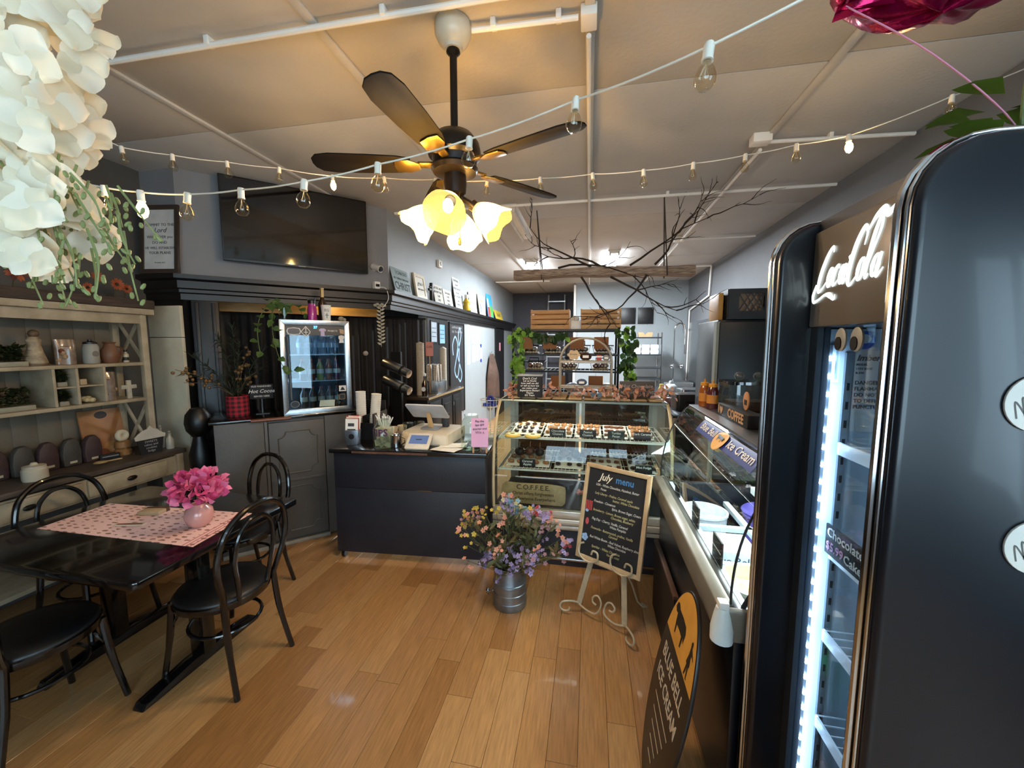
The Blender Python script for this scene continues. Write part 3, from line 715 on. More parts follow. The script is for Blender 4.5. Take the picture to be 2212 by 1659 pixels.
# leaning oval sign
ov = thing('oval_sign', 'oval black and yellow ice cream sign leaning on the freezer', 'sign', (.236, 1.455, .0), rot=(0, math.atan(.2), 0))
obj('sign_board', M().prism(ell(.21, .40, 48, 0, .402), .012, o=(0,0,0), X=(0,-1,0), Y=(0,0,1), Z=(1,0,0)), mat('sign_black', '#1d1713', .4), ov, .002)
arc = [(a, b) for a, b in ell(.203, .392, 96, 0, .402) if b > .535]
arc.sort(key=lambda p: p[0])
obj('yellow_field', M().add([(-.001, -a, b) for a, b in arc], [tuple(range(len(arc)))]), mat('sign_yellow', '#d49a3e', .45), ov, smooth=0)
INK = mat('sign_ink', '#120f0e', .5)
obj('cow_silhouette', M().add([(-.002, a*.085+.055, .65 + b*.085) for a, b in cow], [tuple(range(len(cow)))]), INK, ov, smooth=0)
girl = [(0,1),(.12,.95),(.15,.8),(.1,.7),(.35,.55),(.7,.35),(.68,.28),(.3,.4),(.25,.2),(.4,-.2),(.25,-.25),(.3,-.8),(.42,-.9),(.2,-.92),(.05,-.35),(-.15,-.9),(-.32,-.92),(-.18,-.3),(-.35,-.25),(-.15,.25),(-.12,.65),(-.18,.85)]
obj('girl_silhouette', M().add([(-.002, -a*.05-.10, .625 + b*.07) for a, b in girl], [tuple(range(len(girl)))]), INK, ov, smooth=0)
CRT = mat('sign_cream', '#c9b9a0', .6)
text('sign_text', 'BLUE BELL', .082, CRT, ov, (-.001, 0, .47), (0,-1,0), (0,0,1), bold=.005, sx=.8)
text('sign_text', 'ICE CREAM', .078, CRT, ov, (-.001, 0, .375), (0,-1,0), (0,0,1), bold=.005, sx=.8)
for i, z in enumerate((.30, .25, .205, .16, .115)):
    text('sign_text', ('HOMEMADE', 'VANILLA', 'COOKIES', 'CREAMY', 'SCOOPS')[i], .04, CRT, ov, (-.001, .0, z), (0,-1,0), (0,0,1), sx=.8) if 0 else obj('sign_flourish', M().prism([(-.11+.02*i,-.003),(.11-.02*i,-.003),(.11-.02*i,.003),(-.11+.02*i,.003)], .0005, o=(-.001,0,z), X=(0,-1,0), Y=(0,0,1), Z=(-1,0,0)), CRT, ov, smooth=0)
wbd = thing('wooden_board', 'dark board with brown top edge standing against the freezer front', 'board', (.447, 2.27, 0))
obj('board_face', M().box((-.008,-.30,0),(.008,.30,.43)), mat('board_dark', '#17120f', .55), wbd)
obj('board_edge', M().box((-.014,-.30,.43),(.014,.30,.45)), mat('board_brown', '#4c3021', .5, 0, .2), wbd, .003)
# ================================================================ service counter
CT = R(4.2)
co = thing('service_counter', 'dark painted service counter with worn wooden top edge', 'counter', (-1.33, 2.72, 0), CT)
CB = mat('counter_paint', '#22232b', .5, 0, .18, 6, .1, 60)
obj('front_panel', M().box((-.615, 0, .06), (.585, .03, .585)), CB, co, .003)
obj('front_panel', M().box((-.615, 0, .588), (.585, .03, .862)), CB, co, .003)
obj('side_panel', M().box((-.615, .03, .06), (-.585, .58, .862)), CB, co, .003)
obj('side_panel', M().box((.555, .03, .06), (.585, .58, .862)), CB, co, .003)
obj('top', M().box((-.64, -.025, .865), (.603, .62, .90)), mat('counter_top', '#161415', .18, 0, .2, 5, coat=.4), co, .006)
obj('worn_edge', M().box((-.45, -.0285, .872), (.15, -.0245, .888)), mat('bare_wood', '#5e4030', .6, 0, .35, 22), co)
obj('strap_hinge', M().box((.05, -.003, .584), (.17, .0, .590)), CHROME, co)
for x in (-.58, .55):
    c_ = obj('caster', M().cyl((x-.012, .04, .03), (x+.012, .04, .03), .03, n=16), BLK_PL, co)
    obj('caster_plate', M().box((x-.02, .015, .055), (x+.02, .065, .062)), CHROME, c_)
ZC = .9005
def CP(x, y, z=ZC):     # point given in counter coordinates
    return Vector((-1.33 + x*math.cos(CT) - y*math.sin(CT), 2.72 + x*math.sin(CT) + y*math.cos(CT), z))
# cup organiser with stacks of paper cups
og = thing('cup_organiser', 'black box organiser holding cup stacks at the counter end', 'organiser', CP(-.52, .42), CT)
obj('box_shell', M().box((-.1,-.13,0),(.1,.13,.012)).box((-.1,-.13,.012),(-.09,.13,.22)).box((.09,-.13,.012),(.1,.13,.22)).box((-.09,-.13,.012),(.09,-.12,.14)).box((-.09,.12,.012),(.09,.13,.3)).box((-.005,-.12,.012),(.005,.12,.2)), BLK_PL, og)
CUPW = mat('paper_cup', '#d8d0c2', .7, 0, .04)
cup_me = mesh('cup', M().lathe([(.0,0),(.028,0),(.041,.105),(.043,.107),(.041,.109),(.038,.1),(.0,.09)], 18), CUPW)
for i, (x, y, n, lab) in enumerate(((-.05, -.05, 16, 'tall stack of white paper cups on the counter organiser'), (.05, -.04, 15, 'leaning stack of white paper cups in the organiser'))):
    e = thing('cup_stack', lab, 'cups', CP(-.52 + x, .42 + y, ZC + .0135), rot=(0, R(0 if i == 0 else 6), CT))
    for k in range(n): obj('cup', cup_me, None, e, loc=(0,0,.40 - k*.0135), rot=(PI,0,0)) if 0 else obj('cup', cup_me, None, e, loc=(0,0, k*.0185))
for k, (x, z) in enumerate(((-.30,.0),(-.25,.0))):
    e = tag(obj('cup_sleeve', M().lathe([(.030,0),(.042,.09),(.0405,.09),(.0285,0)], 18), mat('kraft_sleeve', '#cdb896', .8), loc=CP(x, .40+.08*k)), ('kraft cup sleeve with black writing beside the organiser', 'second kraft cup sleeve behind the straw holder')[k], 'cup sleeve', 'cup sleeves')
# galvanised holder with gift cards
gh = thing('card_holder', 'small galvanised planter stuffed with printed cards at the counter end', 'holder', CP(-.52, .13), CT + R(8))
obj('planter', M().prism([(-.045,0),(.045,0),(.055,.12),(-.055,.12)], .07, o=(0,.035,0), X=(1,0,0), Y=(0,0,1), Z=(0,-1,0)), GALV, gh, .003)
obj('planter_hole', M().prism(ell(.022,.022,20), .001, o=(0,-.0355,.07), X=(1,0,0), Y=(0,0,1), Z=(0,-1,0)), BLK_PL, gh)
for k in range(6):
    c_ = obj('card', M().box((-.05,-.001,0),(.05,.001,.11)), (PAPER, mat('card_red', '#a8392c', .6), PAPER, mat('card_tan', '#d9b08a', .6), PAPER, MATS['card_red'])[k], gh, loc=(rnd(-.008,.008), -.025+.01*k, .10+.004*k), rot=(R(-6), rnd(-.12,.12), 0))
    if k in (0, 2, 4): obj('card_print', M().box((-.03,-.0016,.05),(.02,-.0011,.075)).box((-.035,-.0016,.02),(.03,-.0011,.03)), PR, c_)
# glass jars
JG = glass('jar_glass', '#eef5f0', 1.5)
tj = thing('tip_jar', 'glass tip jar with purple letters and folded bills', 'jar', CP(-.24, .075), CT)
obj('jar_glass', M().lathe([(0,.0),(.065,0),(.075,.015),(.075,.15),(.055,.18),(.045,.19),(.045,.215),(.05,.22)], 28), JG, tj, smooth=60)
m = textmesh('TIPS', .075, bold=.03, ext=0); m.v = [(.0765*math.sin(a[0]/.0765), -.0765*math.cos(a[0]/.0765), a[1] + .125) for a in m.v]
obj('jar_lettering', m, mat('purple_vinyl', '#4a2350', .5), tj, smooth=0)
BILL = mat('banknote', '#8b9077', .8, 0, .25, 40)
for k in range(7):
    a = k*1.3
    obj('banknote', M().surf(lambda u, v: (.045*(u-.5)*2, .012*math.sin(5*u+k), .05*v), 6, 2), BILL, tj, loc=(.02*math.cos(a), .02*math.sin(a), .004+.006*k), rot=(rnd(-.4,.4), rnd(-.6,.6), a))
bj = thing('glass_jar', 'large empty glass jar at the counter edge by the pink sign', 'jar', CP(.46, .105), CT)
obj('jar_glass', M().lathe([(0,.0),(.07,0),(.082,.02),(.082,.20),(.06,.235),(.052,.24),(.052,.262),(.056,.268)], 28), JG, bj, smooth=60)
obj('jar_base', M().lathe([(0,.001),(.068,.001),(.06,.02),(0,.026)], 24), glass('jar_thick', '#c9d8cc', 2.2), bj)
mp = obj('steel_pitcher', M().lathe([(0,0),(.042,0),(.045,.01),(.043,.09),(.048,.10),(.045,.10),(.04,.09),(.04,.012),(0,.012)], 24).tube([(.043,0,.085),(.07,0,.075),(.072,0,.04),(.044,0,.025)], .005, 6), CHROME, loc=CP(-.135, .08))
tag(mp, 'small polished steel milk pitcher beside the white tablet', 'pitcher')
# straw holder
sh_ = thing('straw_holder', 'white holder packed with paper wrapped straws behind the tip jar', 'holder', CP(-.30, .24), CT)
obj('holder_cup', M().prism([(-.05,0),(.05,0),(.065,.12),(-.065,.12)], .09, o=(0,.045,0), X=(1,0,0), Y=(0,0,1), Z=(0,-1,0)), mat('holder_cream', '#cfc0a4', .7), sh_, .003)
for k in range(22):
    x, y = rnd(-.045,.045), rnd(-.03,.03)
    obj('straw', M().cyl((x*.6,y*.6,.12),(x*1.45,y*1.4,.19+rnd(0,.04)), .004, n=5), PAPER, sh_)
# point of sale: drawer, screen, customer tablet
cdw = thing('cash_drawer', 'white cash drawer under the register screen', 'cash drawer', CP(.08, .32), CT + R(-6))
obj('drawer_case', M().box((-.22,-.16,0),(.2,.24,.095)), mat('drawer_white', '#cbbfa8', .4), cdw, .006)
obj('drawer_front', M().box((-.21,-.165,.012),(.19,-.160,.083)), mat('drawer_face', '#d3c9b6', .45), cdw, .002)
obj('drawer_hole', M().prism(ell(.014,.018,18), .001, o=(.2005,.16,.05), X=(0,1,0), Y=(0,0,1), Z=(1,0,0)), BLK_PL, cdw)
ps = thing('register_screen', 'white register screen on a pale wooden stand seen from behind', 'screen', CP(.06, .36, ZC + .0955), CT + R(-6))
obj('stand_base', M().prism(rrect(.16,.14,.03), .012), mat('stand_grey', '#8f9398', .35, .4), ps, .003)
obj('stand_neck', M().prism([(-.022,0),(.022,0),(.018,.15),(-.018,.15)], .02, o=(0,.0,.01), X=(1,0,0), Y=(0,-.35,.94)), mat('stand_wood', '#cfa877', .5, 0, .1), ps, .005)
obj('screen_back', M().prism(rrect(.33,.20,.018), .014, o=(0,-.07,.165), X=(1,0,0), Y=(0,-.77,.64)), mat('tablet_back', '#c3c3c6', .35), ps, .004)
tbt = thing('customer_tablet', 'white customer payment tablet with blue screen at the counter edge', 'tablet', CP(.05, .025), CT)
obj('tablet_body', M().prism(rrect(.19,.155,.012), .018, o=(0,.055,.045), X=(1,0,0), Y=(0,.80,.60)), mat('tablet_white', '#d9d0c0', .35), tbt, .003)
obj('tablet_foot', M().box((-.05,.0,0),(.05,.10,.035)), WHITE_PL, tbt, .004)
obj('tablet_screen', M().prism(rrect(.145,.085,.003), .001, o=(0,.055+.80*.012-.60*.018*1.02,.045+.6*.012+.8*.018*1.02), X=(1,0,0), Y=(0,.80,.60)), mat('screen_blue', '#38455f', .3, emit='#5a6f9a', es=.35), tbt)
obj('screen_bar', M().prism(rrect(.05,.006,.002), .0008, o=(0,.055+.8*.012-.6*.0195,.045+.6*.012+.8*.0195), X=(1,0,0), Y=(0,.80,.60)), BLK_PL, tbt)
for k, (x, y, a) in enumerate(((.30,.17,12),(.28,.05,-14))):
    pp = tag(obj('paper_sheet', M().surf(lambda u, v: (.15*(u-.5), .21*(v-.5), .004*math.sin(4*u+k)+.005), 8, 4), PAPER, loc=CP(x, y, ZC+.002), rot=(0,0,CT+R(90+a))), ('printed sheet of paper lying by the cash drawer', 'loose sheet of paper at the counter front edge')[k], 'paper')
# register bits
for k, (x, y, h, c, nm, lab) in enumerate(((-.155,.19,.10,'#6e5a4a','small_box','small brown box standing beside the cash drawer'), (-.08,.15,.115,'#cbb18a','paper_bag','small folded kraft bag beside the cash drawer'), (.16,.44,.12,'#2a2a2e','card_reader','black card reader standing on the cash drawer'))):
    z = ZC + (.0955 if k == 2 else 0)
    o_ = tag(obj(nm, M().prism([(-.03,0),(.03,0),(.026,h*.7),(.0,h),(-.026,h*.7)] if k == 1 else rrect(.055,h,.006), .04, o=(0,.02,0 if k == 1 else h/2+.0005), X=(1,0,0), Y=(0,0,1), Z=(0,-1,0)), mat('reg_'+c, c, .6), None, .003, loc=CP(x, y, z), rot=(0,0,CT)), lab, nm.split('_')[-1])
# pink paper sign on little easel
pk = thing('pink_sign', 'pink handwritten sign on a tiny wooden easel beside the large jar', 'sign', CP(.548, -.005), CT + R(4))
obj('easel_leg', M().box((-.055,-.004,0),(-.043,.004,.13)), WOOD_L, pk); obj('easel_leg', M().box((.043,-.004,0),(.055,.004,.13)), WOOD_L, pk)
obj('easel_leg', M().tube([(0,.045,0),(0,.004,.12)], .005, 6), WOOD_L, pk)
pc = obj('pink_card', M().prism(rrect(.125,.215,.012), .002, o=(0,-.006,.155), X=(1,0,0), Y=(0,.04,1)), mat('pink_paper', '#d9a9cf', .7, 0, .04), pk)
for i, (s_, z) in enumerate((('Pay the', .24), ('last $/9', .212), ('quarter and', .184), ('Win a', .156), ('Prize!!', .125), (':) $100', .088))):
    text('sign_text', s_, .027 if i in (3, 4) else .022, PR, pc, (0, -.0075, z), (1,0,.04), (0,.04,1), shear=.1, bold=.012)
# two tier wire basket stand
wb_ = thing('wire_basket_stand', 'white two tier wire basket stand between the counter and display case', 'basket stand', CP(.535, .52), CT)
WW = mat('white_metal', '#cfcabd', .4, .2)
obj('stand_post', M().cyl((0,0,0),(0,0,.34),.006,n=8).lathe([(0,0),(.06,0),(.06,.008),(0,.008)], 16), WW, wb_)
for z, r in ((.27,.085),(.03,.10)):
    m = M().tube([(r*math.cos(2*PI*i/24), r*math.sin(2*PI*i/24), z+.06) for i in range(24)], .003, 5, closed=True).tube([(r*.9*math.cos(2*PI*i/24), r*.9*math.sin(2*PI*i/24), z) for i in range(24)], .0025, 5, closed=True)
    for i in range(18):
        a = 2*PI*i/18; m.tube([(r*math.cos(a), r*math.sin(a), z+.06),(r*.9*math.cos(a), r*.9*math.sin(a), z),(0,0,z)], .0014, 4)
    obj('basket', m, WW, wb_)
for k, (x, y, z) in enumerate(((-.03,-.02,.275),(.02,.02,.275),(0,-.01,.325))):
    e = thing('tape_roll', 'blue roll of tape in the upper wire basket', 'tape', CP(.535+x, .52+y, ZC+z), group='blue tape rolls', rot=(R(20*k),R(15*k),0))
    obj('tape_ring', M().lathe([(.014,0),(.03,0),(.03,.024),(.014,.024),(.014,0)], 20), mat('tape_blue', '#1d2f8a', .45), e)
# ================================================================ display case
dc_ = thing('display_case', 'curved glass display case full of chocolates between counter and freezer', 'display case', (-.06, 2.88, 0))
CE = mat('case_edge', '#c9b48c', .4, .1, .1)
obj('base', M().box((-.655,.03,.0),(.655,.72,.30)), CB, dc_, .004)
obj('kick_strip', M().box((-.655,.015,.05),(.655,.03,.068)), CHROME, dc_, .002)
for z0, z1, y in ((.30,.335,.0),(.34,.385,-.008),(.39,.445,.004)):
    obj('trim_band', M().box((-.66,y,z0),(.66,.05,z1)), mat('trim_white', '#cfc8bb', .25, .5), dc_, .006)
obj('case_floor', M().box((-.65,.05,.43),(.65,.72,.45)), mat('case_dark', '#1b1d22', .35), dc_)
cpf = [(.008,.445),(.0,.60),(.004,.76),(.03,.92),(.085,1.07),(.165,1.185),(.26,1.245)]
cq = [(p.x, p.y) for p in bez([(a, b, 0) for a, b in cpf], 4)]
obj('front_glass', M().surf(lambda u, v: (-.645+1.29*v, cq[int(round(u*(len(cq)-1)))][0], cq[int(round(u*(len(cq)-1)))][1]), len(cq)-1, 2), CG, dc_, smooth=60)
for s in (-1, 1):
    e_ = cq + [(.70,1.245),(.70,.445)]
    obj('end_glass', M().add([(s*.648, a, b) for a, b in e_], [tuple(range(len(e_)))]), CG, dc_, smooth=0)
    obj('end_trim', M().tube([(s*.652, a, b) for a, b in cq] + [(s*.652,.70,1.248)], .011, 8), CE, dc_)
    obj('rear_post', M().box((s*.63-.02,.68,.45),(s*.63+.02,.72,1.25)), mat('post_grey', '#7a7a74', .5), dc_)
obj('top_deck', M().box((-.655,.25,1.243),(.655,.72,1.255)), mat('deck_glass', '#31403f', .1, 0, .1), dc_)
obj('top_front_rail', M().cyl((-.655,.258,1.248),(.655,.258,1.248),.010,n=8), mat('rail_grey', '#8d9a98', .3,.5), dc_)
for x0, x1, y in ((-.61,-.02,.70),(.0,.61,.685)):
    d_ = obj('sliding_door', M().box((x0,y,.46),(x1,y+.006,1.23)), glass('door_tint', '#6a6058', 1.5), dc_)
    obj('door_stile', M().box((x0,y-.004,.46),(x0+.03,y+.010,1.23)).box((x1-.03,y-.004,.46),(x1,y+.010,1.23)), mat('stile_grey', '#75756f', .4,.3), d_)
WIRE = mat('shelf_wire_m', '#d8d4c8', .35, .3)
for z, yf in ((.985,.075),(.745,.035)):
    sf_ = obj('wire_shelf', M().box((-.62,yf,z-.012),(.62,yf+.008,z+.002)), WIRE, dc_)
    m = M()
    for k in range(42): m.cyl((-.61+k*.0298,yf+.004,z),(-.61+k*.0298,.66,z),.002,n=4)
    for k in range(4): m.cyl((-.615,yf+.05+k*.18,z-.004),(.615,yf+.05+k*.18,z-.004),.003,n=5)
    obj('shelf_wires', m, WIRE, sf_, kind='stuff')
    obj('bracket', M().box((-.628,yf,z-.03),(-.622,.66,z)), WIRE, sf_); obj('bracket', M().box((.622,yf,z-.03),(.628,.66,z)), WIRE, sf_)
lamp('case_lamp', 'AREA', (-.06, 3.22, 1.235), 3.2, (1,.95,.85), 1.1, size_y=.08)
# trays with sweets and price cards
CHOC = [mat('choc_dark', '#2a150c', .35, 0, .3, 30), mat('choc_milk', '#5a3019', .4, 0, .3, 30), mat('choc_nut', '#8a5a30', .5, 0, .35, 40, .3, 80)]
piece = [mesh('choc', M().ball((0,0,.012), .022, 10, (1,1,.62)), CHOC[0]), mesh('choc', M().box((-.018,-.014,0),(.018,.014,.018)), CHOC[1], .004),
         mesh('choc', M().ball((0,0,.012), .024, 8, (1,.8,.6)).ball((.012,.008,.016), .014, 7).ball((-.012,-.006,.016), .013, 7), CHOC[2])]
TRAY = mat('tray_white', '#cbc7bb', .4)
cardw = [('Chocolate','Clusters'),('Peanut','Clusters'),('Turtles','Pecan'),('Dark Caramel',''),('Mint Fudge','')]
def tray(x, y, z, w, d, kind, lab, card=None, cm=None, n=(4,3)):
    e = thing('sweet_tray', lab, 'tray', (-.06+x, 2.88+y, z), rot=(R(4),0,0))
    obj('tray_pan', M().box((-w/2,0,0),(w/2,d,.004)).box((-w/2,0,.004),(-w/2+.004,d,.022)).box((w/2-.004,0,.004),(w/2,d,.022)).box((-w/2+.004,d-.004,.004),(w/2-.004,d,.022)), TRAY, e, .002)
    if card:
        cdm = thing('price_card', 'chalk price card reading ' + ' '.join(card).strip(), 'price card', (-.06+x, 2.88+y-.008, z+.001))
        b_ = obj('card_board', M().box((-.062,-.003,0),(.062,.003,.062)), cm or CHALK, cdm, .001)
        for i, t_ in enumerate([c for c in card if c]): text('card_text', t_, .024, CHALKW, b_, (0,-.0035,.044-.024*i), (1,0,0), (0,0,1), bold=.005)
    for i in range(n[0]):
        for j in range(n[1]):
            px = -w/2+.03+(w-.06)*i/(n[0]-1)+rnd(-.006,.006); py = .055+(d-.085)*j/(max(1,n[1]-1))+rnd(-.006,.006)
            c_ = obj('chocolate', piece[kind], None, loc=(-.06+x+px, 2.88+y+py*.998, z+.0045+py*.07), rot=(0,0,rnd(0,6)))
            tag(c_, ('dark', 'square', 'nutty')[kind] + ' piece among the ' + lab.split('holding ')[1], 'chocolate', 'sweets among the ' + lab.split('holding ')[1])
random.seed(5)
tray(-.42,.16,.988,.24,.30,0,'white tray holding dark chocolates beside the yellow cookies', None, None, (4,3))
tray(-.17,.15,.988,.22,.30,2,'white tray holding clusters behind the Chocolate card', cardw[0])
tray(.06,.15,.988,.20,.30,2,'white tray holding clusters behind the Peanut card', cardw[1])
tray(.27,.15,.988,.18,.30,1,'white tray holding squares behind the Turtles card', cardw[2], mat('chalk_green', '#16231c', .75))
tray(.46,.15,.988,.17,.30,2,'white tray holding clusters behind the Dark Caramel card', cardw[3], mat('card_plum', '#2a1c22', .7))
tray(-.40,.10,.748,.34,.32,2,'wide lower tray holding glazed nutty clusters', ('Caramel','Apples'), None, (5,3))
tray(-.08,.10,.748,.22,.32,0,'lower tray holding round truffles beside the glazed clusters', None, None, (3,3))
tray(.20,.10,.748,.24,.32,1,'lower tray holding small fudge squares', None, None, (4,3))
tray(.47,.10,.748,.20,.32,0,'lower tray holding truffles behind the Mint Fudge card', cardw[4])
for k, x in enumerate((-.52,-.36)):
    l_ = thing('lemon_cookie', 'round yellow cookie on the upper shelf edge of the case', 'cookie', (-.06+x, 2.88+.098, .9875), group='yellow cookies in the case')
    obj('cookie_base', M().lathe([(0,0),(.06,0),(.062,.008),(.055,.016),(0,.018)], 22), mat('cookie_yellow', '#d9b04a', .6), l_)
    obj('cookie_icing', M().lathe([(.02,.0185),(.045,.0175),(.04,.022),(.02,.0225),(.02,.0185)], 22), mat('icing', '#eee0a8', .5), l_)
# caramel apples on lower tray
for k in range(6):
    a_ = thing('caramel_apple', 'chocolate dipped apple in the lower half of the case', 'apple', (-.06-.50+.085*k+(.12 if k > 2 else 0), 2.88+.30+.03*(k % 2), .778), group='dipped apples in the case')
    obj('apple_body', M().ball((0,0,.035), .04, 14, (1,1,.9)), CHOC[k % 2], a_); obj('apple_stick', M().cyl((0,0,.06),(.004,0,.115),.003,n=6), WOOD_L, a_)
# coffee verse board and rose in the bottom
cf = thing('verse_board', 'tan scroll edged coffee verse board at the bottom of the case', 'sign', (-.06-.355, 2.88+.09, .451), rot=(R(-8),0,0))
sh2 = [(-.25,.02),(-.23,.0),(.23,0),(.25,.02),(.255,.05),(.255,.12),(.25,.145),(.22,.155),(.1,.165),(-.1,.16),(-.22,.165),(-.25,.14),(-.257,.09)]
b_ = obj('board_panel', M().prism(sh2, .012, X=(1,0,0), Y=(0,0,1)), mat('burlap_tan', '#9d8560', .8, 0, .2, 20, .2, 80), cf, .003)
for s_, sz, z in (('C.O.F.F.E.E.', .052, .128), ('Christ offers forgiveness', .035, .08), ('For Everyone Everywhere', .035, .04)):
    text('board_text', s_, sz, mat('burnt_ink', '#3a2a1c', .8), b_, (0,-.0125,z), (1,0,0), (0,0,1), bold=.012, sx=1.08 if sz > .05 else .95)
rs = thing('fabric_rose', 'pink fabric rose in the bottom of the case', 'flower', (-.06+.01, 2.88+.10, .451))
PINKR = leafmat('rose_pink', '#c98d8a', .15, .2)
for k in range(9):
    a = k*2.4; r_ = .012+.004*k
    obj('petal', M().leaf((.3*r_*math.cos(a), .3*r_*math.sin(a), .10), (math.cos(a), math.sin(a), .9-.08*k), (-math.cos(a), -math.sin(a), 1), .03+.003*k, .04, -.2), PINKR, rs)
obj('rose_stem', M().cyl((0,0,0),(0,0,.10),.004,n=6), mat('stem_green', '#3c4a26', .7), rs)
# ================================================================ diagonal bar cabinet below the screen
bc = thing('bar_cabinet', 'grey panelled bar cabinet under the black framed opening', 'cabinet', DG(0, 0, 0), R(45))
GP = mat('cabinet_grey', '#4f4a45', .5, 0, .1, 6, .08, 60)
obj('carcass', M().box((.19,-.63,.02),(1.25,-.12,1.08)), GP, bc)
obj('plain_panel', M().box((.18,-.655,.02),(.505,-.63,1.085)), GP, bc, .004)
obj('stile', M().box((.507,-.662,.02),(.53,-.63,1.085)), GP, bc, .003)
dr = obj('door', M().box((.535,-.66,.05),(.95,-.63,1.06)), GP, bc, .005)
def mold(x0, x1, z0, z1):
    c = .055; m = M(); P = []
    for cx, cz, a0 in ((x1, z1, 180), (x0, z1, 270), (x0, z0, 0), (x1, z0, 90)):
        for k in range(7):
            a = R(a0 + 90 - 90*k/6) if 0 else R(a0 + 90*k/6)
            P.append((cx + c*math.cos(a), -.661, cz + c*math.sin(a)))
    # order the notched corners into a loop
    q = []
    for i, (cx, cz) in enumerate(((x1, z1), (x0, z1), (x0, z0), (x1, z0))):
        aa = [(270, 180), (0, -90), (90, 0), (180, 90)][i]
        for k in range(7):
            a = R(aa[0] + (aa[1]-aa[0])*k/6); q.append((cx + c*math.cos(a), -.661, cz + c*math.sin(a)))
    # segments
    return M().tube(q, .006, 6, closed=True)
obj('door_moulding', mold(.60, .89, .62, .98), GP, dr); obj('door_moulding', mold(.60, .89, .12, .50), GP, dr)
obj('door_rail', M().box((.545,-.665,.545),(.94,-.658,.575)), GP, dr, .003)
obj('skirting', M().box((.18,-.668,.0),(.96,-.63,.03)), mat('skirt', '#8a8376', .5), bc, .003)
obj('side_post', M().box((.955,-.655,.02),(1.25,-.63,1.085)), GP, bc)
obj('bar_top', M().box((.15,-.66,1.085),(1.27,-.1,1.108)), BLACKG, bc, .004)
obj('wood_nosing', M().cyl((.42,-.675,1.095),(.70,-.675,1.095),.014,n=10), mat('cherry', '#6d3a1c', .35, 0, .2, 10), bc)
ZB = 1.1085
# curtain behind
cu = thing('curtain', 'black gathered curtain hanging behind the bar opening', 'curtain', DG(0, 0, 0), R(45))
def cf_(u, v):
    x = .32 + 2.12*u
    return (x, .72 + .018*math.sin(x*75) * (.5+.5*v) + .012*math.sin(x*31+2), .15 + 1.88*(1-v))
obj('curtain_cloth', M().surf(cf_, 260, 6), mat('curtain_black', '#1a1617', .75, 0, .2, 12), cu, smooth=80)
obj('curtain_rod', M().cyl((.30,.72,2.045),(2.45,.72,2.045),.010,n=8), BLK_PL, cu)
kb = tag(obj('door_knob', M().lathe([(0,0),(.012,0),(.012,.03),(.028,.04),(.03,.055),(.02,.068),(0,.07)], 18, (0,0,0), (.7071,-.7071,0)), mat('knob_white', '#9d948c', .3), loc=DG(1.627,-.66,1.595)), 'pale round knob in front of the black curtain', 'knob')
lamp('niche_lamp', 'POINT', DG(1.25, -.28, 2.12), 1.6, (1, .78, .4), .05)
# ---------------------------------------------------------------- glass door bar fridge
fr_ = thing('bar_fridge', 'steel framed glass door mini fridge on the bar cabinet', 'refrigerator', DG(.655+.272, 0, ZB), R(45))
hw, H_ = .272, .80
obj('cabinet_shell', M().box((-hw,-.575,0),(-hw+.03,-.16,H_)).box((hw-.03,-.575,0),(hw,-.16,H_)).box((-hw+.03,-.575,H_-.03),(hw-.03,-.16,H_)).box((-hw+.03,-.575,0),(hw-.03,-.16,.03)).box((-hw+.03,-.18,.03),(hw-.03,-.16,H_-.03)), BLK_PL, fr_)
fm = M(); b_ = .042
def miter(a, b, c, d): return M().prism([a, b, c, d], .035, o=(0,-.578,0), X=(1,0,0), Y=(0,0,1), Z=(0,-1,0))
dS = obj('door_frame', miter((-hw,0),(hw,0),(hw-b_,b_),(-hw+b_,b_)), STEEL, fr_, .002)
for q in (((-hw,H_),(-hw+b_,H_-b_),(hw-b_,H_-b_),(hw,H_)), ((-hw,0),(-hw+b_,b_),(-hw+b_,H_-b_),(-hw,H_)), ((hw,0),(hw,H_),(hw-b_,H_-b_),(hw-b_,b_))):
    obj('door_frame', miter(*q), STEEL, fr_, .002)
obj('door_glass', M().box((-hw+b_,-.592,b_),(hw-b_,-.588,H_-b_)), glass('fridge_glass', '#cfe0ea', 1.4), fr_)
obj('door_handle', M().cyl((-hw+.06,-.635,.13),(-hw+.05,-.635,.66),.010,n=10).cyl((-hw+.06,-.635,.15),(-hw+.06,-.61,.15),.007,n=8).cyl((-hw+.05,-.635,.64),(-hw+.05,-.61,.64),.007,n=8), CHROME, fr_)
obj('top_mask', M().box((-hw+b_,-.594,H_-b_-.085),(hw-b_,-.5925,H_-b_)), BLK_PL, fr_)
obj('display_digits', textmesh('37', .03, bold=.02).xf(frame((.0,-.5955,H_-b_-.018),(1,0,0),(0,0,1))), emis('digit_blue', '#3aa0ff', 4), fr_, smooth=0)
for z in (.27, .50): obj('fridge_shelf', M().box((-hw+.03,-.55,z),(hw-.03,-.19,z+.006)), mat('shelf_edge', '#c8ccce', .2, .3), fr_)
obj('side_light', M().box((-hw+.031,-.54,.05),(-hw+.034,-.2,H_-.08)), emis('fridge_panel_light', '#bfe2ff', 2.6), fr_)
lamp('fridge_lamp', 'AREA', DG(.655+.272+.1, .40, ZB+.76), 1.6, (.75,.88,1), .3, size_y=.1)
WHV = mat('vinyl_white', '#c9c4bf', .5); VG = mat('vinyl_grey', '#55565a', .5)
def sticker(nm, poly, x, z, m_, inner=None):
    s_ = obj(nm, M().prism(poly, .0008, o=(x,-.5955,z), X=(1,0,0), Y=(0,0,1), Z=(0,-1,0)), m_, fr_, smooth=0)
    if inner: obj('sticker_print', M().prism(inner[0], .0008, o=(x,-.5965,z), X=(1,0,0), Y=(0,0,1), Z=(0,-1,0)), inner[1], s_, smooth=0)
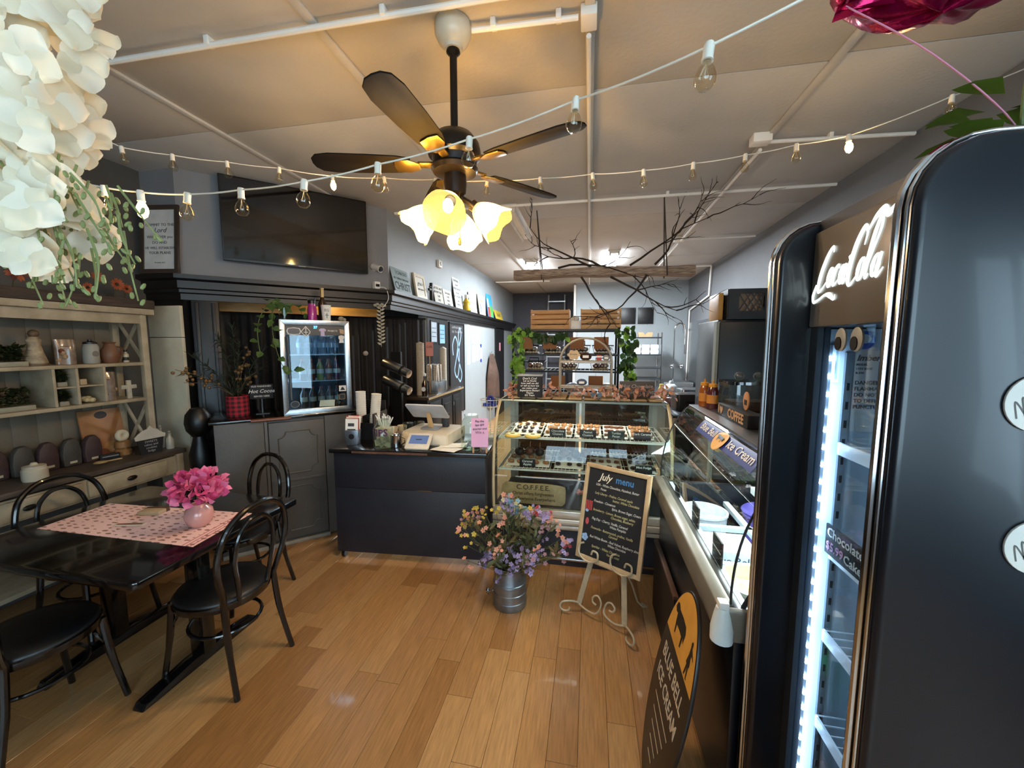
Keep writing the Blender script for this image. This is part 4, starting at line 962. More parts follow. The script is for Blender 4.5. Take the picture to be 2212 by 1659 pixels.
hexa = [(-.055,0),(-.045,.026),(0,.032),(.045,.026),(.055,0),(.045,-.026),(0,-.032),(-.045,-.026)]
sticker('hex_sticker', hexa, -.165, .705, WHV, ([(a*.86, b*.8) for a, b in hexa], VG))
dia = [(0,.05),(.036,.006),(.032,-.012),(0,-.04),(-.032,-.012),(-.036,.006)]
sticker('diamond_sticker', dia, -.075, .70, WHV, ([(a*.82, b*.82) for a, b in dia], BLK_PL))
obj('diamond_cross', M().box((-.078,-.5985,.675),(-.072,-.5975,.735)).box((-.093,-.5985,.695),(-.057,-.5975,.70)), WHV, fr_)
shirt = [(-.03,.02),(-.014,.032),(.014,.032),(.03,.02),(.024,.006),(.015,.01),(.016,-.034),(-.016,-.034),(-.015,.01),(-.024,.006)]
sticker('shirt_sticker', shirt, .055, .70, mat('vinyl_lilac', '#a79bb8', .5))
text('sticker_text', 'PROJECTS', .018, WHV, fr_, (.135,-.5955,.712), (1,0,0), (0,0,1), bold=.02)
sticker('tan_sticker', [(-.02,.025),(.016,.02),(.022,0),(.018,-.02),(-.016,-.012)], .212, .705, mat('vinyl_tan', '#b08d6c', .6))
blob = [(-.022,.03),(0,.038),(.026,.03),(.03,.012),(.016,.004),(.02,-.03),(-.02,-.03),(-.014,-.005),(-.024,.01)]
sticker('animal_sticker', blob, .205, .638, WHV)
sticker('round_badge', ell(.036,.03,24), -.185, .085, VG, (ell(.028,.022,24), BLK_PL))
sticker('square_sticker', [(-.03,-.026),(.03,-.026),(.03,.026),(-.03,.026)], .198, .20, WHV, ([(-.02,-.016),(.02,-.016),(.012,.0),(.004,.012),(-.006,.012),(-.012,.0)], BLK_PL))
sticker('yellow_sticker', rrect(.05,.05,.01), .192, .125, mat('vinyl_gold', '#8a6a35', .5), (rrect(.042,.042,.008), BLK_PL))
sticker('price_note', [(-.065,-.025),(.06,-.03),(.065,.028),(-.055,.03)], .065, .075, mat('note_green', '#aab3a4', .8))
# bottles
BW = glass('water_pet', '#cfdce4', 1.7)
w_me = [mesh('bottle_body', M().lathe([(0,0),(.026,0),(.029,.01),(.027,.05),(.029,.075),(.029,.12),(.012,.165),(.011,.175),(0,.175)], 14), BW, smooth=60), mesh('bottle_label', M().lathe([(.0295,.06),(.0295,.10)], 14), mat('label_water', '#c5ccd6', .5), smooth=60), mesh('bottle_cap', M().lathe([(0,.172),(.013,.172),(.013,.188),(0,.188)], 12), WHITE_PL)]
def bottles(z, xs, ys, label, mats, lab_m, cap_m, grp):
    for j, y in enumerate(ys):
        for i, x in enumerate(xs):
            e = thing('drink_bottle', label, 'bottle', DG(.927 + x, -y, ZB + z), R(45), grp)
            bm_m = mats[i % len(mats)]
            for me_, mm, nm in ((w_me[0], bm_m, 'bottle_body'), (w_me[1], lab_m, 'bottle_label'), (w_me[2], cap_m, 'bottle_cap')):
                k = nm + mm.name
                if k not in cache: cache[k] = me_.copy(); cache[k].materials.clear(); cache[k].materials.append(mm)
                obj(nm, cache[k], None, e)
SP = [mat('drink_red', '#5a1512', .2, coat=.4), mat('drink_red2', '#6a2218', .2, coat=.4), mat('drink_lime', '#7c7a2a', .2, coat=.4), mat('drink_orange', '#7a3018', .2, coat=.4), mat('drink_purple', '#4a1a3a', .2, coat=.4)]
xs5 = [-.105, -.035, .035, .105, .17]
bottles(.507, xs5, (-.50, -.38), 'clear water bottle on the top shelf of the mini fridge', [BW], mat('label_water2', '#8d96a2', .5), WHITE_PL, 'water bottles in the mini fridge')
bottles(.277, xs5, (-.50,), 'coloured sports drink bottle on the middle shelf of the mini fridge', SP, mat('label_sport', '#b9b4b0', .5), mat('cap_orange', '#b5451f', .5), 'sports drinks in the mini fridge')
bottles(.031, xs5, (-.50,), 'tea bottle on the bottom shelf of the mini fridge', [mat('drink_tea', '#4a2c18', .25, coat=.4)], mat('label_tea', '#b5a58c', .6), mat('cap_red', '#8c2c2c', .5), 'tea bottles in the mini fridge')
# things on top of the mini fridge
ZF = ZB + .8005
pb = thing('pink_water_bottle', 'pink sports bottle with black lid on the mini fridge', 'bottle', DG(.93, .42, ZF), R(45))
obj('bottle_body', M().lathe([(0,0),(.036,0),(.038,.01),(.038,.11),(.03,.135),(.03,.155),(0,.155)], 22), mat('magenta', '#a82f84', .3, coat=.3), pb)
obj('bottle_lid', M().lathe([(0,.155),(.032,.155),(.032,.182),(.012,.19),(0,.19)], 22).tube([(-.028,0,.18),(-.03,0,.205),(.0,0,.212),(.03,0,.205),(.028,0,.18)], .005, 6), BLK_PL, pb)
tc_ = thing('cross_tumbler', 'white tumbler with a small black cross beside the pink bottle', 'tumbler', DG(1.045, .42, ZF), R(45))
obj('tumbler_body', M().lathe([(0,0),(.034,0),(.042,.145),(.044,.148),(.04,.148),(.033,.01),(0,.01)], 24), WHITE_PL, tc_)
obj('tumbler_print', M().box((-.003,-.0405,.03),(.003,-.039,.075)).box((-.014,-.0405,.055),(.014,-.039,.060)), BLK_PL, tc_)
text('tumbler_text', 'EG', .032, BLK_PL, tc_, (0,-.0415,.10), (1,0,0), (0,-.06,1))
wn = thing('syrup_bottle', 'dark glass syrup bottle with pale neck behind the white tumbler', 'bottle', DG(1.035, .30, ZF), R(45))
obj('bottle_glass', M().lathe([(0,0),(.036,0),(.037,.17),(.016,.22),(.014,.25),(0,.25)], 20), mat('amber_dark', '#2a1708', .15, coat=.5), wn)
obj('bottle_neck', M().lathe([(0,.23),(.0155,.23),(.0155,.30),(.018,.302),(.018,.315),(0,.315)], 16), mat('gold_foil', '#a98f5c', .4, .4), wn)
sk = thing('skull_ornament', 'small pale ornament at the mini fridge corner', 'ornament', DG(1.165, .45, ZF))
obj('ornament_body', M().ball((0,0,.026),.026,10,(1.1,.9,.95)).ball((.03,.0,.02),.018,8), mat('ornament_grey', '#8a8070', .6, 0, .3, 40), sk)
GV = mat('vase_glass', '#b8c4b0', .15); 
pv = thing('trailing_pothos', 'trailing pothos in a glass vase on the mini fridge', 'plant', DG(.715, .42, ZF))
obj('vase', M().lathe([(0,0),(.04,0),(.044,.02),(.04,.10),(.046,.125)], 20), JG, pv, smooth=60)
PL1 = leafmat('pothos_leaf', '#4d6a34', .3); STG = mat('vine_green', '#5d6a3c', .7)
random.seed(21)
dn = Vector((.7071,-.7071,0)); sx_ = Vector((.7071,.7071,0))
def vine(root, start, path, n, L, lm, nm='leaf', wid=.75, jit=.02):
    P = bez([Vector(start)+Vector(p) for p in path], 8)
    obj('vine_stem', M().tube(P, .0028, 5), STG, root)
    for k in range(n):
        p = P[int((k+.6)/n*(len(P)-1))]
        d = Vector((rnd(-1,1), rnd(-1,1), rnd(-.9,.25)))
        d = (d + dn*.5).normalized()
        obj(nm, M().leaf((0,0,0), d, dn+Vector((0,0,.6)), L*rnd(.7,1.25), L*wid*rnd(.8,1.1), .2), lm, root, loc=tuple(p + Vector((rnd(-jit,jit), rnd(-jit,jit), 0))), smooth=0)
vine(pv, (0,0,.10), [(0,0,0), -sx_*.06+Vector((0,0,.05))+dn*.05, -sx_*.10+dn*.10+Vector((0,0,-.08)), -sx_*.10+dn*.20+Vector((0,0,-.28)), -sx_*.05+dn*.21+Vector((0,0,-.48)), sx_*.02+dn*.20+Vector((0,0,-.53))], 13, .075, PL1)
vine(pv, (0,0,.10), [(0,0,0), -sx_*.08+Vector((0,0,.06))+dn*.04, -sx_*.17+dn*.10+Vector((0,0,-.05)), -sx_*.21+dn*.19+Vector((0,0,-.2)), -sx_*.20+dn*.20+Vector((0,0,-.4))], 10, .08, PL1)
vine(pv, (0,0,.10), [(0,0,0), sx_*.05+Vector((0,0,.05)), sx_*.1+dn*.05+Vector((0,0,.02)), sx_*.13+dn*.07+Vector((0,0,-.05))], 6, .08, PL1)
vine(pv, (0,0,.10), [(0,0,0), -sx_*.05+Vector((0,0,.06)), -sx_*.12+Vector((0,0,.06))], 6, .07, PL1)
# plaid pot with artificial fir and gold berry sprays
pp_ = thing('plaid_pot', 'red plaid pot with dark fir twigs and gold berry sprays on the bar', 'plant pot', DG(.337, .40, ZB))
def plaid():
    m = mat('plaid_cloth', '#a01626', .8); N = m.node_tree.nodes; L = m.node_tree.links
    tc = N.new('ShaderNodeTexCoord'); sp = N.new('ShaderNodeSeparateXYZ'); L.new(tc.outputs['Object'], sp.inputs[0])
    at = N.new('ShaderNodeMath'); at.operation = 'ARCTAN2'; L.new(sp.outputs[0], at.inputs[0]); L.new(sp.outputs[1], at.inputs[1])
    def sq(sock, k):
        a = N.new('ShaderNodeMath'); a.operation = 'MULTIPLY'; a.inputs[1].default_value = k; L.new(sock, a.inputs[0])
        b = N.new('ShaderNodeMath'); b.operation = 'SINE'; L.new(a.outputs[0], b.inputs[0])
        c = N.new('ShaderNodeMath'); c.operation = 'GREATER_THAN'; c.inputs[1].default_value = 0; L.new(b.outputs[0], c.inputs[0]); return c.outputs[0]
    ad = N.new('ShaderNodeMath'); ad.operation = 'ADD'; L.new(sq(at.outputs[0], 12), ad.inputs[0]); L.new(sq(sp.outputs[2], 175), ad.inputs[1])
    hf = N.new('ShaderNodeMath'); hf.operation = 'MULTIPLY'; hf.inputs[1].default_value = .5; L.new(ad.outputs[0], hf.inputs[0])
    mx = N.new('ShaderNodeMix'); mx.data_type = 'RGBA'; mx.inputs[6].default_value = lin('#a51a2c'); mx.inputs[7].default_value = lin('#2a0a0e')
    L.new(hf.outputs[0], mx.inputs[0]); L.new(mx.outputs[2], N['Principled BSDF'].inputs['Base Color']); return m
obj('pot', M().lathe([(0,0),(.078,0),(.082,.01),(.082,.165),(.076,.17),(.07,.15),(0,.15)], 28), plaid(), pp_)
FIR = leafmat('fir_needle', '#2c3326', .3, .2); random.seed(9)
def firtwig(base, tip, n):
    base, tip = Vector(base), Vector(tip); P = bez([base, base.lerp(tip,.5)+Vector((0,0,.04)), tip], 8)
    m = M().tube(P, .003, 5)
    for k in range(n):
        i = int(k/n*(len(P)-1)); d = (P[min(i+1,len(P)-1)]-P[i]).normalized()
        q = d*rnd(.5,1) + Vector((rnd(-1,1), rnd(-1,1), rnd(-1,1)))*.9
        m.leaf(P[i], q, (0,0,1), rnd(.05,.09), .010, .1)
    return m
for a, b, r_, h, n in ((0,0,.02,.60,90),(1,.3,.16,.42,60),(-1,.25,.2,.36,60),(-1,-.2,.24,.22,55),(.8,-.5,.18,.25,50),(.2,.9,.15,.45,50),(-.5,.8,.14,.5,55)):
    obj('fir_twig', firtwig((0,0,.15), (sx_.x*a*r_*1.4+b*.06, sx_.y*a*r_*1.4-b*.06, .15+h), n), FIR, pp_, smooth=0, kind=None)
GOLD = mat('gold_berry', '#7d6240', .35, .5, .25, 30)
bme = mesh('berry', M().ball((0,0,0), .013, 8), GOLD)
def spray(tip, n):
    P = bez([Vector((0,0,.15)), Vector(tip)*.5+Vector((0,0,.12)), Vector(tip)], 8)
    s_ = obj('berry_stem', M().tube(P, .002, 5), mat('dry_stem', '#5b4a34', .8), pp_)
    for k in range(n):
        p = P[int(len(P)*(.5+.5*k/n))-1]
        obj('berry', bme, None, s_, loc=tuple(p + Vector((rnd(-.03,.03), rnd(-.03,.03), rnd(-.03,.03)))))
spray(-sx_*.38+dn*.02+Vector((0,0,.40)), 12); spray(-sx_*.33+dn*.05+Vector((0,0,.30)), 9)
spray(sx_*.10+dn*.06+Vector((0,0,.56)), 10); spray(sx_*.04+dn*.08+Vector((0,0,.42)), 9); spray(sx_*.14+dn*.05+Vector((0,0,.36)), 8)
hcs = thing('cocoa_sign', 'small black hot cocoa sign standing beside the plaid pot', 'sign', DG(.51, .40, ZB), R(45))
obj('sign_panel', M().box((-.085,-.006,.13),(.085,.006,.255)), CHALK, hcs, .002)
obj('sign_post', M().box((-.005,-.004,0),(.005,.004,.13)).box((-.05,-.03,0),(.05,.03,.006)), BLK_PL, hcs)
for s_, sz, z, sh in (('OLD FASHIONED', .019, .237, 0), ('Hot Cocoa', .042, .195, .3), ('SERVED HERE', .019, .152, 0)):
    text('sign_text', s_, sz, WHV, hcs, (0,-.0068,z), (1,0,0), (0,0,1), shear=sh, bold=.01)
# ================================================================ camera, cube, garland at the ledge corner
cm_ = thing('security_camera', 'white bullet security camera below the flat screen corner', 'camera', DG(1.60, 0, 2.51), R(45))
obj('mount', M().lathe([(0,0),(.03,0),(.03,.012),(.01,.02),(.01,.05)], 16, (0,0,0), (0,-1,0)), WHITE_PL, cm_)
obj('camera_body', M().lathe([(0,-.05),(.028,-.05),(.032,-.04),(.032,.05),(.035,.055),(.035,.075),(0,.075)], 20, (0,-.06,0), (.45,-.75,-.3)), WHITE_PL, cm_)
obj('lens', M().lathe([(0,.0755),(.03,.0755),(.026,.082),(0,.083)], 20, (0,-.06,0), (.45,-.75,-.3)), BLACKG, cm_)
cb_ = thing('cube_camera', 'small white cube camera on the ledge corner', 'camera', DG(1.60, .06, 2.286), R(60))
obj('cube_body', M().box((-.03,-.03,.01),(.03,.03,.075)), WHITE_PL, cb_, .004)
obj('cube_face', M().box((-.022,-.031,.022),(.022,-.0295,.05)), BLK_PL, cb_); obj('cube_base', M().box((-.025,-.025,0),(.025,.025,.01)), WHITE_PL, cb_)
obj('power_cord', M().tube(bez([(.03,0,.02),(.08,-.05,.01),(.09,-.08,-.1),(.03,-.06,-.2)], 6), .004, 5), WHITE_PL, cb_)
gl = thing('white_garland', 'short white leaf garland hanging from the ledge corner', 'garland', DG(1.63, .075, 2.12))
obj('garland_cord', M().tube([(0,0,-.02),(.003,0,-.2),(-.002,0,-.44)], .0025, 5), mat('cord_white', '#b5ad9a', .8), gl)
GWL = leafmat('garland_white', '#b9b4a2', .12)
for k in range(22):
    z = -.02 - .019*k; s_ = -1 if k % 2 else 1
    obj('garland_leaf', M().leaf((0,0,0), sx_*s_ + Vector((0,0,.5)) + dn*rnd(0,.5), dn, .05, .024, .1), GWL, gl, loc=(0,0,z), smooth=0)
for k in range(5): obj('garland_flower', M().ball((0,0,0), .020, 8, (1,1,.8)), GWL, gl, loc=tuple(-sx_*(.055-.025*k) + Vector((0,0,-.005+.012*(k % 2)))))
# ================================================================ pictures along the ledge
XL = -2.10
def leaner(name, label, y0, y1, h, col, edge='#2a2420', lean=8, t_=.022, cat='sign', frame_w=0, mat_=None):
    w = y1 - y0
    e = thing(name, label, cat, (XL, (y0+y1)/2, 2.2855), rot=(0, R(-lean), 0))
    m_ = mat_ or mat('board_'+col, col, .6, 0, .06)
    if frame_w:
        fm = M().box((-t_,-w/2,0),(0,w/2,frame_w)).box((-t_,-w/2,h-frame_w),(0,w/2,h)).box((-t_,-w/2,frame_w),(0,-w/2+frame_w,h-frame_w)).box((-t_,w/2-frame_w,frame_w),(0,w/2,h-frame_w))
        obj('frame', fm, mat('edge_'+edge, edge, .5), e); obj('face', M().box((-t_,-w/2+frame_w,frame_w),(-.008,w/2-frame_w,h-frame_w)), m_, e)
    else:
        obj('face', M().box((-.004,-w/2,0),(0,w/2,h)), m_, e); obj('back_board', M().box((-t_,-w/2,0),(-.0045,w/2,h)), mat('edge_'+edge, edge, .6), e)
    return e
def ltext(e, s_, sz, y, z, m_=None, x=.0008, **k): text('sign_text', s_, sz, m_ or PR, e, (x, y, z), (0,1,0), (0,0,1), **k)
e = leaner('verse_sign', 'teal grey wooden sign lettered with a bible verse about Christ on the ledge', 4.08, 4.50, .285, '#7e9191', lean=14)
ltext(e, 'CHRIST', .125, 0, .075, PR, bold=.01, sx=.92); ltext(e, 'I CAN DO', .06, .03, .235); ltext(e, 'ALL THINGS THROUGH', .034, 0, .165)
e = leaner('framed_print', 'cream framed script print leaning on the ledge', 4.64, 4.95, .31, '#d6d2c4', '#c2b596', cat='picture', frame_w=.04, lean=9)
ltext(e, 'grace', .07, 0, .19, x=-.007, shear=.4); ltext(e, 'upon grace', .04, 0, .12, x=-.007, shear=.4)
hm = thing('wooden_cross', 'dark metal and wood ornament between the framed print and stone plaque', 'ornament', (XL, 5.08, 2.2855))
obj('ornament_post', M().box((-.02,-.02,0),(.02,.02,.24)), mat('dark_iron', '#2b2724', .5, .4), hm, .004); obj('ornament_arm', M().box((-.015,-.09,.13),(.015,.09,.16)).box((-.012,-.06,.175),(.012,.07,.19)), MATS['dark_iron'], hm, .003)
for i, (a, b, h, c, lab) in enumerate(((5.22,5.55,.26,'#b7b2a4','whitewashed slate plaque with faint lettering on the ledge'), (5.58,5.95,.24,'#c4bfb2','weathered white plaque beside the slate plaque on the ledge'))):
    e = leaner('plaque', lab, a, b, h, c, '#3a322a', 9)
    for k in range(4): ltext(e, ('BE STILL AND', 'KNOW THAT', 'I AM', 'GOD') [k] if i == 0 else ('Give thanks', 'in all', 'things', 'always')[k], .045, 0, h-.05-.055*k)
e = leaner('tall_sign', 'tall white lettered sign standing highest on the ledge', 6.08, 6.42, .50, '#c6c8c8', '#2a241c', 8, .035)
for k in range(7): ltext(e, ('SOMETIMES', 'you will', 'NEVER KNOW', 'the value', 'OF A MOMENT', 'until', 'A MEMORY')[k], .042 if k % 2 else .05, 0, .45-.065*k)
yb = thing('yellow_bottle', 'yellow decorated bottle with white cap on the ledge', 'bottle', (XL, 6.62, 2.2855))
obj('bottle_body', M().lathe([(0,0),(.06,0),(.065,.02),(.06,.08),(.05,.11),(.06,.15),(.03,.2),(.03,.21),(0,.21)], 18), mat('bottle_yellow', '#c9a51e', .4), yb); obj('bottle_cap', M().lathe([(0,.21),(.034,.21),(.034,.27),(0,.27)], 14), WHITE_PL, yb)
e = leaner('white_sign', 'white canvas with black script beside the yellow bottle', 6.88, 7.30, .36, '#d6d6d0', '#2a241c')
for k in range(3): ltext(e, ('it is', 'well with', 'my soul')[k], .08, 0, .28-.1*k, shear=.3)
e = leaner('peach_sign', 'peach canvas with a blue bottle painting on the ledge', 7.48, 7.92, .40, '#d0b79c', '#2a241c', cat='painting')
obj('painted_bottle', M().box((.0002,-.13,.05),(.001,-.07,.22)), mat('paint_blue', '#35609a', .6), e); ltext(e, 'sip sip', .08, .06, .29, mat('paint_rust', '#a8552a', .6))
e = leaner('bright_painting', 'bright blue red and green painted canvas on the ledge', 8.16, 8.62, .50, '#2f8fc4', '#1a3a5a', cat='painting')
obj('painted_red', M().box((.0002,-.2,.0),(.001,-.04,.22)), mat('paint_red', '#c03428', .6), e); obj('painted_white', M().box((.0002,-.2,.22),(.001,-.08,.40)), WHITE_PL, e); obj('painted_green', M().prism(ell(.14,.14,20,.1,.14), .0008, o=(.0002,0,0), X=(0,1,0), Y=(0,0,1), Z=(1,0,0)), mat('paint_green', '#4f9a4a', .6), e)
e = leaner('yellow_sign', 'small yellow slanted sign at the far end of the ledge', 8.85, 9.6, .25, '#c9ad3c', lean=18)
ltext(e, 'Smile!', .15, 0, .12)
th = thing('wall_thermostat', 'small white sensor box high on the left wall', 'sensor', (-2.17, 5.52, 2.86))
obj('sensor_case', M().box((0,-.06,-.05),(.04,.06,.05)), WHITE_PL, th, .005); obj('sensor_disc', M().lathe([(0,.04),(.03,.04),(.025,.05),(0,.05)], 18, (0,0,0), (1,0,0)), mat('sensor_grey', '#b0b0b0', .4), th)
# framed notes, chalkboard and papers on the left wall
for i, (a, b, z0, z1, c) in enumerate(((5.16,5.42,1.72,2.04,'#a9b8c6'),(5.47,5.74,1.70,2.02,'#7fb0d2'))):
    e = thing('framed_note', ('pale framed notice on the black wall strip beside the curtain', 'blue framed notice beside the chalkboard')[i], 'notice', (-2.169, (a+b)/2, z0))
    w = (b-a)/2; obj('frame', M().box((0,-w,0),(.015,w,.02)).box((0,-w,z1-z0-.02),(.015,w,z1-z0)).box((0,-w,.02),(.015,-w+.02,z1-z0-.02)).box((0,w-.02,.02),(.015,w,z1-z0-.02)), BLK_PL, e); obj('note_sheet', M().box((0,-w+.02,.02),(.008,w-.02,z1-z0-.02)), mat('note_'+c, c, .6), e)
    for k in range(3): obj('note_line', M().box((.0082,-w+.05,.09+.06*k),(.0088,w-.05,.098+.06*k)), PR, e)
struct('trim_2', M().box((-2.17,5.062,0),(-2.1695+.006,5.85,2.08)), BLACK)
cbd = thing('wall_chalkboard', 'tall wall chalkboard with blue looping chalk lettering', 'chalkboard', (-2.1625, 6.25, 0))
obj('board_panel', M().box((0,-.37,.55),(.012,.37,2.06)), CHALK, cbd); obj('board_frame', M().box((.012,-.37,.55),(.02,-.34,2.06)).box((.012,.34,.55),(.02,.37,2.06)).box((.012,-.34,2.03),(.02,.34,2.06)), BLACK, cbd)
m = M(); loops = [(-.2,.55),(-.22,.72),(-.1,.85),(.02,.72),(-.05,.5),(-.14,.3),(-.02,.18),(.08,.34),(.1,.6),(.06,.85),(.14,1.0),(.2,.88),(.1,.7),(.02,.55),(.12,.38),(.22,.22),(.14,.1),(.04,.16)]
ribbon(m, [(p.x, p.y) for p in bez([(a, b, 0) for a, b in loops], 8)], .03, 0); m.xf(frame((.0128, 0, .98), (0,1,0), (0,0,1))); obj('chalk_script', m, mat('chalk_blue', '#8fb2dc', .9), cbd, smooth=0)
for k in range(12):
    ltext_e = text('chalk_note', ('Latte', 'Mocha', 'Chai', 'Iced', 'Drip', 'Tea')[k % 6], .055, mat('chalk_dim', '#9a9a9c', .9), cbd, (.0128, -.2+.13*(k % 4), 1.98-.07*(k//4) if k < 8 else .85-.1*(k-8)), (0,1,0), (0,0,1), shear=.2)
for i, (a, b, z0, z1) in enumerate(((6.84,7.02,1.34,2.06),(7.12,7.40,1.72,2.02),(7.46,7.66,1.70,1.87),(7.15,7.36,1.37,1.68),(7.43,7.60,1.39,1.67),(7.69,7.84,1.40,1.67))):
    pq = tag(obj('wall_paper', M().box((0,-(b-a)/2,0),(.002,(b-a)/2,z1-z0)), PAPER, loc=(-2.169, (a+b)/2, z0)), ('long printed paper strip beside the chalkboard', 'upper printed sheet on the left wall', 'small upper printed sheet on the left wall', 'lower printed sheet beside the long strip', 'narrow lower sheet on the left wall', 'taped lower sheet with blue tape on the left wall')[i], 'paper')
    for k in range(4): obj('print_line', M().box((.0022,-(b-a)*.4,(z1-z0)*(.2+.18*k)),(.0026,(b-a)*.35,(z1-z0)*(.2+.18*k)+.01)), mat('faint_ink', '#8d9298', .8), pq)
    if i == 5: obj('tape', M().box((.0022,-.05,z1-z0-.03),(.003,.05,z1-z0+.04)), MATS['tape_blue'], pq); obj('tape', M().box((.0022,-.05,-.05),(.003,.05,.02)), MATS['tape_blue'], pq)
dd = obj('door_1', M().box((-2.1695,8.95,0),(-2.14,9.85,2.1)), BLACK); dd['kind'] = 'structure'
obj('door_sticker', M().box((-2.1398,9.3,1.55),(-2.139,9.45,1.75)), mat('sticker_pink', '#c98a98', .6), dd)
# ================================================================ back bar along the left wall
bb = thing('back_bar', 'dark panelled back bar counter along the left wall below the chalkboard', 'counter', (-2.16, 4.98, 0))
obj('carcass', M().box((0,-.60,.05),(.27,.66,1.04)), BLACK, bb)
obj('top', M().box((-.0,-.63,1.04),(.30,.69,1.075)), mat('bar_top_brown', '#3a2c20', .25, 0, .2, coat=.3), bb, .004)
obj('top_edge', M().box((.300,-.63,1.045),(.303,.69,1.07)), mat('edge_tan', '#a58f66', .4), bb)
for y in (-.56,-.15,.26):
    d_ = obj('door', M().box((.27,y,.12),(.288,y+.37,1.0)), BLACK, bb, .004); obj('door_panel', M().box((.288,y+.06,.2),(.296,y+.31,.92)), BLACK, d_, .006); obj('hinge', M().box((.288,y+.0,.85),(.293,y+.02,.9)), CHROME, d_)
ZK = 1.0755
def onbar(x, y, z=ZK): return (-2.16+x, 4.98+y, z)
ic_ = thing('cup_caddy', 'steel caddy packed with silver cup lids on the back bar', 'caddy', onbar(.14, -.05))
obj('caddy_box', M().box((-.11,-.16,0),(.11,.16,.01)).box((-.11,-.16,.01),(-.10,.16,.14)).box((.10,-.16,.01),(.11,.16,.14)).box((-.10,-.16,.01),(.10,-.15,.16)).box((-.10,.15,.01),(.10,.16,.16)), STEEL, ic_, .003)
lid_me = mesh('lid_stack', M().lathe([(0,0),(.030,0)] + [(.030+.002*(k % 2), .006*k) for k in range(1, 60)] + [(0,.36)], 14), mat('silver_lids', '#b9b6ae', .25, .6, .2, 60))
for k, (x, y, h) in enumerate(((-.05,-.1,.0),(.04,-.1,.03),(-.05,-.02,.02),(.05,-.02,-.02),(-.04,.07,.03),(.05,.07,0))): obj('lid_stack', lid_me, None, ic_, loc=(x,y,.012), rot=(0,rnd(-.05,.05),0))
for k, (x, y, h, c, nm, lab) in enumerate(((.10,-.40,.66,'#a89a86','paper_roll','tall pale tube of stacked cups on the back bar'), (.13,.30,.60,'#c2b8a6','cup_sleeve_stack','tall stack of clear lids beside the chalkboard'))):
    o_ = tag(obj(nm, M().lathe([(0,0),(.05,0)] + [(.05-.003*(j % 2), .014*j) for j in range(1, int(h/.014))] + [(0,h)], 18), mat('stack_'+c, c, .6, 0, .1, 40), loc=onbar(x, y), smooth=60), lab, 'cups')
pg = thing('pink_note', 'pink handwritten card standing in the cup caddy', 'card', onbar(.15, -.225, ZK)); obj('card_sheet', M().box((-.05,-.002,.48),(.05,.0,.66)), mat('note_pink', '#d08a80', .7), pg); obj('card_stick', M().box((-.005,.0005,0),(.005,.004,.6)), WOOD_L, pg); text('card_text', 'Lids', .05, PR, pg, (0,-.003,.6), (1,0,0), (0,0,1), shear=.3)
sb = thing('syrup_bottle', 'dark syrup bottle with round white label on the back bar', 'bottle', onbar(.17, -.44)); obj('bottle_glass', M().lathe([(0,0),(.036,0),(.038,.02),(.036,.14),(.014,.19),(.014,.24),(0,.24)], 18), MATS['amber_dark'], sb); obj('bottle_cap', M().lathe([(0,.24),(.017,.24),(.02,.27),(0,.275)], 14), WHITE_PL, sb); obj('round_label', M().prism(ell(.028,.028,18), .001, o=(0,-.0378,.08), X=(1,0,0), Y=(0,0,1), Z=(0,-1,0)), WHITE_PL, sb)
# tilted steel cup dispensers on a black stand
ds = thing('cup_dispenser', 'black stand with two tilted steel cup dispenser tubes', 'dispenser', (-2.12, 4.16, 0), R(0))
obj('stand_frame', M().box((-.10,-.02,0),(.02,.02,1.62)).box((-.2,-.15,0),(.15,.15,.03)), BLK_PL, ds)
for z in (1.43, 1.24):
    d_ = obj('dispenser_tube', M().lathe([(0,0),(.052,0),(.055,.01),(.055,.26),(.047,.275),(.047,.36),(0,.37)], 22, (-.16,-.06,z+.07), (.92,-.18,-.34)), STEEL, ds)
    obj('tube_ring', M().lathe([(.056,.255),(.060,.255),(.060,.275),(.056,.275),(.056,.255)], 22, (-.16,-.06,z+.07), (.92,-.18,-.34)), BLK_PL, d_)
for k, (x, y) in enumerate(((.02,.40),(.10,.46))):
    o_ = tag(obj('plastic_cup', M().lathe([(.032,0),(.045,.12),(.047,.122)], 20).lathe([(0,.0),(.032,.001)], 20), glass('cup_clear', '#dfe4e2', 1.6), loc=CP(-.20+x, y+.04), smooth=60), 'clear plastic cup behind the register', 'cup', 'clear cups behind the register')
lb = tag(obj('legal_pad', M().box((-.1,-.14,0),(.1,.14,.012)), mat('pad_yellow', '#c3b878', .7), loc=onbar(.16,-.48,ZK+.0)), 'yellow pad of paper lying on the back bar end', 'pad') if 0 else None
# ================================================================ table and bentwood chairs
tb = thing('dining_table', 'glossy black rectangular dining table on two pedestals', 'table', (-2.36, 1.63, 0))
obj('table_top', M().prism([(a, b) for a, b in rrect(1.16, .92, .03)], .035, o=(0,0,.705)), BLACKG, tb, .006)
for x in (-.27, .33):
    obj('pedestal', M().box((x-.045,-.035,.05),(x+.045,.035,.67)), BLACKG, tb, .006)
    obj('foot_bar', M().prism([(-.33,0),(.33,0),(.31,.03),(.08,.06),(-.08,.06),(-.31,.03)], .07, o=(x-.035,0,0), X=(0,1,0), Y=(0,0,1)), BLACKG, tb, .008)
    obj('top_bar', M().box((x-.03,-.36,.67),(x+.03,.36,.705)), BLACKG, tb, .004)
ZT = .7405
CHB = mat('chair_black', '#0c0b0b', .2, 0, .2, 8, coat=.5); VIN = mat('seat_vinyl', '#111113', .42, 0, .2, 20, .05, 120)
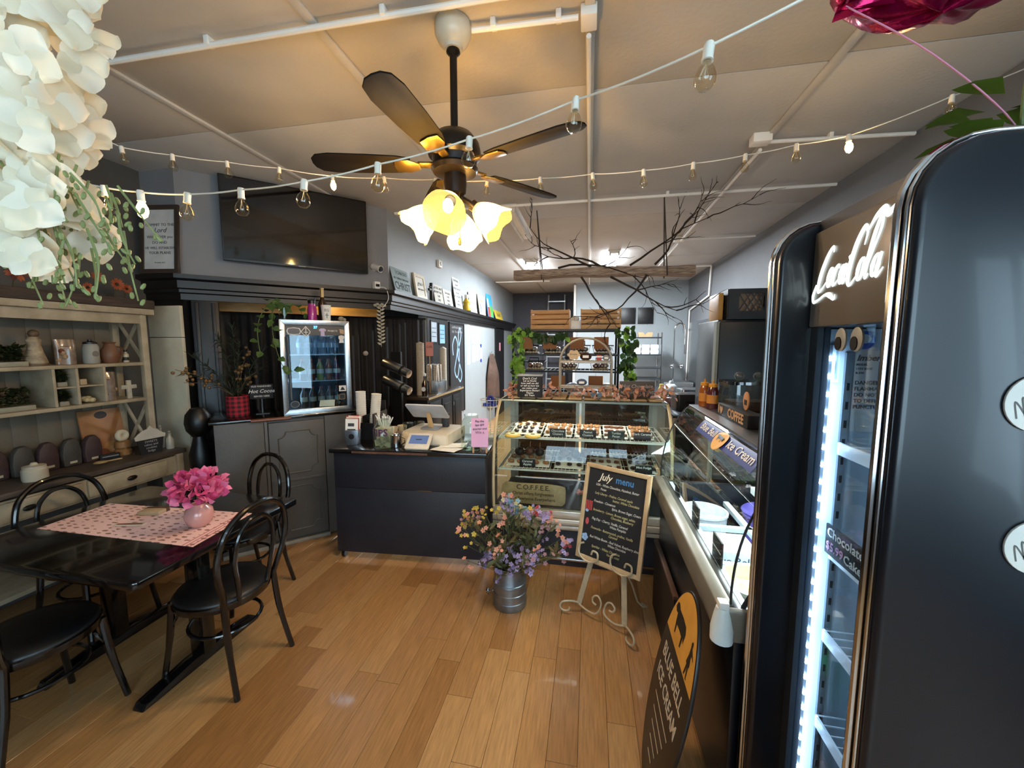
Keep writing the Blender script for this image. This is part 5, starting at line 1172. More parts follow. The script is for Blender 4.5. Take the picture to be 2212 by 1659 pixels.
def chair(label, loc, rz):
    e = thing('bentwood_chair', label, 'chair', loc, rz, 'bentwood chairs around the black table')
    obj('seat', M().lathe([(0,.43),(.19,.43),(.202,.44),(.205,.452),(.195,.466),(.12,.474),(0,.472)], 36), VIN, e, smooth=60)
    obj('seat_ring', M().lathe([(.17,.415),(.21,.415),(.212,.42),(.212,.445),(.205,.45),(.17,.44),(.17,.415)], 36), CHB, e)
    for s in (-1, 1):
        obj('leg', M().tube(bez([(s*.145,-.15,.43),(s*.155,-.165,.25),(s*.178,-.20,.0)], 5), [.016]*6+[.0135]*5, 10), CHB, e)
        obj('leg', M().tube(bez([(s*.150,.165,.47),(s*.158,.185,.25),(s*.178,.235,.0)], 5), [.0155]*6+[.0135]*5, 10), CHB, e)
    out = [(-.150,.165,.45),(-.168,.183,.52),(-.20,.20,.62),(-.205,.212,.72),(-.17,.228,.83),(-.09,.24,.895),(0,.243,.91)]
    out = out + [(-x, y, z) for x, y, z in out[-2::-1]]
    obj('back_frame', M().tube(bez(out, 6), .0145, 10), CHB, e)
    inn = [(-.085,.188,.45),(-.10,.20,.55),(-.118,.21,.66),(-.10,.222,.77),(-.05,.229,.83),(0,.231,.842)]
    inn = inn + [(-x, y, z) for x, y, z in inn[-2::-1]]
    obj('back_loop', M().tube(bez(inn, 6), .0115, 9), CHB, e)
    obj('stretcher_ring', M().tube([(.158*math.cos(2*PI*i/28), .158*math.sin(2*PI*i/28)+.005, .27) for i in range(28)], .009, 8, closed=True), CHB, e)
    for s in (-1, 1): obj('brace', M().tube(bez([(s*.152,-.155,.30),(s*.13,-.13,.37),(s*.08,-.165,.42)], 5), .007, 6), CHB, e)
    return e
chair('black bentwood chair on the open floor side, its seat under the table edge', (-1.86, 1.62, 0), R(-90))
chair('black bentwood chair between the table and the grey bar cabinet', (-2.30, 2.16, 0), R(-12))
chair('black bentwood chair with its back to the shop front at the table', (-2.36, 1.17, 0), R(180))
chair('black bentwood chair between the table and the hutch', (-2.88, 1.72, 0), R(90))
# patterned runner
def floralmat():
    m = mat('runner_print', '#c9a397', .8, 0, .08); N = m.node_tree.nodes; L = m.node_tree.links
    tc = N.new('ShaderNodeTexCoord'); mp = N.new('ShaderNodeMapping'); mp.inputs['Scale'].default_value = (1, 2.2, 1); L.new(tc.outputs['Object'], mp.inputs[0])
    v = N.new('ShaderNodeTexVoronoi'); v.inputs['Scale'].default_value = 17; v.inputs['Randomness'].default_value = .35; L.new(mp.outputs[0], v.inputs[0])
    nz = N.new('ShaderNodeTexNoise'); nz.inputs['Scale'].default_value = 60; L.new(tc.outputs['Object'], nz.inputs[0])
    ad = N.new('ShaderNodeMath'); ad.operation = 'MULTIPLY_ADD'; ad.inputs[1].default_value = .5; L.new(nz.outputs[0], ad.inputs[0]); L.new(v.outputs['Distance'], ad.inputs[2])
    lt = N.new('ShaderNodeMath'); lt.operation = 'LESS_THAN'; lt.inputs[1].default_value = .52; L.new(ad.outputs[0], lt.inputs[0])
    mx = N.new('ShaderNodeMix'); mx.data_type = 'RGBA'; mx.inputs[6].default_value = lin('#e6bdb4'); mx.inputs[7].default_value = lin('#8e6a5c')
    L.new(lt.outputs[0], mx.inputs[0]); L.new(mx.outputs[2], N['Principled BSDF'].inputs['Base Color']); return m
rn = thing('table_runner', 'pink patterned paper runner laid across the black table', 'table runner', (-2.345, 1.64, ZT))
q = [(-.478,-.18),(.508,-.178),(.470,.198),(-.495,.152)]
obj('runner_sheet', M().prism(q, .0012), floralmat(), rn)
for k in range(3):
    y0_ = .40 + .022*k
    obj('stripe', M().prism([(.508-.0*k-.02-.022*k,-.178),(.513-.02-.022*k,-.178),(.475-.02-.022*k,.196),(.470-.02-.022*k,.196)], .0004, o=(0,0,.0013)), mat('stripe_rose', '#a8505a', .8), rn)
ZR = ZT + .0018
vs_ = thing('peony_vase', 'small round pink vase holding a big pink peony bloom', 'vase', (-2.02, 1.655, ZR))
obj('vase', M().lathe([(0,0),(.035,0),(.055,.02),(.066,.055),(.06,.09),(.04,.112),(.036,.122),(.032,.118),(.03,.1),(0,.09)], 30), mat('vase_pink', '#c98f86', .2, 0, .06, coat=.4), vs_)
PE = [leafmat('peony_pink', '#d9568c', .2, .25), leafmat('peony_light', '#e77fa8', .15, .25)]
random.seed(3)
for k in range(190):
    a = rnd(0, 2*PI); el = math.asin(rnd(-.45, 1)); d = Vector((math.cos(a)*math.cos(el), math.sin(a)*math.cos(el), math.sin(el)))
    r_ = rnd(.05, .105)
    p = Vector((0,0,.195)) + Vector((d.x*r_*1.15, d.y*r_*1.15, d.z*r_*.95))
    if k % 8 == 0 or True:
        obj('petal', M().leaf((0,0,0), (d + Vector((rnd(-.4,.4), rnd(-.4,.4), rnd(-.2,.5)))), d, rnd(.03,.045), rnd(.045,.06), -.5), PE[k % 2], vs_, loc=tuple(p), smooth=60)
obj('stem', M().cyl((0,0,.06),(0,0,.17),.006,n=6), MATS['stem_green'], vs_)
nb = thing('napkin_packet', 'small kraft packet lying on the pink runner', 'packet', (-2.43, 1.735, ZR), R(12))
obj('packet_body', M().box((-.06,-.04,0),(.06,.04,.022)), mat('packet_tan', '#a58a68', .7), nb, .004); obj('packet_band', M().box((-.061,.012,.0),(.061,.034,.0225)), mat('packet_brown', '#4a2a18', .6), nb)
ph = thing('place_card', 'flat printed place card lying on the pink runner', 'card', (-2.39, 1.585, ZR), R(14))
obj('card_sheet', M().box((-.075,-.014,0),(.075,.014,.006)), mat('card_cream', '#cdb79c', .7), ph); obj('card_strip', M().box((-.065,-.006,.006),(.065,.006,.0068)), mat('card_rust', '#7a4030', .7), ph)
# ================================================================ hutch
HX = -3.55
hu = thing('painted_hutch', 'distressed cream painted hutch with shelves and cubbies against the left wall', 'hutch', (HX, 1.7, 0))
HP = mat('hutch_paint', '#9c8c72', .65, 0, .22, 9, .25, 50, col2='#ad9f86'); HB = mat('hutch_back', '#6d6355', .7, 0, .12, 6)
ya, yb_ = -.95, .92
L_ = lambda a, b: M().box((a[0]-HX, a[1]-1.7, a[2]), (b[0]-HX, b[1]-1.7, b[2]))
obj('counter_top', L_((-3.745,.72,.815),(-3.27,2.62,.85)), mat('hutch_top', '#4a4038', .5, 0, .25, 8, .15, 40), hu, .005)
for y in (.78, 2.54):
    for x in (-3.72, -3.32): obj('leg', L_((x,y,0),(x+.05,y+.05,.815)), HP, hu, .004)
obj('apron', L_((-3.305,.83,.66),(-3.29,2.54,.80)), HP, hu)
for a, b in ((.86,1.38),(1.41,1.93),(1.96,2.46)):
    d_ = obj('drawer_front', L_((-3.29,a,.675),(-3.272,b,.79)), HP, hu, .004)
    obj('drawer_knob', M().ball((-3.262-HX, (a+b)/2-1.7, .732), .022, 12, (.5,1.5,.8)), DBR, d_)
obj('lower_shelf', L_((-3.73,.83,.20),(-3.30,2.54,.23)), HP, hu, .004)
obj('back_panel', L_((-3.745,.80,.85),(-3.72,2.50,1.95)), HB, hu)
for k in range(13): obj('bead_board', L_((-3.7195,.86+.125*k,.86),(-3.715,.86+.125*k+.118,1.93)), HB, hu, .002)
for y in (.76, 2.455): obj('side_post', L_((-3.44,y,.85),(-3.40,y+.045,1.93)), HP, hu, .004); obj('rear_post', L_((-3.72,y,.85),(-3.68,y+.045,1.93)), HP, hu, .004)
obj('crown', L_((-3.745,.72,1.93),(-3.37,2.54,1.975)), HP, hu, .006)
obj('crown_rail', L_((-3.42,.8,1.86),(-3.40,2.455,1.93)), HP, hu, .003)
for z in (1.553, 1.278): obj('shelf', L_((-3.72,.8,z-.012),(-3.41,2.47,z+.012)), HP, hu, .003)
for y in (1.50, 1.93, 2.05, 2.205): obj('divider', L_((-3.70,y-.008,1.292),(-3.415,y+.008,1.54)), HP, hu, .002)
for a, b in ((1.94,2.04),(2.06,2.195)): obj('cubby_shelf', L_((-3.70,a,1.41),(-3.42,b,1.42)), HP, hu)
for s in (0, 1):
    z0, z1 = (1.57, 1.92) if s == 0 else (1.92, 1.57)
    obj('cross_brace', M().tube([(-3.68-HX, 2.478-1.7, z0), (-3.43-HX, 2.478-1.7, z1)], .012, 4), HP, hu)
    z0, z1 = (.86, 1.26) if s == 0 else (1.26, .86)
    obj('cross_brace', M().tube([(-3.68-HX, 2.478-1.7, z0), (-3.43-HX, 2.478-1.7, z1)], .012, 4), HP, hu)
# weathered beam and autumn flowers on top
tb_ = tag(obj('weathered_plank', M().box((-.17,-.9,0),(.17,.88,.07)), mat('dark_driftwood', '#3d3026', .8, 0, .4, 6, .4, 40, stretch=(8,1,8)), None, .012, loc=(HX, 1.68, 1.976)), 'dark weathered plank lying along the top of the hutch', 'plank')
RUST = [leafmat('rust_petal', '#9a4a24', .25, .2), leafmat('brown_petal', '#5c2a18', .25, .2)]
random.seed(8)
for k, (y, x, z, s) in enumerate(((2.36,-3.46,.10,1.0),(2.30,-3.55,.15,.9),(2.45,-3.50,.08,.8),(1.84,-3.48,.10,1.3),(1.76,-3.5,.2,1.2),(2.22,-3.52,.06,.8),(1.68,-3.46,.12,1.2))):
    e = thing('autumn_flower', ('rust orange silk daisy at the hutch top corner' if y > 2 else 'rust brown silk bloom on the hutch top behind the white flowers'), 'flower', (x, y, 2.0465), group='silk flowers at the hutch corner' if y > 2 else 'silk blooms behind the white flowers')
    obj('stem', M().tube([(-.03,0,.0),(-.01,0,z*.6),(0,0,z)], .003, 5), mat('stem_brown', '#4a3a20', .8), e)
    for j in range(16):
        a = 2*PI*j/16*2.1; d = Vector((.55, math.cos(a), math.sin(a)))
        obj('petal', M().leaf((0,0,0), d, (1,0,0), .05*s, .02*s, .15), RUST[j % 2 if y < 2 else 0], e, loc=(0,0,z), smooth=0)
    obj('flower_centre', M().ball((.008,0,z), .012*s, 8), mat('flower_centre_m', '#2c1a10', .8), e)
# ---------------------------------------------------------------- things in the hutch
S1, S2, S3 = 1.5655, 1.2905, .8505
def hb_(name, label, cat, y, z, x=-3.5, rz=0): return thing(name, label, cat, (x, y, z), rz)
MOSS = leafmat('moss_green', '#27341a', .35, .15)
def mossbox(y, z, w, h, lab, d=.1):
    e = hb_('moss_planter', lab, 'plant', y, z)
    obj('planter_tray', M().box((-.05,-w/2,0),(.05,w/2,.03)), mat('planter_pale', '#8f8a78', .6), e, .003)
    m = M()
    for k in range(420): m.leaf((rnd(-.045,.045), rnd(-w/2,w/2)*.92, .03+rnd(0,h*.6)), (rnd(-.5,1), rnd(-1,1), rnd(0,1)), (0,0,1), rnd(.025,.045), .02, .2)
    obj('moss', m, MOSS, e, smooth=0, kind='stuff')
random.seed(17)
mossbox(1.74, S1, .2, .15, 'green moss planter on the top hutch shelf'); mossbox(1.99, 1.4205, .05, .09, 'green moss in the upper small cubby') ; mossbox(1.99, S2, .05, .09, 'green moss in the lower small cubby'); mossbox(1.70, S2, .30, .17, 'wide green moss planter in the middle cubby')
fg = hb_('figurine', 'carved brown and white figurine on the top hutch shelf', 'figurine', 1.90, S1)
obj('figure_robe', M().lathe([(0,.012),(.05,.012),(.055,.02),(.04,.08),(.03,.13),(.036,.165),(.02,.185),(0,.19)], 16), mat('carved_cream', '#9c8a70', .6, 0, .4, 30), fg); obj('figure_head', M().ball((.005,0,.205), .026, 12), mat('carved_brown', '#5c4630', .6), fg); obj('figure_base', M().lathe([(0,0),(.06,0),(.06,.012),(0,.012)], 16), MATS['carved_brown'], fg)
def bag(y, z, h, lab):
    e = hb_('candy_bag', lab, 'bag', y, z)
    obj('bag_film', M().surf(lambda u, v: ((.035+.012*math.sin(6*u*PI))*math.cos(2*PI*u)*(1-.35*max(0,v-.7)/.3), .055*math.sin(2*PI*u)*(1-.3*max(0,v-.7)/.3*-1*.4), h*v), 20, 6, True), mat('bag_film_m', '#7a6656', .25, 0, .3, 25, coat=.4), e, smooth=60)
    obj('bag_tie', M().lathe([(.034,h*.72),(.038,h*.73),(.034,h*.74)], 14), mat('tie_red', '#7a2a20', .6), e)
    for k in range(14): obj('candy', M().ball((rnd(-.02,.03), rnd(-.04,.04), rnd(.015,h*.6)), .016, 7), (mat('candy_red', '#6e2c1e', .4), mat('candy_tan', '#a08060', .5))[k % 2], e)
bag(2.05, S1, .17, 'clear bag of brown sweets on the top hutch shelf'); bag(2.26, S2, .21, 'clear bag of red sweets in the end cubby')
jr = hb_('stoneware_jar', 'grey stoneware jar with dark lid on the top hutch shelf', 'jar', 2.19, S1)
obj('jar_body', M().lathe([(0,0),(.042,0),(.045,.01),(.045,.12),(.035,.14),(0,.14)], 22), mat('stoneware', '#8f8b82', .5, 0, .1), jr); obj('jar_lid', M().lathe([(0,.14),(.038,.14),(.038,.152),(.012,.16),(.012,.172),(0,.175)], 18), BLK_PL, jr); obj('jar_print', M().prism(ell(.02,.02,20), .0006, o=(.0455,0,.07), X=(0,1,0), Y=(0,0,1), Z=(1,0,0)), mat('print_soft', '#6a6660', .7), jr)
jg = hb_('clay_jug', 'brown clay jug beside the stoneware jar', 'jug', 2.305, S1)
obj('jug_body', M().lathe([(0,0),(.04,0),(.055,.04),(.055,.09),(.035,.12),(.03,.14),(.04,.155),(.036,.155),(.026,.14),(0,.13)], 22), mat('clay', '#6b4630', .5, 0, .15), jg); obj('jug_handle', M().tube(bez([(0,.04,.12),(0,.075,.11),(0,.07,.06),(0,.05,.05)], 5), .006, 6), MATS['clay'], jg)
sb2 = hb_('small_bottle', 'tiny white and black bottle at the end of the top hutch shelf', 'bottle', 2.405, S1)
obj('bottle_body', M().lathe([(0,0),(.018,0),(.018,.06),(.008,.07),(.008,.08),(0,.08)], 14), mat('bottle_cream', '#b8ad94', .5), sb2); obj('bottle_cap', M().lathe([(0,.08),(.010,.08),(.010,.095),(0,.095)], 12), BLK_PL, sb2); obj('bottle_label', M().lathe([(.0183,.015),(.0183,.04)], 14), mat('label_black', '#222020', .6), sb2)
cr = hb_('white_cross', 'small whitewashed cross leaning in the end cubby', 'cross', 2.37, S2, -3.45)
obj('cross_upright', M().box((-.008,-.015,0),(.008,.015,.14)), mat('whitewash', '#a9a08c', .7, 0, .15, 30), cr, .003); obj('cross_arm', M().box((-.008,-.05,.075),(.0085,.05,.105)), MATS['whitewash'], cr, .003)
hc2 = hb_('white_blossom', 'bunch of cream blossoms in the lower cubby', 'flowers', 2.125, S2)
for k in range(12): obj('blossom', M().ball((rnd(-.03,.04), rnd(-.05,.05), .02+rnd(0,.02)), .022, 8, (1,1,.8)), mat('blossom_cream', '#b8ab86', .8, 0, .15, 40, .4, 60), hc2)
cdl = hb_('cube_candle', 'small cream candle in the upper cubby', 'candle', 2.12, 1.4205)
obj('candle_wax', M().box((-.02,-.02,0),(.02,.02,.04)), mat('wax', '#b9aa8e', .5), cdl, .004); obj('wick', M().cyl((0,0,.04),(0,0,.05),.0015,n=5), BLK_PL, cdl)
bl_ = hb_('blue_tin', 'small blue and white tin in the middle cubby', 'tin', 1.58, S2)
obj('tin_body', M().lathe([(0,0),(.04,0),(.04,.11),(0,.11)], 18), mat('tin_blue', '#3a4358', .4), bl_); obj('tin_lid', M().lathe([(0,.11),(.042,.11),(.042,.13),(0,.13)], 18), WHITE_PL, bl_)
# counter of the hutch
cbz = thing('cutting_board', 'tall orange wooden board with painted pumpkins leaning at the hutch back', 'board', (-3.64, 2.32, S3), rot=(0,R(-9),0))
obj('board_panel', M().box((-.01,-.135,0),(.01,.135,.36)), mat('board_orange', '#96653a', .55, 0, .15, 8), cbz, .008); obj('board_oval', M().prism(ell(.04,.028,22,0,.315), .001, o=(.0105,0,0), X=(0,1,0), Y=(0,0,1), Z=(1,0,0)), mat('oval_dark', '#241a14', .6), cbz)
for k, (y, z, r_, c) in enumerate(((-.08,.05,.045,'#8a4a2a'),(.03,.06,.055,'#a5733f'),(.09,.10,.04,'#7a4a2c'),(-.03,.03,.035,'#6a3a26'))): obj('painted_pumpkin', M().prism(ell(r_,r_*.8,18,y,z), .001+.0004*k, o=(.0105,0,0), X=(0,1,0), Y=(0,0,1), Z=(1,0,0)), mat('pump_'+c, c, .6), cbz)
dn_ = thing('donut_ornament', 'white iced doughnut ornament in front of the orange board', 'ornament', (-3.55, 2.36, S3), rot=(0,0,0))
obj('donut_ring', M().lathe([(.014+.02*math.cos(t*PI/6)+.012, .02*math.sin(t*PI/6)) for t in range(13)], 20, (0,0,.15), (1,0,.1)), mat('donut_white', '#c9bda2', .4), dn_); obj('donut_stack', M().lathe([(0,0),(.05,0),(.052,.03),(.04,.045),(.05,.06),(.045,.1),(.03,.11),(0,.11)], 18), mat('donut_brown', '#8a6238', .6), dn_)
cs = thing('cupcake_sign', 'black and white cupcake shaped chalk sign on the hutch counter', 'sign', (-3.375, 2.43, S3), R(85))
cup = [(-.07,0),(.07,0),(.09,.115),(-.09,.115)]; top = [(-.10,.115),(.10,.115),(.105,.14),(.07,.16),(.05,.185),(.02,.195),(0,.22),(-.02,.195),(-.05,.185),(-.08,.165),(-.105,.14)]
obj('sign_case', M().prism(cup, .008, X=(1,0,0), Y=(0,0,1)), CHALK, cs); obj('sign_icing', M().prism(top, .008, X=(1,0,0), Y=(0,0,1)), mat('icing_white', '#b9b2a4', .6), cs)
for k in range(4): text('sign_text', ('SWEETS', 'cakes and', 'cookies', 'fudge')[k], .024, mat('chalk_dim', '#9a9a9c', .9), cs, (0,-.0088,.095-.024*k), (1,0,0), (0,0,1))
for k, (y, x, h) in enumerate(((2.57,-3.37,.13),(2.575,-3.47,.17))):
    e = thing('milk_bottle', ('short white glass bottle at the hutch counter end', 'taller pale glass bottle at the hutch counter end')[k], 'bottle', (x, y, S3)); obj('bottle_body', M().lathe([(0,0),(.026,0),(.028,.01),(.027,h*.6),(.013,h*.78),(.012,h*.92),(.016,h),(0,h)], 16), mat('milk_glass', '#9a968a', .25, 0, .05, coat=.3), e); obj('bottle_stopper', M().ball((0,0,h+.01), .012, 8), mat('stopper', '#8a8478', .4), e)
wj = thing('candle_jar', 'squat white lidded candle jar at the hutch counter front', 'candle', (-3.42, 1.79, S3)); obj('jar_body', M().lathe([(0,0),(.055,0),(.058,.01),(.058,.07),(.05,.08),(0,.08)], 24), mat('candle_white', '#b9ae98', .4), wj); obj('jar_lid', M().lathe([(0,.08),(.052,.08),(.052,.092),(.02,.098),(.012,.112),(0,.114)], 24), MATS['candle_white'], wj)
for k in range(5):
    e = thing('soap_bag', 'dark rounded gift bag with a pale tag on the hutch counter', 'bag', (-3.62+.015*k, 1.72+.113*k, S3), group='gift bags on the hutch counter')
    pr_ = [(-.05,0),(.05,0),(.055,.10),(.045,.16),(.02,.195),(-.02,.19),(-.045,.15),(-.055,.08)]
    obj('bag_body', M().prism(pr_, .05, o=(-.025,0,0), X=(0,1,0), Y=(0,0,1)), mat(('bag_plum', 'bag_grey')[k % 2], ('#3d2a2a', '#3c3834')[k % 2], .6, 0, .3, 20), e, .012); obj('bag_tag', M().box((.0255,-.02,.02),(.027,.02,.035)), mat('tag_pale', '#b3a78e', .7), e)
sc_ = thing('wood_scoop', 'pale wooden scoop lying on the hutch counter', 'scoop', (-3.40, 2.12, S3+.004), R(70)); obj('scoop_bowl', M().ball((0,0,.012), .03, 12, (1.4,1,.4)), mat('scoop_wood', '#9a8058', .6), sc_); obj('scoop_handle', M().cyl((.035,0,.012),(.11,0,.014),.006,n=8), MATS['scoop_wood'], sc_)
kn = thing('price_block', 'tiny dark price block in front of the orange board', 'sign', (-3.50, 2.24, S3), R(75)); obj('block', M().box((-.055,-.012,0),(.055,.012,.04)), CHALK, kn, .003); obj('block_line', M().box((-.045,-.0128,.02),(.045,-.0122,.026)), mat('chalk_dim', '#9a9a9c', .9), kn)
# framed lord print on the ledge of the return wall and a dark bust below
fp = thing('framed_verse', 'white verse print in a dark wooden frame on the ledge corner', 'picture', (-3.50, 2.715, 2.2855), R(0), rot=(R(-5),0,R(8)))
fd = mat('frame_dark', '#3a2f27', .5)
obj('frame', M().box((-.165,-.02,0),(.165,0,.035)).box((-.165,-.02,.525),(.165,0,.56)).box((-.165,-.02,.035),(-.135,0,.525)).box((.135,-.02,.035),(.165,0,.525)), fd, fp)
obj('print_sheet', M().box((-.135,-.008,.035),(.135,0,.525)), mat('print_white', '#c9c6c2', .6), fp)
for s_, sz, z, sh in (('COMMIT TO THE', .032, .40, 0), ('Lord', .055, .355, .35), ('WHATEVER you', .032, .30, 0), ('DO AND', .032, .255, 0), ('HE WILL ESTABLISH', .029, .21, 0), ('YOUR PLANS', .032, .17, 0), ('Proverbs 16:3', .016, .09, 0)):
    text('print_text', s_, sz, PR, fp, (0,-.0088,z), (1,0,0), (0,0,1), shear=sh)
bs = thing('black_form', 'black rounded bust in front of the cream panel', 'form', (-3.16, 2.645, 0))  # plain rounded black solid; what it represents is unknown
obj('form_top', M().lathe([(0,.93),(.05,.95),(.085,1.0),(.095,1.06),(.085,1.13),(.05,1.18),(0,1.19)], 22), BLK_PL, bs); obj('form_base', M().lathe([(0,.0),(.095,.0),(.095,.03),(.04,.08),(.035,.55),(.075,.66),(.08,.80),(.05,.9),(.04,.96),(0,.97)], 22), BLK_PL, bs)
# ================================================================ menu board on iron easel
IRON = mat('cream_iron', '#b3a489', .5, .2, .12, 30)
ux = Vector((.867,-.498,0)); un = Vector((-.498,-.867,0)); tl = R(12)
uu = Vector((0,0,1))*math.cos(tl) - un*math.sin(tl); uf = un*math.cos(tl) + Vector((0,0,1))*math.sin(tl)
EO = Vector((.09, 2.30, 0))
ez = thing('iron_easel', 'cream scrolled iron easel holding the menu chalkboard', 'easel', EO)
EP = lambda a, b, c=0: ux*a + uu*b + uf*c
for a0, a1 in ((-.155,-.085),(.155,.10)):
    obj('easel_bar', M().add([EP(a,b,c) for c in (-.006,.0) for a, b in ((a0-.017,.06),(a0+.017,.06),(a1+.017,.46),(a1-.017,.46))], [(3,2,1,0),(4,5,6,7),(0,1,5,4),(1,2,6,5),(2,3,7,6),(3,0,4,7)]), IRON, ez)
obj('rear_leg', M().tube([EP(.0,.5,-.02), Vector((.20,.14,.20)), Vector((.245,.20,.05)), Vector((.28,.21,.012)), Vector((.30,.19,.03)), Vector((.27,.17,.06))], .006, 7), IRON, ez)
def scroll(pts, r=.006): obj('scroll', M().tube(bez([EP(a, b, c) for a, b, c in pts], 6), r, 7), IRON, ez)
def foot(s):
    scroll([(s*.155,.07,.0),(s*.19,.075,.03),(s*.235,.06,.06),(s*.245,.03,.07),(s*.225,.012,.06),(s*.195,.02,.05),(s*.19,.04,.045)])
foot(-1); foot(1)
scroll([(-.155,.065,0),(-.10,.05,0),(-.04,.05,0),(-.01,.085,0),(-.005,.13,0),(-.03,.16,0),(-.06,.145,0),(-.06,.115,0),(-.035,.105,0)])
scroll([(.155,.065,0),(.10,.05,0),(.05,.06,0),(.02,.085,0),(.03,.14,0),(.06,.155,0),(.085,.135,0),(.075,.11,0),(.05,.11,0)])
def hook(c): 
    scroll([(c-.05,.455,.035),(c-.075,.44,.04),(c-.08,.40,.04),(c-.055,.365,.04),(c-.01,.35,.035),(c+.03,.36,.035),(c+.055,.385,.038),(c+.05,.42,.04),(c+.02,.425,.04),(c+.01,.40,.038)])
hook(-.10); hook(.12)
obj('rest_bar', M().tube([EP(-.16,.345,.0), EP(.17,.345,.0)], .006, 6), IRON, ez)
for a in (-.10,.12): obj('rest_arm', M().tube([EP(a,.347,-.002), EP(a,.345,.04)], .005, 6), IRON, ez)
mb = thing('menu_board', 'cream framed chalkboard lettered July menu on the iron easel', 'menu board', EO + EP(.010, .354, .008))
mbf = frame((0,0,0), ux, uu)
BP = lambda m: m.xf(mbf)
wbd_, hbd = .43, .60
FRM = mat('menu_frame', '#b79c78', .55, 0, .1, 20)
for a in (((-wbd_/2,0),(wbd_/2,0),(wbd_/2-.025,.025),(-wbd_/2+.025,.025)), ((-wbd_/2,hbd),(-wbd_/2+.025,hbd-.025),(wbd_/2-.025,hbd-.025),(wbd_/2,hbd)), ((-wbd_/2,0),(-wbd_/2+.025,.025),(-wbd_/2+.025,hbd-.025),(-wbd_/2,hbd)), ((wbd_/2,0),(wbd_/2,hbd),(wbd_/2-.025,hbd-.025),(wbd_/2-.025,.025))):
    obj('frame_rail', BP(M().prism(list(a), .022)), FRM, mb, .002)
sl = obj('slate', BP(M().box((-wbd_/2+.02,.02,.002),(wbd_/2-.02,hbd-.02,.012))), CHALK, mb)
def mt(s_, sz, x, y, col='#d9d6ce', sh=.2, al='LEFT', bold=.006, sx=.9):
    mm = mat('mchalk_'+col, col, .9, 0, .06)
    text('chalk_text', s_, sz, mm, sl, ux*x + uu*y + uf*.0128, ux, uu, shear=sh, align=al, bold=bold, sx=sx, ext=.0003)
mt('July', .062, -.115, .527, '#e6dcc8', .35, bold=.012); mt('menu', .058, -.005, .527, '#3f79b0', 0, bold=.018)
Y1, W1 = '#b3a878', '#c3c0b8'
for s_, x, y, c in (('USA - White Chocolate, Hazelnut, Butter', -.135, .476, W1), ('Pecan', -.10, .452, W1), ('Lady Liberty - Praline, Caramel apple', -.135, .423, Y1), ('butter, White Chocolate', -.01, .400, Y1), ('Freedom - Cinnamon', -.135, .372, W1), ('Spice, Brown Sugar, Cream', -.01, .350, W1), ('Strawberry - Lemon, Brown sugar, white', -.135, .318, Y1), ('Chocolate, Blueberry', -.01, .297, Y1), ('Flag Day - Cherry, Vanilla, Caramel', -.135, .262, W1), ('White Pumpkin', -.01, .240, W1), ('Fireworks - Butterscotch, praline, Vanilla', -.135, .205, Y1), ('Caramel', -.01, .184, Y1), ('Red White Boom - Red Velvet, Raspberry almond', -.135, .150, W1), ('White Chocolate', -.01, .128, W1), ('Sparkler - White Chocolate', -.115, .095, Y1), ('Vanilla, mint', -.01, .073, Y1)):
    mt(s_, .0215, x, y, c, .25, sx=.78)
def doodle(nm, polys, x, y, c): 
    for p in polys: obj(nm, BP(M().prism(p, .0006, o=(x,y,.0124))), mat('mchalk_'+c, c, .9, 0, .06), sl, smooth=0)
for k in range(4): doodle('flag_doodle', [[(-.03+.012*k,-.03),(-.022+.012*k,-.03),(-.022+.012*k,.03),(-.03+.012*k,.03)]], -.157, .335, '#b04040')
doodle('flag_star', [ell(.012,.010,8)], -.175, .30, '#8fb0d8'); doodle('heart_doodle', [ell(.012,.022,10)], -.165, .235, '#b04a50')
doodle('flower_doodle', [ell(.011,.011,8,.012*math.cos(k*1.26),.014*math.sin(k*1.26)) for k in range(5)], -.168, .135, '#8fb0d8')
# ================================================================ milk can bucket of dried flowers
bk = thing('flower_bucket', 'galvanised bucket overflowing with pastel artificial flowers', 'bucket', (-.485, 2.40, 0))
obj('bucket_body', M().lathe([(0,.0),(.108,0),(.110,.008),(.108,.045),(.111,.048),(.108,.052),(.106,.15),(.110,.155),(.110,.162),(.106,.168),(.105,.27),(.109,.275),(.105,.28),(.100,.275),(.100,.02),(0,.015)], 40), GALV, bk)
for z in (.10, .165): obj('bucket_band', M().lathe([(.1075,z),(.1105,z+.003),(.1075,z+.006)], 40), GALV, bk)
obj('bucket_handle', M().tube([(-.105,-.02,.09),(-.14,-.025,.085),(-.15,-.026,.07),(-.14,-.025,.06)], .008, 8).ball((-.145,-.025,.09), .014, 8), CHROME, bk)
random.seed(33)
FC = {'lilac': '#a793bd', 'lilac2': '#8f7fa8', 'yellow': '#cdb04a', 'peach': '#cf8f78', 'blue': '#7fabbe', 'red': '#b0444a', 'dusty': '#9a7078', 'cream': '#c3b48a'}
FM = {k: leafmat('fl_'+k, v, .18, .25) for k, v in FC.items()}
GR = [leafmat('fl_green', '#5b6140', .3), leafmat('fl_olive', '#6f6440', .3)]
fme = {}
for k in FC:
    m = M()
    for j in range(5):
        a = 2*PI*j/5; m.leaf((0,0,0), (math.cos(a), math.sin(a), .35), (0,0,1), 1, .85, .15)
    m.ball((0,0,.12), .17, 6)
    fme[k] = mesh('blossom', m, FM[k], smooth=0)
stm = mesh('stem', M().tube([(0,0,0),(.06,0,.5),(0,0,1)], .012, 4), GR[0])
lfm = [mesh('leaf', M().leaf((0,0,0), (0,0,1), (1,0,0), 1, .32, .25), g_, smooth=0) for g_ in GR]
nf = 0
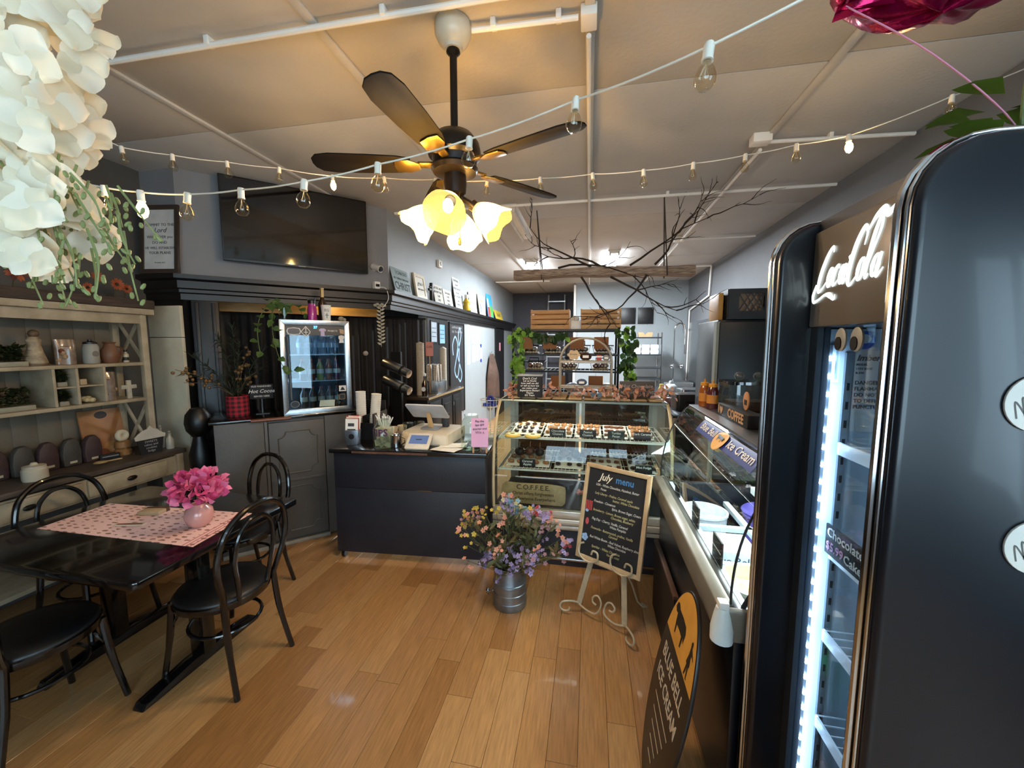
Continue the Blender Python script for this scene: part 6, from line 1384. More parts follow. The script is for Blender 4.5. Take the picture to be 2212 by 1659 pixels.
for k in range(90):
    az = rnd(0, 2*PI); t_ = rnd(0,1)**.7; sp = .04 + .33*t_; hz = .30 + .36*(1 - t_*t_*.75) + rnd(-.06,.05)
    if k % 3 == 0: sp = .09+.10*rnd(0,1); hz = .30 + rnd(-.02,.09)
    tip = Vector((sp*math.cos(az)*1.1, sp*math.sin(az)*.75 - (.05 if k % 3 == 0 else 0), hz))
    if k % 3 == 0: c = random.choice(('lilac', 'lilac', 'lilac2'))
    elif tip.x > .14: c = random.choice(('red', 'peach', 'dusty', 'lilac'))
    elif tip.x < -.14: c = random.choice(('yellow', 'yellow', 'peach', 'dusty'))
    else: c = random.choice(('blue', 'yellow', 'cream', 'dusty', 'peach', 'lilac2'))
    base = Vector((rnd(-.06,.06), rnd(-.06,.06), .18)); d = tip - base; q_ = Vector((0,0,1)).rotation_difference(d).to_euler()
    sp_ = obj('flower_stem', stm, None, bk, loc=tuple(base), rot=q_); sp_.scale = (.14, .14, d.length)
    for j in range(5 if c in ('lilac', 'lilac2') else 3):
        s_ = rnd(.012,.020) if c != 'blue' else rnd(.020,.028)
        b2 = obj('blossom', fme[c], None, bk, loc=tuple(tip + Vector((rnd(-.035,.035), rnd(-.03,.03), rnd(-.04,.04)))), rot=(rnd(.2,1.6), rnd(-.6,.6), rnd(-.8,.8))); b2.scale = (s_,)*3; nf += 1
    for j in range(4):
        l2 = obj('leaf', lfm[k % 2], None, bk, loc=tuple(base.lerp(tip, rnd(.45,.9))), rot=(rnd(-1.2,1.2), rnd(-1.2,1.2), rnd(0,6))); l2.scale = (rnd(.05,.09),)*3
# ================================================================ top of the display case
ZD = 1.2555
sl_ = thing('slatted_tray', 'flat tray of pale wooden slats on top of the display case', 'tray', (-.04, 3.33, ZD))
for k in range(10): obj('slat', M().box((-.615+.124*k,-.17,.004),(-.615+.124*k+.105,.24,.02)), mat('slat_wood%d' % (k % 3), ('#a3855c','#b08f66','#957850')[k % 3], .7, 0, .2, 9, .2, 50, stretch=(9,1,1)), sl_, .002)
obj('slat_rail', M().box((-.62,-.10,0),(.62,-.07,.004)).box((-.62,.16,0),(.62,.19,.004)), WOOD_L, sl_)
ZS = ZD + .0205
sg = thing('suggestion_box', 'black suggestion box with white chalk lettering on the display case', 'box', (-.475, 3.20, ZS), R(5))
obj('box_body', M().prism([(-.10,-.07),(.10,-.07),(.10,.07),(-.10,.07)], .17), CHALK, sg, .008); obj('box_lid', M().box((-.105,-.075,.17),(.105,.075,.182)), mat('lid_grey', '#8d9296', .35), sg, .004); obj('slot', M().box((-.06,-.01,.1815),(.06,.01,.1825)), BLK_PL, sg)
for k, s_ in enumerate(("Don't Cry!", 'Let us Know', 'how well we did', 'or tell us how we', 'can make your', 'Experience Better!', 'Thanks', 'EG Team')): text('box_text', s_, .021 if k else .026, CHALKW, sg, (0,-.0712,.153-.0195*k), (1,0,0), (0,0,1), shear=.15, bold=.01)
hs = thing('hot_chocolate_sign', 'grey wooden hot chocolate marshmallows sign among the pink leaves', 'sign', (.375, 3.24, ZS), R(6))
obj('sign_panel', M().box((-.135,-.008,0),(.135,.008,.135)), mat('sign_greywood', '#4b4340', .7, 0, .2, 10), hs, .003)
for s_, sz, z in (('Hot Chocolate', .042, .095), ('MARSHMALLOWS', .034, .045)): text('sign_text', s_, sz, mat('sign_chalk', '#a59c92', .9), hs, (0,-.0088,z), (1,0,0), (0,0,1), shear=.15, bold=.008, sx=.95)
WI = mat('stand_cream', '#a89f90', .4, .3)
as_ = thing('arched_stand', 'arched cream metal two shelf stand on the display case', 'stand', (-.03, 3.38, ZS))
arch = [(-.215,0,.0),(-.215,0,.28)] + [(-.215+.215*(1-math.cos(R(a))), 0, .28+.20*math.sin(R(a))) for a in range(15, 180, 15)] + [(.215,0,.28),(.215,0,0)]
for y in (-.02, .10): obj('arch_frame', M().tube([(a, b+y, c) for a, b, c in arch], .008, 8), WI, as_)
for z in (.055, .27): 
    s2_ = obj('stand_shelf', M().box((-.21,-.03,z),(.21,.11,z+.018)), WI, as_, .003); obj('shelf_beading', M().tube([(-.21+.42*i/30, -.033, z+.02+.004*(i % 2)) for i in range(31)], .004, 5), WI, s2_)
for k, (x, z, nm, c, lab) in enumerate(((-.10,.289,'shaped_tag','#c0a27c','cream scalloped price tag on the upper stand shelf'), (.11,.289,'candy_box','#a83a2a','small red and white candy box on the upper stand shelf'))):
    e = thing(nm, lab, nm.split('_')[-1], (-.03+x, 3.38, ZS+z))
    if k == 0:
        sc2 = [( (.05+.006*math.cos(6*R(a)))*math.cos(R(a)), (.04+.006*math.cos(6*R(a)))*math.sin(R(a))) for a in range(0,360,10)]
        obj('tag_card', M().prism(sc2, .004, o=(0,0,.05), X=(1,0,0), Y=(0,0,1)), mat('tag_cream', c, .6), e); obj('tag_foot', M().box((-.005,-.006,0),(.005,.006,.02)), WI, e); text('tag_text', 'Brownie', .018, PR, e, (0,-.0045,.055), (1,0,0), (0,0,1))
    else: obj('box_body', M().box((-.02,-.015,0),(.02,.015,.05)), mat('box_red', c, .5), e, .002); obj('box_band', M().box((-.0205,-.0155,.03),(.0205,.0155,.04)), WHITE_PL, e)
for k, (x, w, h) in enumerate(((.0,.10,.07),(.17,.06,.05),(-.03,.09,.06))):
    e = thing('sweet_packet', ('dark wrapped loaf on the upper stand shelf', 'small silver packet on the upper stand shelf', 'blue wrapped packet on the lower stand shelf')[k], 'packet', (-.03+x, 3.41, ZS+(.289 if k < 2 else .074)))
    obj('packet_body', M().ball((0,0,h*.5), .5, 12, (w, .06, h)), mat('pk%d' % k, ('#3a2018','#9a9c9e','#5a6a8a')[k], .3, 0, .3, 20, coat=.3), e, smooth=60); obj('packet_label', M().box((-w*.25,-.033,h*.35),(w*.25,-.029,h*.65)), PAPER, e)
PKL = [leafmat('leaf_salmon', '#d3a08c', .2, .25), leafmat('leaf_rust', '#c48a6e', .25, .25)]
random.seed(14)
lf2 = [mesh('leaf', M().leaf((0,0,0), (1,0,.2), (0,0,1), .045, .03, .3), g_, smooth=0) for g_ in PKL]
for gi, (x0, x1, lab) in enumerate(((-.66,-.56,'short pink leaf garland beside the suggestion box'), (-.34,-.24,'pink leaf garland between suggestion box and stand'), (-.10,.62,'long pink leaf garland along the front of the display case top'))):
    e = thing('leaf_garland', lab, 'garland', (0, 0, ZS))
    n_ = 26 if gi < 2 else 120; P = bez([(x0, 3.19, .01), (x0*.6+x1*.4, 3.17, .012), (x0*.3+x1*.7, 3.19, .01), (x1, 3.20, .01)], 6)
    obj('garland_stem', M().tube(P, .003, 5), mat('stem_brown', '#4a3a20', .8), e)
    for k in range(n_):
        p = P[random.randrange(len(P))]; obj('leaf', lf2[k % 2], None, e, loc=(p.x+rnd(-.035,.035), p.y+rnd(-.045,.02), .012+rnd(0,.075)*(1 if gi == 2 else 1.2)), rot=(rnd(-1.2,1.2), rnd(-1.2,1.2), rnd(0,6)))
bw_ = thing('blue_bow', 'small blue and black ribbon bow among the pink leaves', 'bow', (.06, 3.14, ZS+.002))
for s in (-1, 1): obj('bow_loop', M().leaf((0,0,.02), (s,-.2,.35), (0,-1,0), .05, .04, .2).leaf((0,0,.02), (s*.5,-.2,-.3), (0,-1,0), .03, .02, .1), leafmat('bow_blue', '#5d7080', .2), bw_)
obj('bow_knot', M().ball((0,0,.02), .010, 8), BLK_PL, bw_)
# ================================================================ bakery rack behind the case
RK = mat('rack_black', '#17181a', .4, .5, .1)
rk = thing('bakery_rack', 'black wire bakery rack behind the display case', 'rack', (-.265, 4.3, 0))
for x in (-.565, .565):
    for y in (0, .42): obj('post', M().cyl((x,y,0),(x,y,1.88),.012,n=10), RK, rk)
for z in (.25, .72, 1.16, 1.42, 1.60, 1.865):
    m = M().box((-.575,-.012,z-.02),(.575,.0,z)).box((-.575,.42,z-.02),(.575,.432,z))
    for k in range(24): m.cyl((-.56+.0487*k,0,z-.004),(-.56+.0487*k,.42,z-.004),.003,n=4)
    obj('wire_shelf', m, RK, rk, kind='stuff')
def crate(x, lab, gold):
    e = thing('wooden_crate', lab, 'crate', (x, 4.33, 1.868))
    WC = mat('crate_wood%d' % gold, ('#c4935f', '#c09768')[gold], .65, 0, .2, 7, .15, 40, stretch=(1,9,9))
    for k in range(4):
        obj('slat', M().box((-.21,-.006,.004+.054*k),(.21,.006,.004+.054*k+.041)), WC, e, .002); obj('slat', M().box((-.21,.264,.004+.054*k),(.21,.276,.004+.054*k+.045)), WC, e, .002)
    for s in (-1, 1): obj('end_board', M().box((s*.203-.007,.006,0),(s*.203+.007,.264,.215)), WC, e, .002)
    obj('floor_board', M().box((-.196,.006,.002),(.196,.264,.010)), WC, e)
    for k in range(3): obj('paper_bag', M().ball((-.1+.1*k,.12,.06), .5, 8, (.1,.12,.08)), mat('crate_fill', '#8a7a66', .8), e)
crate(-.43, 'wooden slat crate on the rack top nearer the ladder', 0); crate(.11, 'wooden slat crate with white price dots on the rack top', 1)
for k, z in enumerate((.175, .115)): 
    pd = tag(obj('price_dot', M().lathe([(0,0),(.012,0),(.012,.003),(0,.003)], 12, (0,0,0), (0,-1,0)), WHITE_PL, loc=(.29, 4.323, 1.868+z)), 'round white price dot stuck on the wooden crate', 'sticker', 'price dots on the crate')
wf_ = thing('white_rose_box', 'white ornament box between the two wooden crates', 'ornament', (-.155, 4.4, 1.868))
obj('ornament_box', M().box((-.05,-.05,0),(.05,.05,.09)), WHITE_PL, wf_, .006)
for k in range(8): obj('white_bloom', M().ball((rnd(-.04,.04), rnd(-.04,.04), .10+rnd(0,.03)), .024, 8), mat('bloom_white', '#c9c6be', .7, 0, .1, 40), wf_)
CARD = mat('cardboard_tag', '#8a5c38', .8, 0, .1)
for k, (x, z, lab) in enumerate(((-.68,1.655,'plain'), (-.42,1.655,'plain'), (-.13,1.655,'plain'), (.12,1.655,'plain'))):
    c_ = tag(obj('kraft_card', M().box((-.075,-.003,0),(.075,.0,.125)), CARD, loc=(x, 4.26, z)), 'blank kraft card hanging under the rack top', 'card', 'kraft cards under the rack top')
    obj('hanging_wire', M().cyl((0,-.001,.125),(0,.03,.20),.0015,n=4), RK, c_)
for k, x in enumerate((-.33, .07)):
    c_ = tag(obj('kraft_card', M().box((-.075,-.003,0),(.075,.0,.13)), CARD, loc=(x, 4.26, 1.24)), 'blank kraft card on the lower rack shelf', 'card', 'kraft cards on the lower rack shelf')
    obj('hanging_wire', M().cyl((0,-.001,.13),(0,.03,.16),.0015,n=4), RK, c_)
def basket(x, z, lab, grp, full):
    e = thing('wire_basket', lab, 'basket', (x, 4.48, z), group=grp)
    m = M().tube([(-.11,-.14,.09),(.11,-.14,.09),(.11,.12,.09),(-.11,.12,.09)], .006, 6, closed=True).tube([(-.09,-.12,.004),(.09,-.12,.004),(.09,.1,.004),(-.09,.1,.004)], .004, 6, closed=True)
    for k in range(7): a = -.09+.03*k; m.tube([(a*1.2,-.14,.09),(a,-.12,.004),(a,.1,.004),(a*1.2,.12,.09)], .002, 4)
    obj('basket_wires', m, RK, e, kind='stuff'); obj('handle', M().tube([(-.05,-.14,.09),(-.05,-.15,.135),(.05,-.15,.135),(.05,-.14,.09)], .006, 6), RK, e)
    obj('liner', M().box((-.085,-.115,.006),(.085,.095,.02)), mat('basket_liner', '#a89878', .8), e)
    for k in range(4): obj('wrapped_bread', M().ball((-.05+.035*k, rnd(-.08,0), .05), .5, 10, (.07,.1,.06)), mat('bread%d' % (k % 2), ('#6e4528', '#a59a88')[k % 2], .35, 0, .3, 20, coat=.3), e)
for x in (-.66, -.40, -.10, .14): basket(x, 1.6015, 'black wire basket of wrapped bread on the upper rack shelf', 'baskets on the upper rack shelf', 1)
for x in (-.60, -.22, .12): basket(x, 1.4215, 'black wire basket of wrapped bread on the middle rack shelf', 'baskets on the middle rack shelf', 1)
for k, (x, c) in enumerate(((-.62,'#9a5a28'),(-.16,'#7f8aa0'),(.20,'#8f8468'))):
    e = thing('bread_bag', ('orange brown loaf bag on the lower rack shelf', 'blue grey bread bag on the lower rack shelf', 'tan loaf bag on the lower rack shelf')[k], 'bag', (x, 4.45, 1.1615)); obj('bag_body', M().ball((0,0,.06), .5, 12, (.22,.16,.12)), mat('bag_'+c, c, .35, 0, .25, 18, .2, 30, coat=.3), e); obj('bag_clip', M().box((.10,-.02,.05),(.125,.02,.07)), WHITE_PL, e)
IV = [leafmat('ivy_bright', '#86b548', .3, .3), leafmat('ivy_dark', '#33502a', .3, .3)]
ivm = [mesh('ivy_leaf', M().leaf((0,0,0), (0,-.3,-1), (0,-1,0), .075, .065, .2), g_, smooth=0) for g_ in IV]
random.seed(31)
def ivy(lab, P, n, mi, sp):
    e = thing('ivy_garland', lab, 'garland', P[0]); o_ = Vector(P[0])
    Q = bez([Vector(p)-o_ for p in P], 8); obj('ivy_stem', M().tube(Q, .004, 5), STG, e)
    for k in range(n):
        p = Q[random.randrange(len(Q))]; i_ = mi if random.random() < .8 else 1-mi
        l_ = obj('ivy_leaf', ivm[i_], None, e, loc=(p.x+rnd(-sp,sp), p.y+rnd(-.05,.02), p.z+rnd(-.04,.04)), rot=(rnd(-.8,.8), rnd(-.9,.9), rnd(-1,1)))
ivy('bright green ivy garland hanging down the rack post beside the papers', [(-.75,4.26,1.89),(-.78,4.25,1.7),(-.77,4.25,1.5),(-.73,4.25,1.35),(-.71,4.25,1.22)], 95, 0, .075)
ivy('dark ivy garland hanging down the rack post beside the steel shelf', [(.36,4.26,1.86),(.40,4.25,1.68),(.42,4.25,1.52),(.40,4.25,1.4),(.37,4.25,1.2)], 95, 1, .085)
ivy('dark ivy swag draped under the first wooden crate', [(-.70,4.27,1.86),(-.55,4.26,1.80),(-.40,4.26,1.79),(-.25,4.26,1.82)], 45, 1, .04)
# ================================================================ ice cream cabinet top
ZQ = 1.3305
cfs = thing('coffee_block', 'black block sign reading I love coffee on the freezer top', 'sign', (.72, 2.07, ZQ))
obj('block', M().box((-.035,-.205,0),(.035,.205,.06)), mat('block_black', '#14120f', .45), cfs, .003)
TAN = mat('block_tan', '#b8916a', .6)
text('block_text', 'I', .058, TAN, cfs, (-.0355,.185,.03), (0,-1,0), (0,0,1), bold=.03); text('block_text', 'COFFEE', .062, TAN, cfs, (-.0355,-.055,.03), (0,-1,0), (0,0,1), bold=.03, sx=.95)
hp = [(0,-.022),(.02,.0),(.022,.012),(.012,.02),(0,.012),(-.012,.02),(-.022,.012),(-.02,0)]
obj('heart', M().prism(hp, .0008, o=(-.0352,.145,.03), X=(0,-1,0), Y=(0,0,1), Z=(-1,0,0)), TAN, cfs, smooth=0)
oc = thing('oval_coffee_tag', 'oval tan wooden coffee tag standing on the black block sign', 'tag', (.735, 2.02, ZQ+.0605), R(0)); obj('tag_disc', M().prism(ell(.034,.044,26,0,.044), .006, X=(0,-1,0), Y=(0,0,1), Z=(-1,0,0)), mat('tag_tan', '#b08058', .6), oc, .001); obj('tag_cup', M().prism([(-.014,.025),(.014,.025),(.017,.05),(-.017,.05)], .001, o=(-.0062,0,0), X=(0,-1,0), Y=(0,0,1), Z=(-1,0,0)), mat('tag_dark', '#2a1a10', .6), oc)
ab = thing('acrylic_cake_box', 'clear acrylic cake box with two round knobs on the freezer top', 'cake box', (.885, 2.43, ZQ), R(4))
obj('acrylic_shell', M().prism(rrect(.26,.20,.03), .15), glass('acrylic', '#dfe6e2', 1.9), ab, smooth=0); obj('acrylic_lid', M().prism(rrect(.27,.21,.035), .016, o=(0,0,.151)), glass('acrylic_lid_m', '#b9c0ba', 2.2), ab)
for x in (-.05, .05): obj('lid_knob', M().ball((x,0,.192), .025, 14), glass('knob_glass', '#cfd4d0', 3), ab)
obj('cake_slice', M().prism(rrect(.2,.15,.02), .05, o=(0,0,.004)), mat('cake_brown', '#3d2a1e', .6, 0, .3, 30), ab, .004)
for k, (x, y, c, cap, lab) in enumerate(((.69,2.55,'#8a4a14','#c98a1e','honey bottle with yellow cap on the freezer top'), (.71,2.46,'#4a1c20','#c98a1e','dark red syrup bottle with yellow cap on the freezer top'))):
    e = thing('squeeze_bottle', lab, 'bottle', (x, y, ZQ)); obj('bottle_body', M().lathe([(0,0),(.03,0),(.032,.01),(.03,.05),(.032,.10),(.022,.125),(0,.125)], 18), mat('sq_'+c, c, .15, 0, .1, coat=.5), e); obj('bottle_cap', M().lathe([(0,.125),(.024,.125),(.024,.142),(.006,.146),(.004,.165),(0,.165)], 16), mat('cap_amber', cap, .4), e); obj('bottle_label', M().lathe([(.0312,.03),(.0312,.08)], 18), mat('label_'+c, '#b9782c', .5), e)
bgc = thing('cookie_bag', 'printed brown paper bag at the rear of the freezer top', 'bag', (1.10, 1.95, ZQ)); obj('bag_body', M().prism([(-.05,0),(.05,0),(.045,.2),(.03,.22),(-.03,.22),(-.045,.2)], .08, o=(.04,0,0), X=(0,-1,0), Y=(0,0,1), Z=(-1,0,0)), mat('bag_kraft', '#7c5a44', .7, 0, .3, 18), bgc, .004); obj('bag_sticker', M().prism(ell(.025,.025,18,0,.1), .001, o=(-.0405,0,0), X=(0,-1,0), Y=(0,0,1), Z=(-1,0,0)), TAN, bgc)
# ================================================================ kitchen behind: fridge, crate, prep counter, shelving, sink
bf = thing('black_refrigerator', 'tall black refrigerator under the milk crate', 'refrigerator', (1.47, 3.75, 0))
obj('cabinet', M().box((-.36,.05,.05),(.36,.70,1.92)), mat('fridge_matte', '#12151a', .35, 0, .15), bf, .01); obj('door', M().box((-.36,-.01,.08),(.36,.045,1.90)), MATS['fridge_matte'], bf, .012); obj('door_gasket', M().box((-.385,-.005,.08),(-.362,.07,1.90)), mat('gasket_grey', '#7a8078', .5), bf); obj('handle', M().cyl((.28,-.05,.9),(.28,-.05,1.5),.012,n=8).cyl((.28,-.05,.93),(.28,0,.93),.008,n=6).cyl((.28,-.05,1.47),(.28,0,1.47),.008,n=6), CHROME, bf)
obj('feet', M().box((-.33,.06,0),(.33,.66,.05)), BLK_PL, bf)
mc = thing('milk_crate', 'black plastic milk crate on top of the black refrigerator', 'crate', (1.36, 3.95, 1.9205))
m = M().box((-.18,-.18,0),(.18,.18,.012))
MCB = mat('crate_black', '#121315', .45)
for s in (-1, 1):
    for ax in (0, 1):
        def q3(a, b, d0, d1): return ((a[0], s*.18-.008, a[1]), (b[0], s*.18+.008, b[1])) if ax == 0 else ((s*.18-.008, a[0], a[1]), (s*.18+.008, b[0], b[1]))
        w = .18 if ax == 0 else .172
        mm = M()
        for (x0, z0, x1, z1) in ((-w,0,w,.07),(-w,.22,w,.26),(-w,.07,-.10,.22),(.10,.07,w,.22)): mm.box(*q3((x0,z0),(x1,z1),0,0))
        for k in range(5):
            for d in (-1, 1):
                x0 = -.10+.05*k; P0, P1 = (x0, .07 if d > 0 else .22), (min(.1, x0+.09), .22 if d > 0 else .07)
                a_, b_2 = q3(P0, P1, 0, 0); mm.tube([((P0[0], s*.18, P0[1]) if ax == 0 else (s*.18, P0[0], P0[1])), ((P1[0], s*.18, P1[1]) if ax == 0 else (s*.18, P1[0], P1[1]))], .006, 4)
        obj('crate_side', mm, MCB, mc)
obj('crate_floor', m, MCB, mc); obj('boxes_inside', M().box((-.13,-.13,.014),(.13,.13,.24)), mat('crate_carton', '#9a8068', .7), mc)
yb2 = tag(obj('bread_box', M().box((-.02,-.14,0),(.02,.14,.235)), mat('amber_carton', '#a87a2c', .5, 0, .2), None, .004, loc=(1.135, 3.97, 1.9205)), 'amber carton standing beside the black milk crate', 'carton')
pc_ = thing('prep_counter', 'long dark prep counter along the kitchen side behind the case', 'counter', (1.55, 6.2, 0))
obj('cabinet', M().box((-.58,-1.55,.05),(.60,1.55,.88)), BLACK, pc_); obj('top', M().box((-.62,-1.58,.88),(.60,1.58,.92)), mat('prep_top', '#2b3036', .25, .3, .2), pc_, .004)
ZP = .9205
kt = [('steel_toaster', 'brushed steel toaster on the prep counter', (1.32, 5.55), STEEL), ('steel_bin', 'dark steel bin beside the toaster', (1.15, 5.0), mat('bin_dark', '#2b2622', .4))]
for nm, lab, (x, y), mm in kt:
    e = thing(nm, lab, nm.split('_')[-1], (x, y, ZP), R(10)); obj('body', M().prism(rrect(.30,.22,.04), .20), mm, e, .015); obj('slot' if nm == 'steel_toaster' else 'rim', M().box((-.1,-.012,.2),(.1,.012,.204)), BLK_PL if nm == 'steel_toaster' else CHROME, e); obj('handle', M().box((-.05,-.125,.1),(.05,-.11,.12)), BLK_PL, e)
sp2 = thing('soap_bottle', 'yellow dish soap bottle on the prep counter', 'bottle', (1.02, 5.9, ZP)); obj('bottle_body', M().lathe([(0,0),(.05,0),(.055,.02),(.05,.14),(.03,.18),(0,.18)], 18), mat('soap_yellow', '#a89c1e', .25, coat=.4), sp2); obj('bottle_cap', M().lathe([(0,.18),(.03,.18),(.026,.22),(0,.22)], 14), mat('cap_yellow', '#c9bb4a', .5), sp2)
tw = tag(obj('tea_towel', M().surf(lambda u, v: (.22*(u-.5), .18*(v-.5), .02+.05*math.sin(5*u+1)*math.sin(4*v+2)**2+.03*math.cos(7*v)), 14, 12), mat('towel_teal', '#8fa8a4', .9, 0, .1, 30, .3, 80), loc=(1.15, 5.98, ZP+.035), smooth=80), 'crumpled pale teal towel on the prep counter', 'towel')
wb3 = thing('white_bag', 'white plastic bag slumped on the prep counter behind the towel', 'bag', (1.22, 6.3, ZP)); obj('bag_body', M().ball((0,0,.1), .5, 12, (.22,.2,.2)), mat('bag_white', '#b9bfc2', .4, 0, .1, 12, .5, 20), wb3, smooth=60); obj('bag_knot', M().ball((0,0,.21), .03, 8), MATS['bag_white'], wb3)
rb = tag(obj('red_white_box', M().box((-.1,-.06,0),(.1,.06,.10)), mat('box_pale', '#b5aaaa', .5, 0, .2, 12, col2='#8a3a40'), None, .004, loc=(.80+.26, 5.35, ZP)), 'small red and white carton on the prep counter', 'carton')
ss = thing('steel_shelving', 'steel shelving with white takeaway boxes by the back wall', 'shelving', (1.12, 8.6, 0))
for x in (-.34, .34):
    for y in (0, .45): obj('post', M().cyl((x,y,0),(x,y,1.95),.016,n=8), CHROME, ss)
for z in (.5, 1.0, 1.22, 1.50, 1.86): obj('shelf', M().box((-.35,-.01,z-.025),(.35,.46,z)), mat('shelf_dark', '#3a3e42', .4, .5), ss)
for k in range(6):
    e = tag(obj('takeaway_box', M().prism([(-.075,0),(.075,0),(.085,.05),(.075,.10),(-.075,.10),(-.085,.05)], .14, o=(0,.07,0), X=(1,0,0), Y=(0,0,1), Z=(0,-1,0)), mat('foam', '#c4c9ca', .6), None, .006, loc=(.98+.178*(k % 3), 8.75, 1.5005+.101*(k//3))), 'white foam takeaway box on the steel shelving', 'box', 'takeaway boxes on the steel shelving')
wd = tag(obj('wooden_tray', M().prism([(-.13,0),(.13,0),(.15,.10),(.05,.10),(0,.04),(-.05,.10),(-.15,.10)], .12, X=(1,0,0), Y=(0,0,1)), mat('tray_tan', '#a8835c', .7), loc=(1.15, 8.85, 1.8605)), 'notched tan box on top of the steel shelving', 'box')
fk = thing('sink_sprayer', 'tall chrome coil sprayer faucet at the kitchen sink', 'faucet', (1.84, 8.95, 0))
obj('sink_basin', M().box((-.3,-.3,.55),(.28,.3,.92)), STEEL, fk, .01); obj('sink_legs', M().box((-.28,-.28,0),(-.24,-.24,.55)).box((.22,-.28,0),(.26,-.24,.55)), STEEL, fk); obj('spray_pipe', M().tube([(-.05,.1,.9),(-.05,.1,2.0)] + [(-.05+.11*(1-math.cos(R(a))), .1, 2.0+.16*math.sin(R(a))) for a in range(20, 181, 20)] + [(.17,.1,1.7)], .016, 8), CHROME, fk); obj('spray_head', M().cyl((.17,.1,1.7),(.17,.08,1.5),.03,n=10), CHROME, fk); obj('tap_body', M().box((-.12,.05,1.2),(.12,.16,1.28)).ball((-.1,.04,1.24),.05,10).ball((.1,.04,1.24),.05,10), CHROME, fk)
sp_w = obj('trim_3', M().box((2.145, 7.3, .5), (2.1598, 9.3, 2.18)), STEEL); sp_w['kind'] = 'structure'
for k, (y, z) in enumerate(((7.9,1.9),(7.6,1.62),(8.3,1.62))):
    e = tag(obj('wall_utensil', M().cyl((0,0,0),(0,0,.3),.012,n=6).ball((0,0,-.04),.045,8,(.4,1,1)), CHROME, loc=(2.11, y, z-.3)), 'steel kitchen utensil hanging on the steel wall panel', 'utensil', 'utensils on the steel wall panel')
for k, (x0, x1) in enumerate(((.69,1.03),(1.08,1.42))):
    e = thing('wall_plaque', 'square black panel mounted high on the back wall', 'panel', ((x0+x1)/2, 9.599, 2.18), group='black panels on the back wall'); obj('panel_board', M().box((-.17,-.03,0),(.17,0,.37)), BLACK, e, .004)
    for a in (-.15, .15): obj('fixing', M().lathe([(0,0),(.012,0),(.012,.006),(0,.006)], 10, (a,-.03,.34), (0,-1,0)), CHROME, e)
ld = thing('step_ladder', 'aluminium ladder standing in the dark recess at the back', 'ladder', (-.90, 10.6, 0))
ALU = mat('aluminium', '#b9c2c8', .35, .7)
for s in (-1, 1): obj('ladder_rail', M().tube([(s*.25,0,0),(s*.22,.35,3.05)], .025, 6), ALU, ld)
for k in range(10): 
    t_ = (k+.6)/10.2; obj('rung', M().box((-.23,.35*t_-.04,3.05*t_-.012),(.23,.35*t_+.04,3.05*t_+.012)), ALU, ld)
cw = tag(obj('wall_pipe', M().cyl((-.36,9.58,0),(-.36,9.58,3.10),.03,n=10), CEILW), 'white pipe running up the corner of the back wall', 'pipe')
jk = thing('hanging_jacket', 'brown hooded jacket hanging on the left wall behind the rack', 'jacket', (-2.165, 8.45, 0))
def jf(u, v):
    a = PI*(u-.5); w = .06 + .26*min(1, v*2.2)**.7; return (.03 + .17*math.cos(a)*min(1, .3+v*1.6) + .012*math.sin(14*u+5*v), w*math.sin(a)*1.05, 1.50 - .95*v)
obj('jacket_cloth', M().surf(jf, 26, 16), mat('jacket_brown', '#4a352a', .85, 0, .25, 8, .3, 60), jk, smooth=80); obj('wall_hook', M().tube([(.0,0,1.52),(.04,0,1.52),(.05,0,1.55)], .007, 6), CHROME, jk); obj('jacket_hem', M().surf(lambda u, v: (.03+.19*math.cos(PI*(u-.5)), .33*math.sin(PI*(u-.5)), .56-.1*v), 20, 2), mat('jacket_dark', '#15110f', .85), jk, smooth=80)
# ================================================================ plant and balloon over the cooler
pt_ = thing('cooler_plant', 'green leafy plant in a dark pot on top of the drinks cooler', 'plant', (.80, .985, 2.0245))
obj('pot', M().lathe([(0,0),(.05,0),(.065,.07),(.068,.075),(.06,.07),(0,.06)], 22), mat('pot_teal', '#1e2a2a', .3, coat=.3), pt_)
random.seed(4)
for k in range(26):
    a = rnd(0, 2*PI); r_ = rnd(.02,.09); z_ = rnd(.05,.17)
    obj('leaf', M().leaf((0,0,0), (math.cos(a), math.sin(a), rnd(-.2,.7)), (0,0,1), rnd(.06,.10), rnd(.05,.08), .25), leafmat('plant_leaf', '#5c7a2c', .25, .4), pt_, loc=(r_*math.cos(a)*.6, r_*math.sin(a)*.6, z_), smooth=60)
obj('tall_stem', M().tube(bez([(0,-.02,.06),(-.035,-.06,.16),(-.015,-.08,.21)], 6), .003, 6), STG, pt_)
obj('leaf', M().leaf((-.015,-.08,.21), (.9,.1,.25), (0,0,1), .13, .07, .2), MATS['plant_leaf'], pt_, smooth=60)
bn = thing('foil_balloon', 'crumpled magenta foil balloon hovering above the drinks cooler', 'balloon', (.71, 1.05, 2.525))
FOIL = mat('magenta_foil', '#a81048', .18, .75, .2, 10, .6, 14)
def bf_(u, v):
    a = 2*PI*u; th_ = PI*v; r_ = 1 + .07*math.sin(9*a)*math.sin(th_) + .05*math.sin(5*th_+3*a)
    x = .20*math.sin(th_)*math.cos(a)*r_; y = .16*math.sin(th_)*math.sin(a)*r_; z = .13*math.cos(th_)*r_
    return (x, y, z)
obj('balloon_body', M().surf(bf_, 40, 20, True), FOIL, bn, smooth=50)
obj('balloon_tail', M().surf(lambda u, v: (-.10-.10*u, -.02+.03*math.sin(7*v)*u, -.085-.06*u*(.4)+.05*(v-.5)*(1.3-u)+.008*math.sin(20*v)), 8, 10), FOIL, bn, smooth=40)
obj('ribbon', M().tube(bez([(-.19,-.02,-.11),(-.05,-.06,-.25),(.10,-.06,-.40),(.15,-.03,-.50)], 6), .0015, 4), mat('ribbon_pink', '#c9809a', .5), bn)
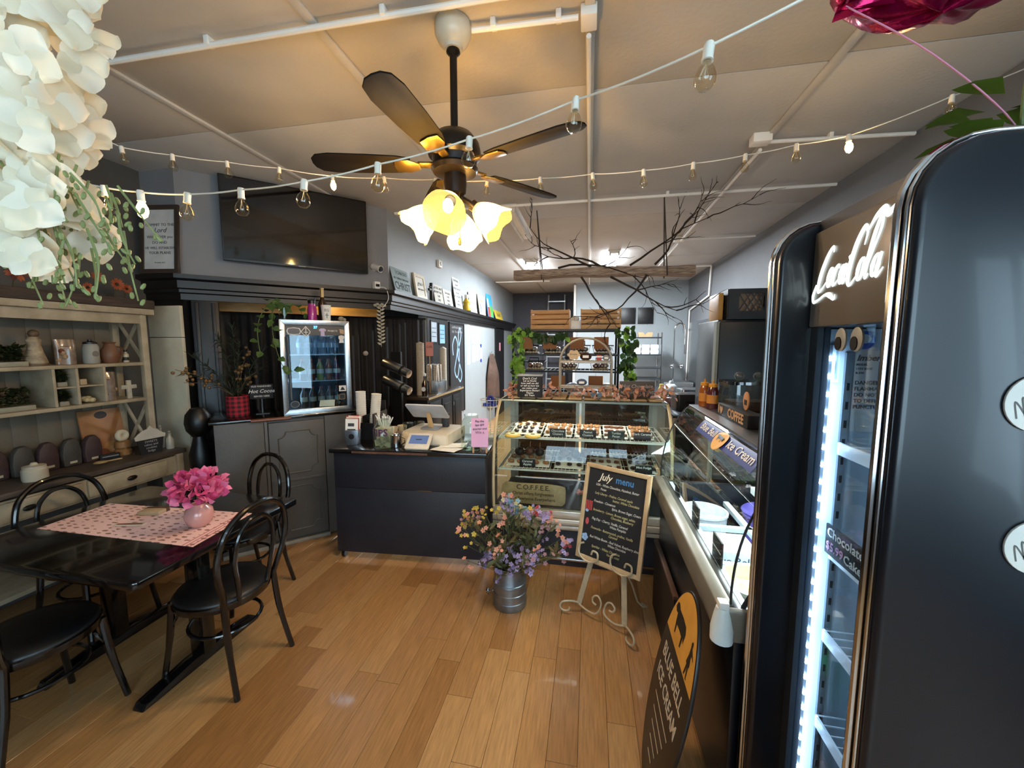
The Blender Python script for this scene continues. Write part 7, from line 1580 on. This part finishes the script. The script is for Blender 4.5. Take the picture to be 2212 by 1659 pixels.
# ================================================================ hanging white flowers near the camera
hf_ = thing('hanging_white_flowers', 'cascade of white artificial flowers with green buds hanging near the shop front', 'flowers', (-.99, .57, HC))
WP = [leafmat('white_petal', '#f0e6cc', .06, .35), leafmat('white_petal2', '#f5eedb', .05, .35)]
BUD = leafmat('bud_green', '#8f9a62', .2, .3)
def petal(L, Wd):
    def f(u, v):
        w = math.sin(PI*min(.97, .12+v*.86))**.8*Wd
        return ((u-.5)*w, L*v, .16*L*math.sin(2.4*v) - .25*(u-.5)**2*w + .04*L*math.sin(6*u+4*v))
    return M().surf(f, 6, 7)
pm_ = [mesh('petal', petal(.040, .046), WP[k], smooth=80) for k in range(2)]
budm = mesh('bud', M().ball((0,0,0), .0036, 8, (1,1,2.0)), BUD)
random.seed(77)
obj('hanging_cord', M().tube([(0,0,0),(0,0,-.7),(.01,-.01,-1.0)], .004, 6), STG, hf_)
n_b = 0
for k in range(120):
    t_ = k/119; z_ = 2.36 - .50*t_ + rnd(-.03,.03)
    w_ = .13*(1-.45*t_)
    cx, cy = -.985+rnd(-w_, w_*1.0), .565+rnd(-.07,.07)
    fc = Vector((cx+.99, cy-.57, z_-HC))
    to = Vector((0,0,1.9)) - Vector((cx, cy, z_)); 
    q_ = Vector((0,0,1)).rotation_difference((to.normalized()+Vector((rnd(-.7,.7), rnd(-.7,.7), rnd(-.7,.7)))).normalized())
    for j in range(4):
        r2 = q_.to_matrix() @ Matrix.Rotation(PI/2*j+rnd(-.2,.2), 3, 'Z')
        pt2 = obj('petal', pm_[(k+j) % 2], None, hf_, loc=tuple(fc), rot=r2.to_euler()); pt2.scale = (rnd(.8,1.25),)*3
for k in range(34):
    a = rnd(0, 2*PI); st0 = Vector((.02+rnd(-.08,.12), rnd(-.05,.05), 1.93-HC+rnd(-.05,.10)))
    L = rnd(.07,.15); d = Vector((rnd(-.3,.7), rnd(-.3,.3), -1)).normalized()
    P = bez([st0, st0+d*L*.5+Vector((rnd(-.02,.02),0,0)), st0+d*L], 5)
    sg_ = obj('bud_sprig', M().tube(P, [.0022]*6+[.0014]*5, 5), BUD, hf_)
    for j in range(5):
        p = P[min(10, 3+2*j)]; off = Vector((rnd(-.02,.02), rnd(-.012,.012), rnd(-.01,.01)))
        obj('bud', budm, None, sg_, loc=tuple(p+off), rot=(rnd(-.6,.6), rnd(-.6,.6), 0))
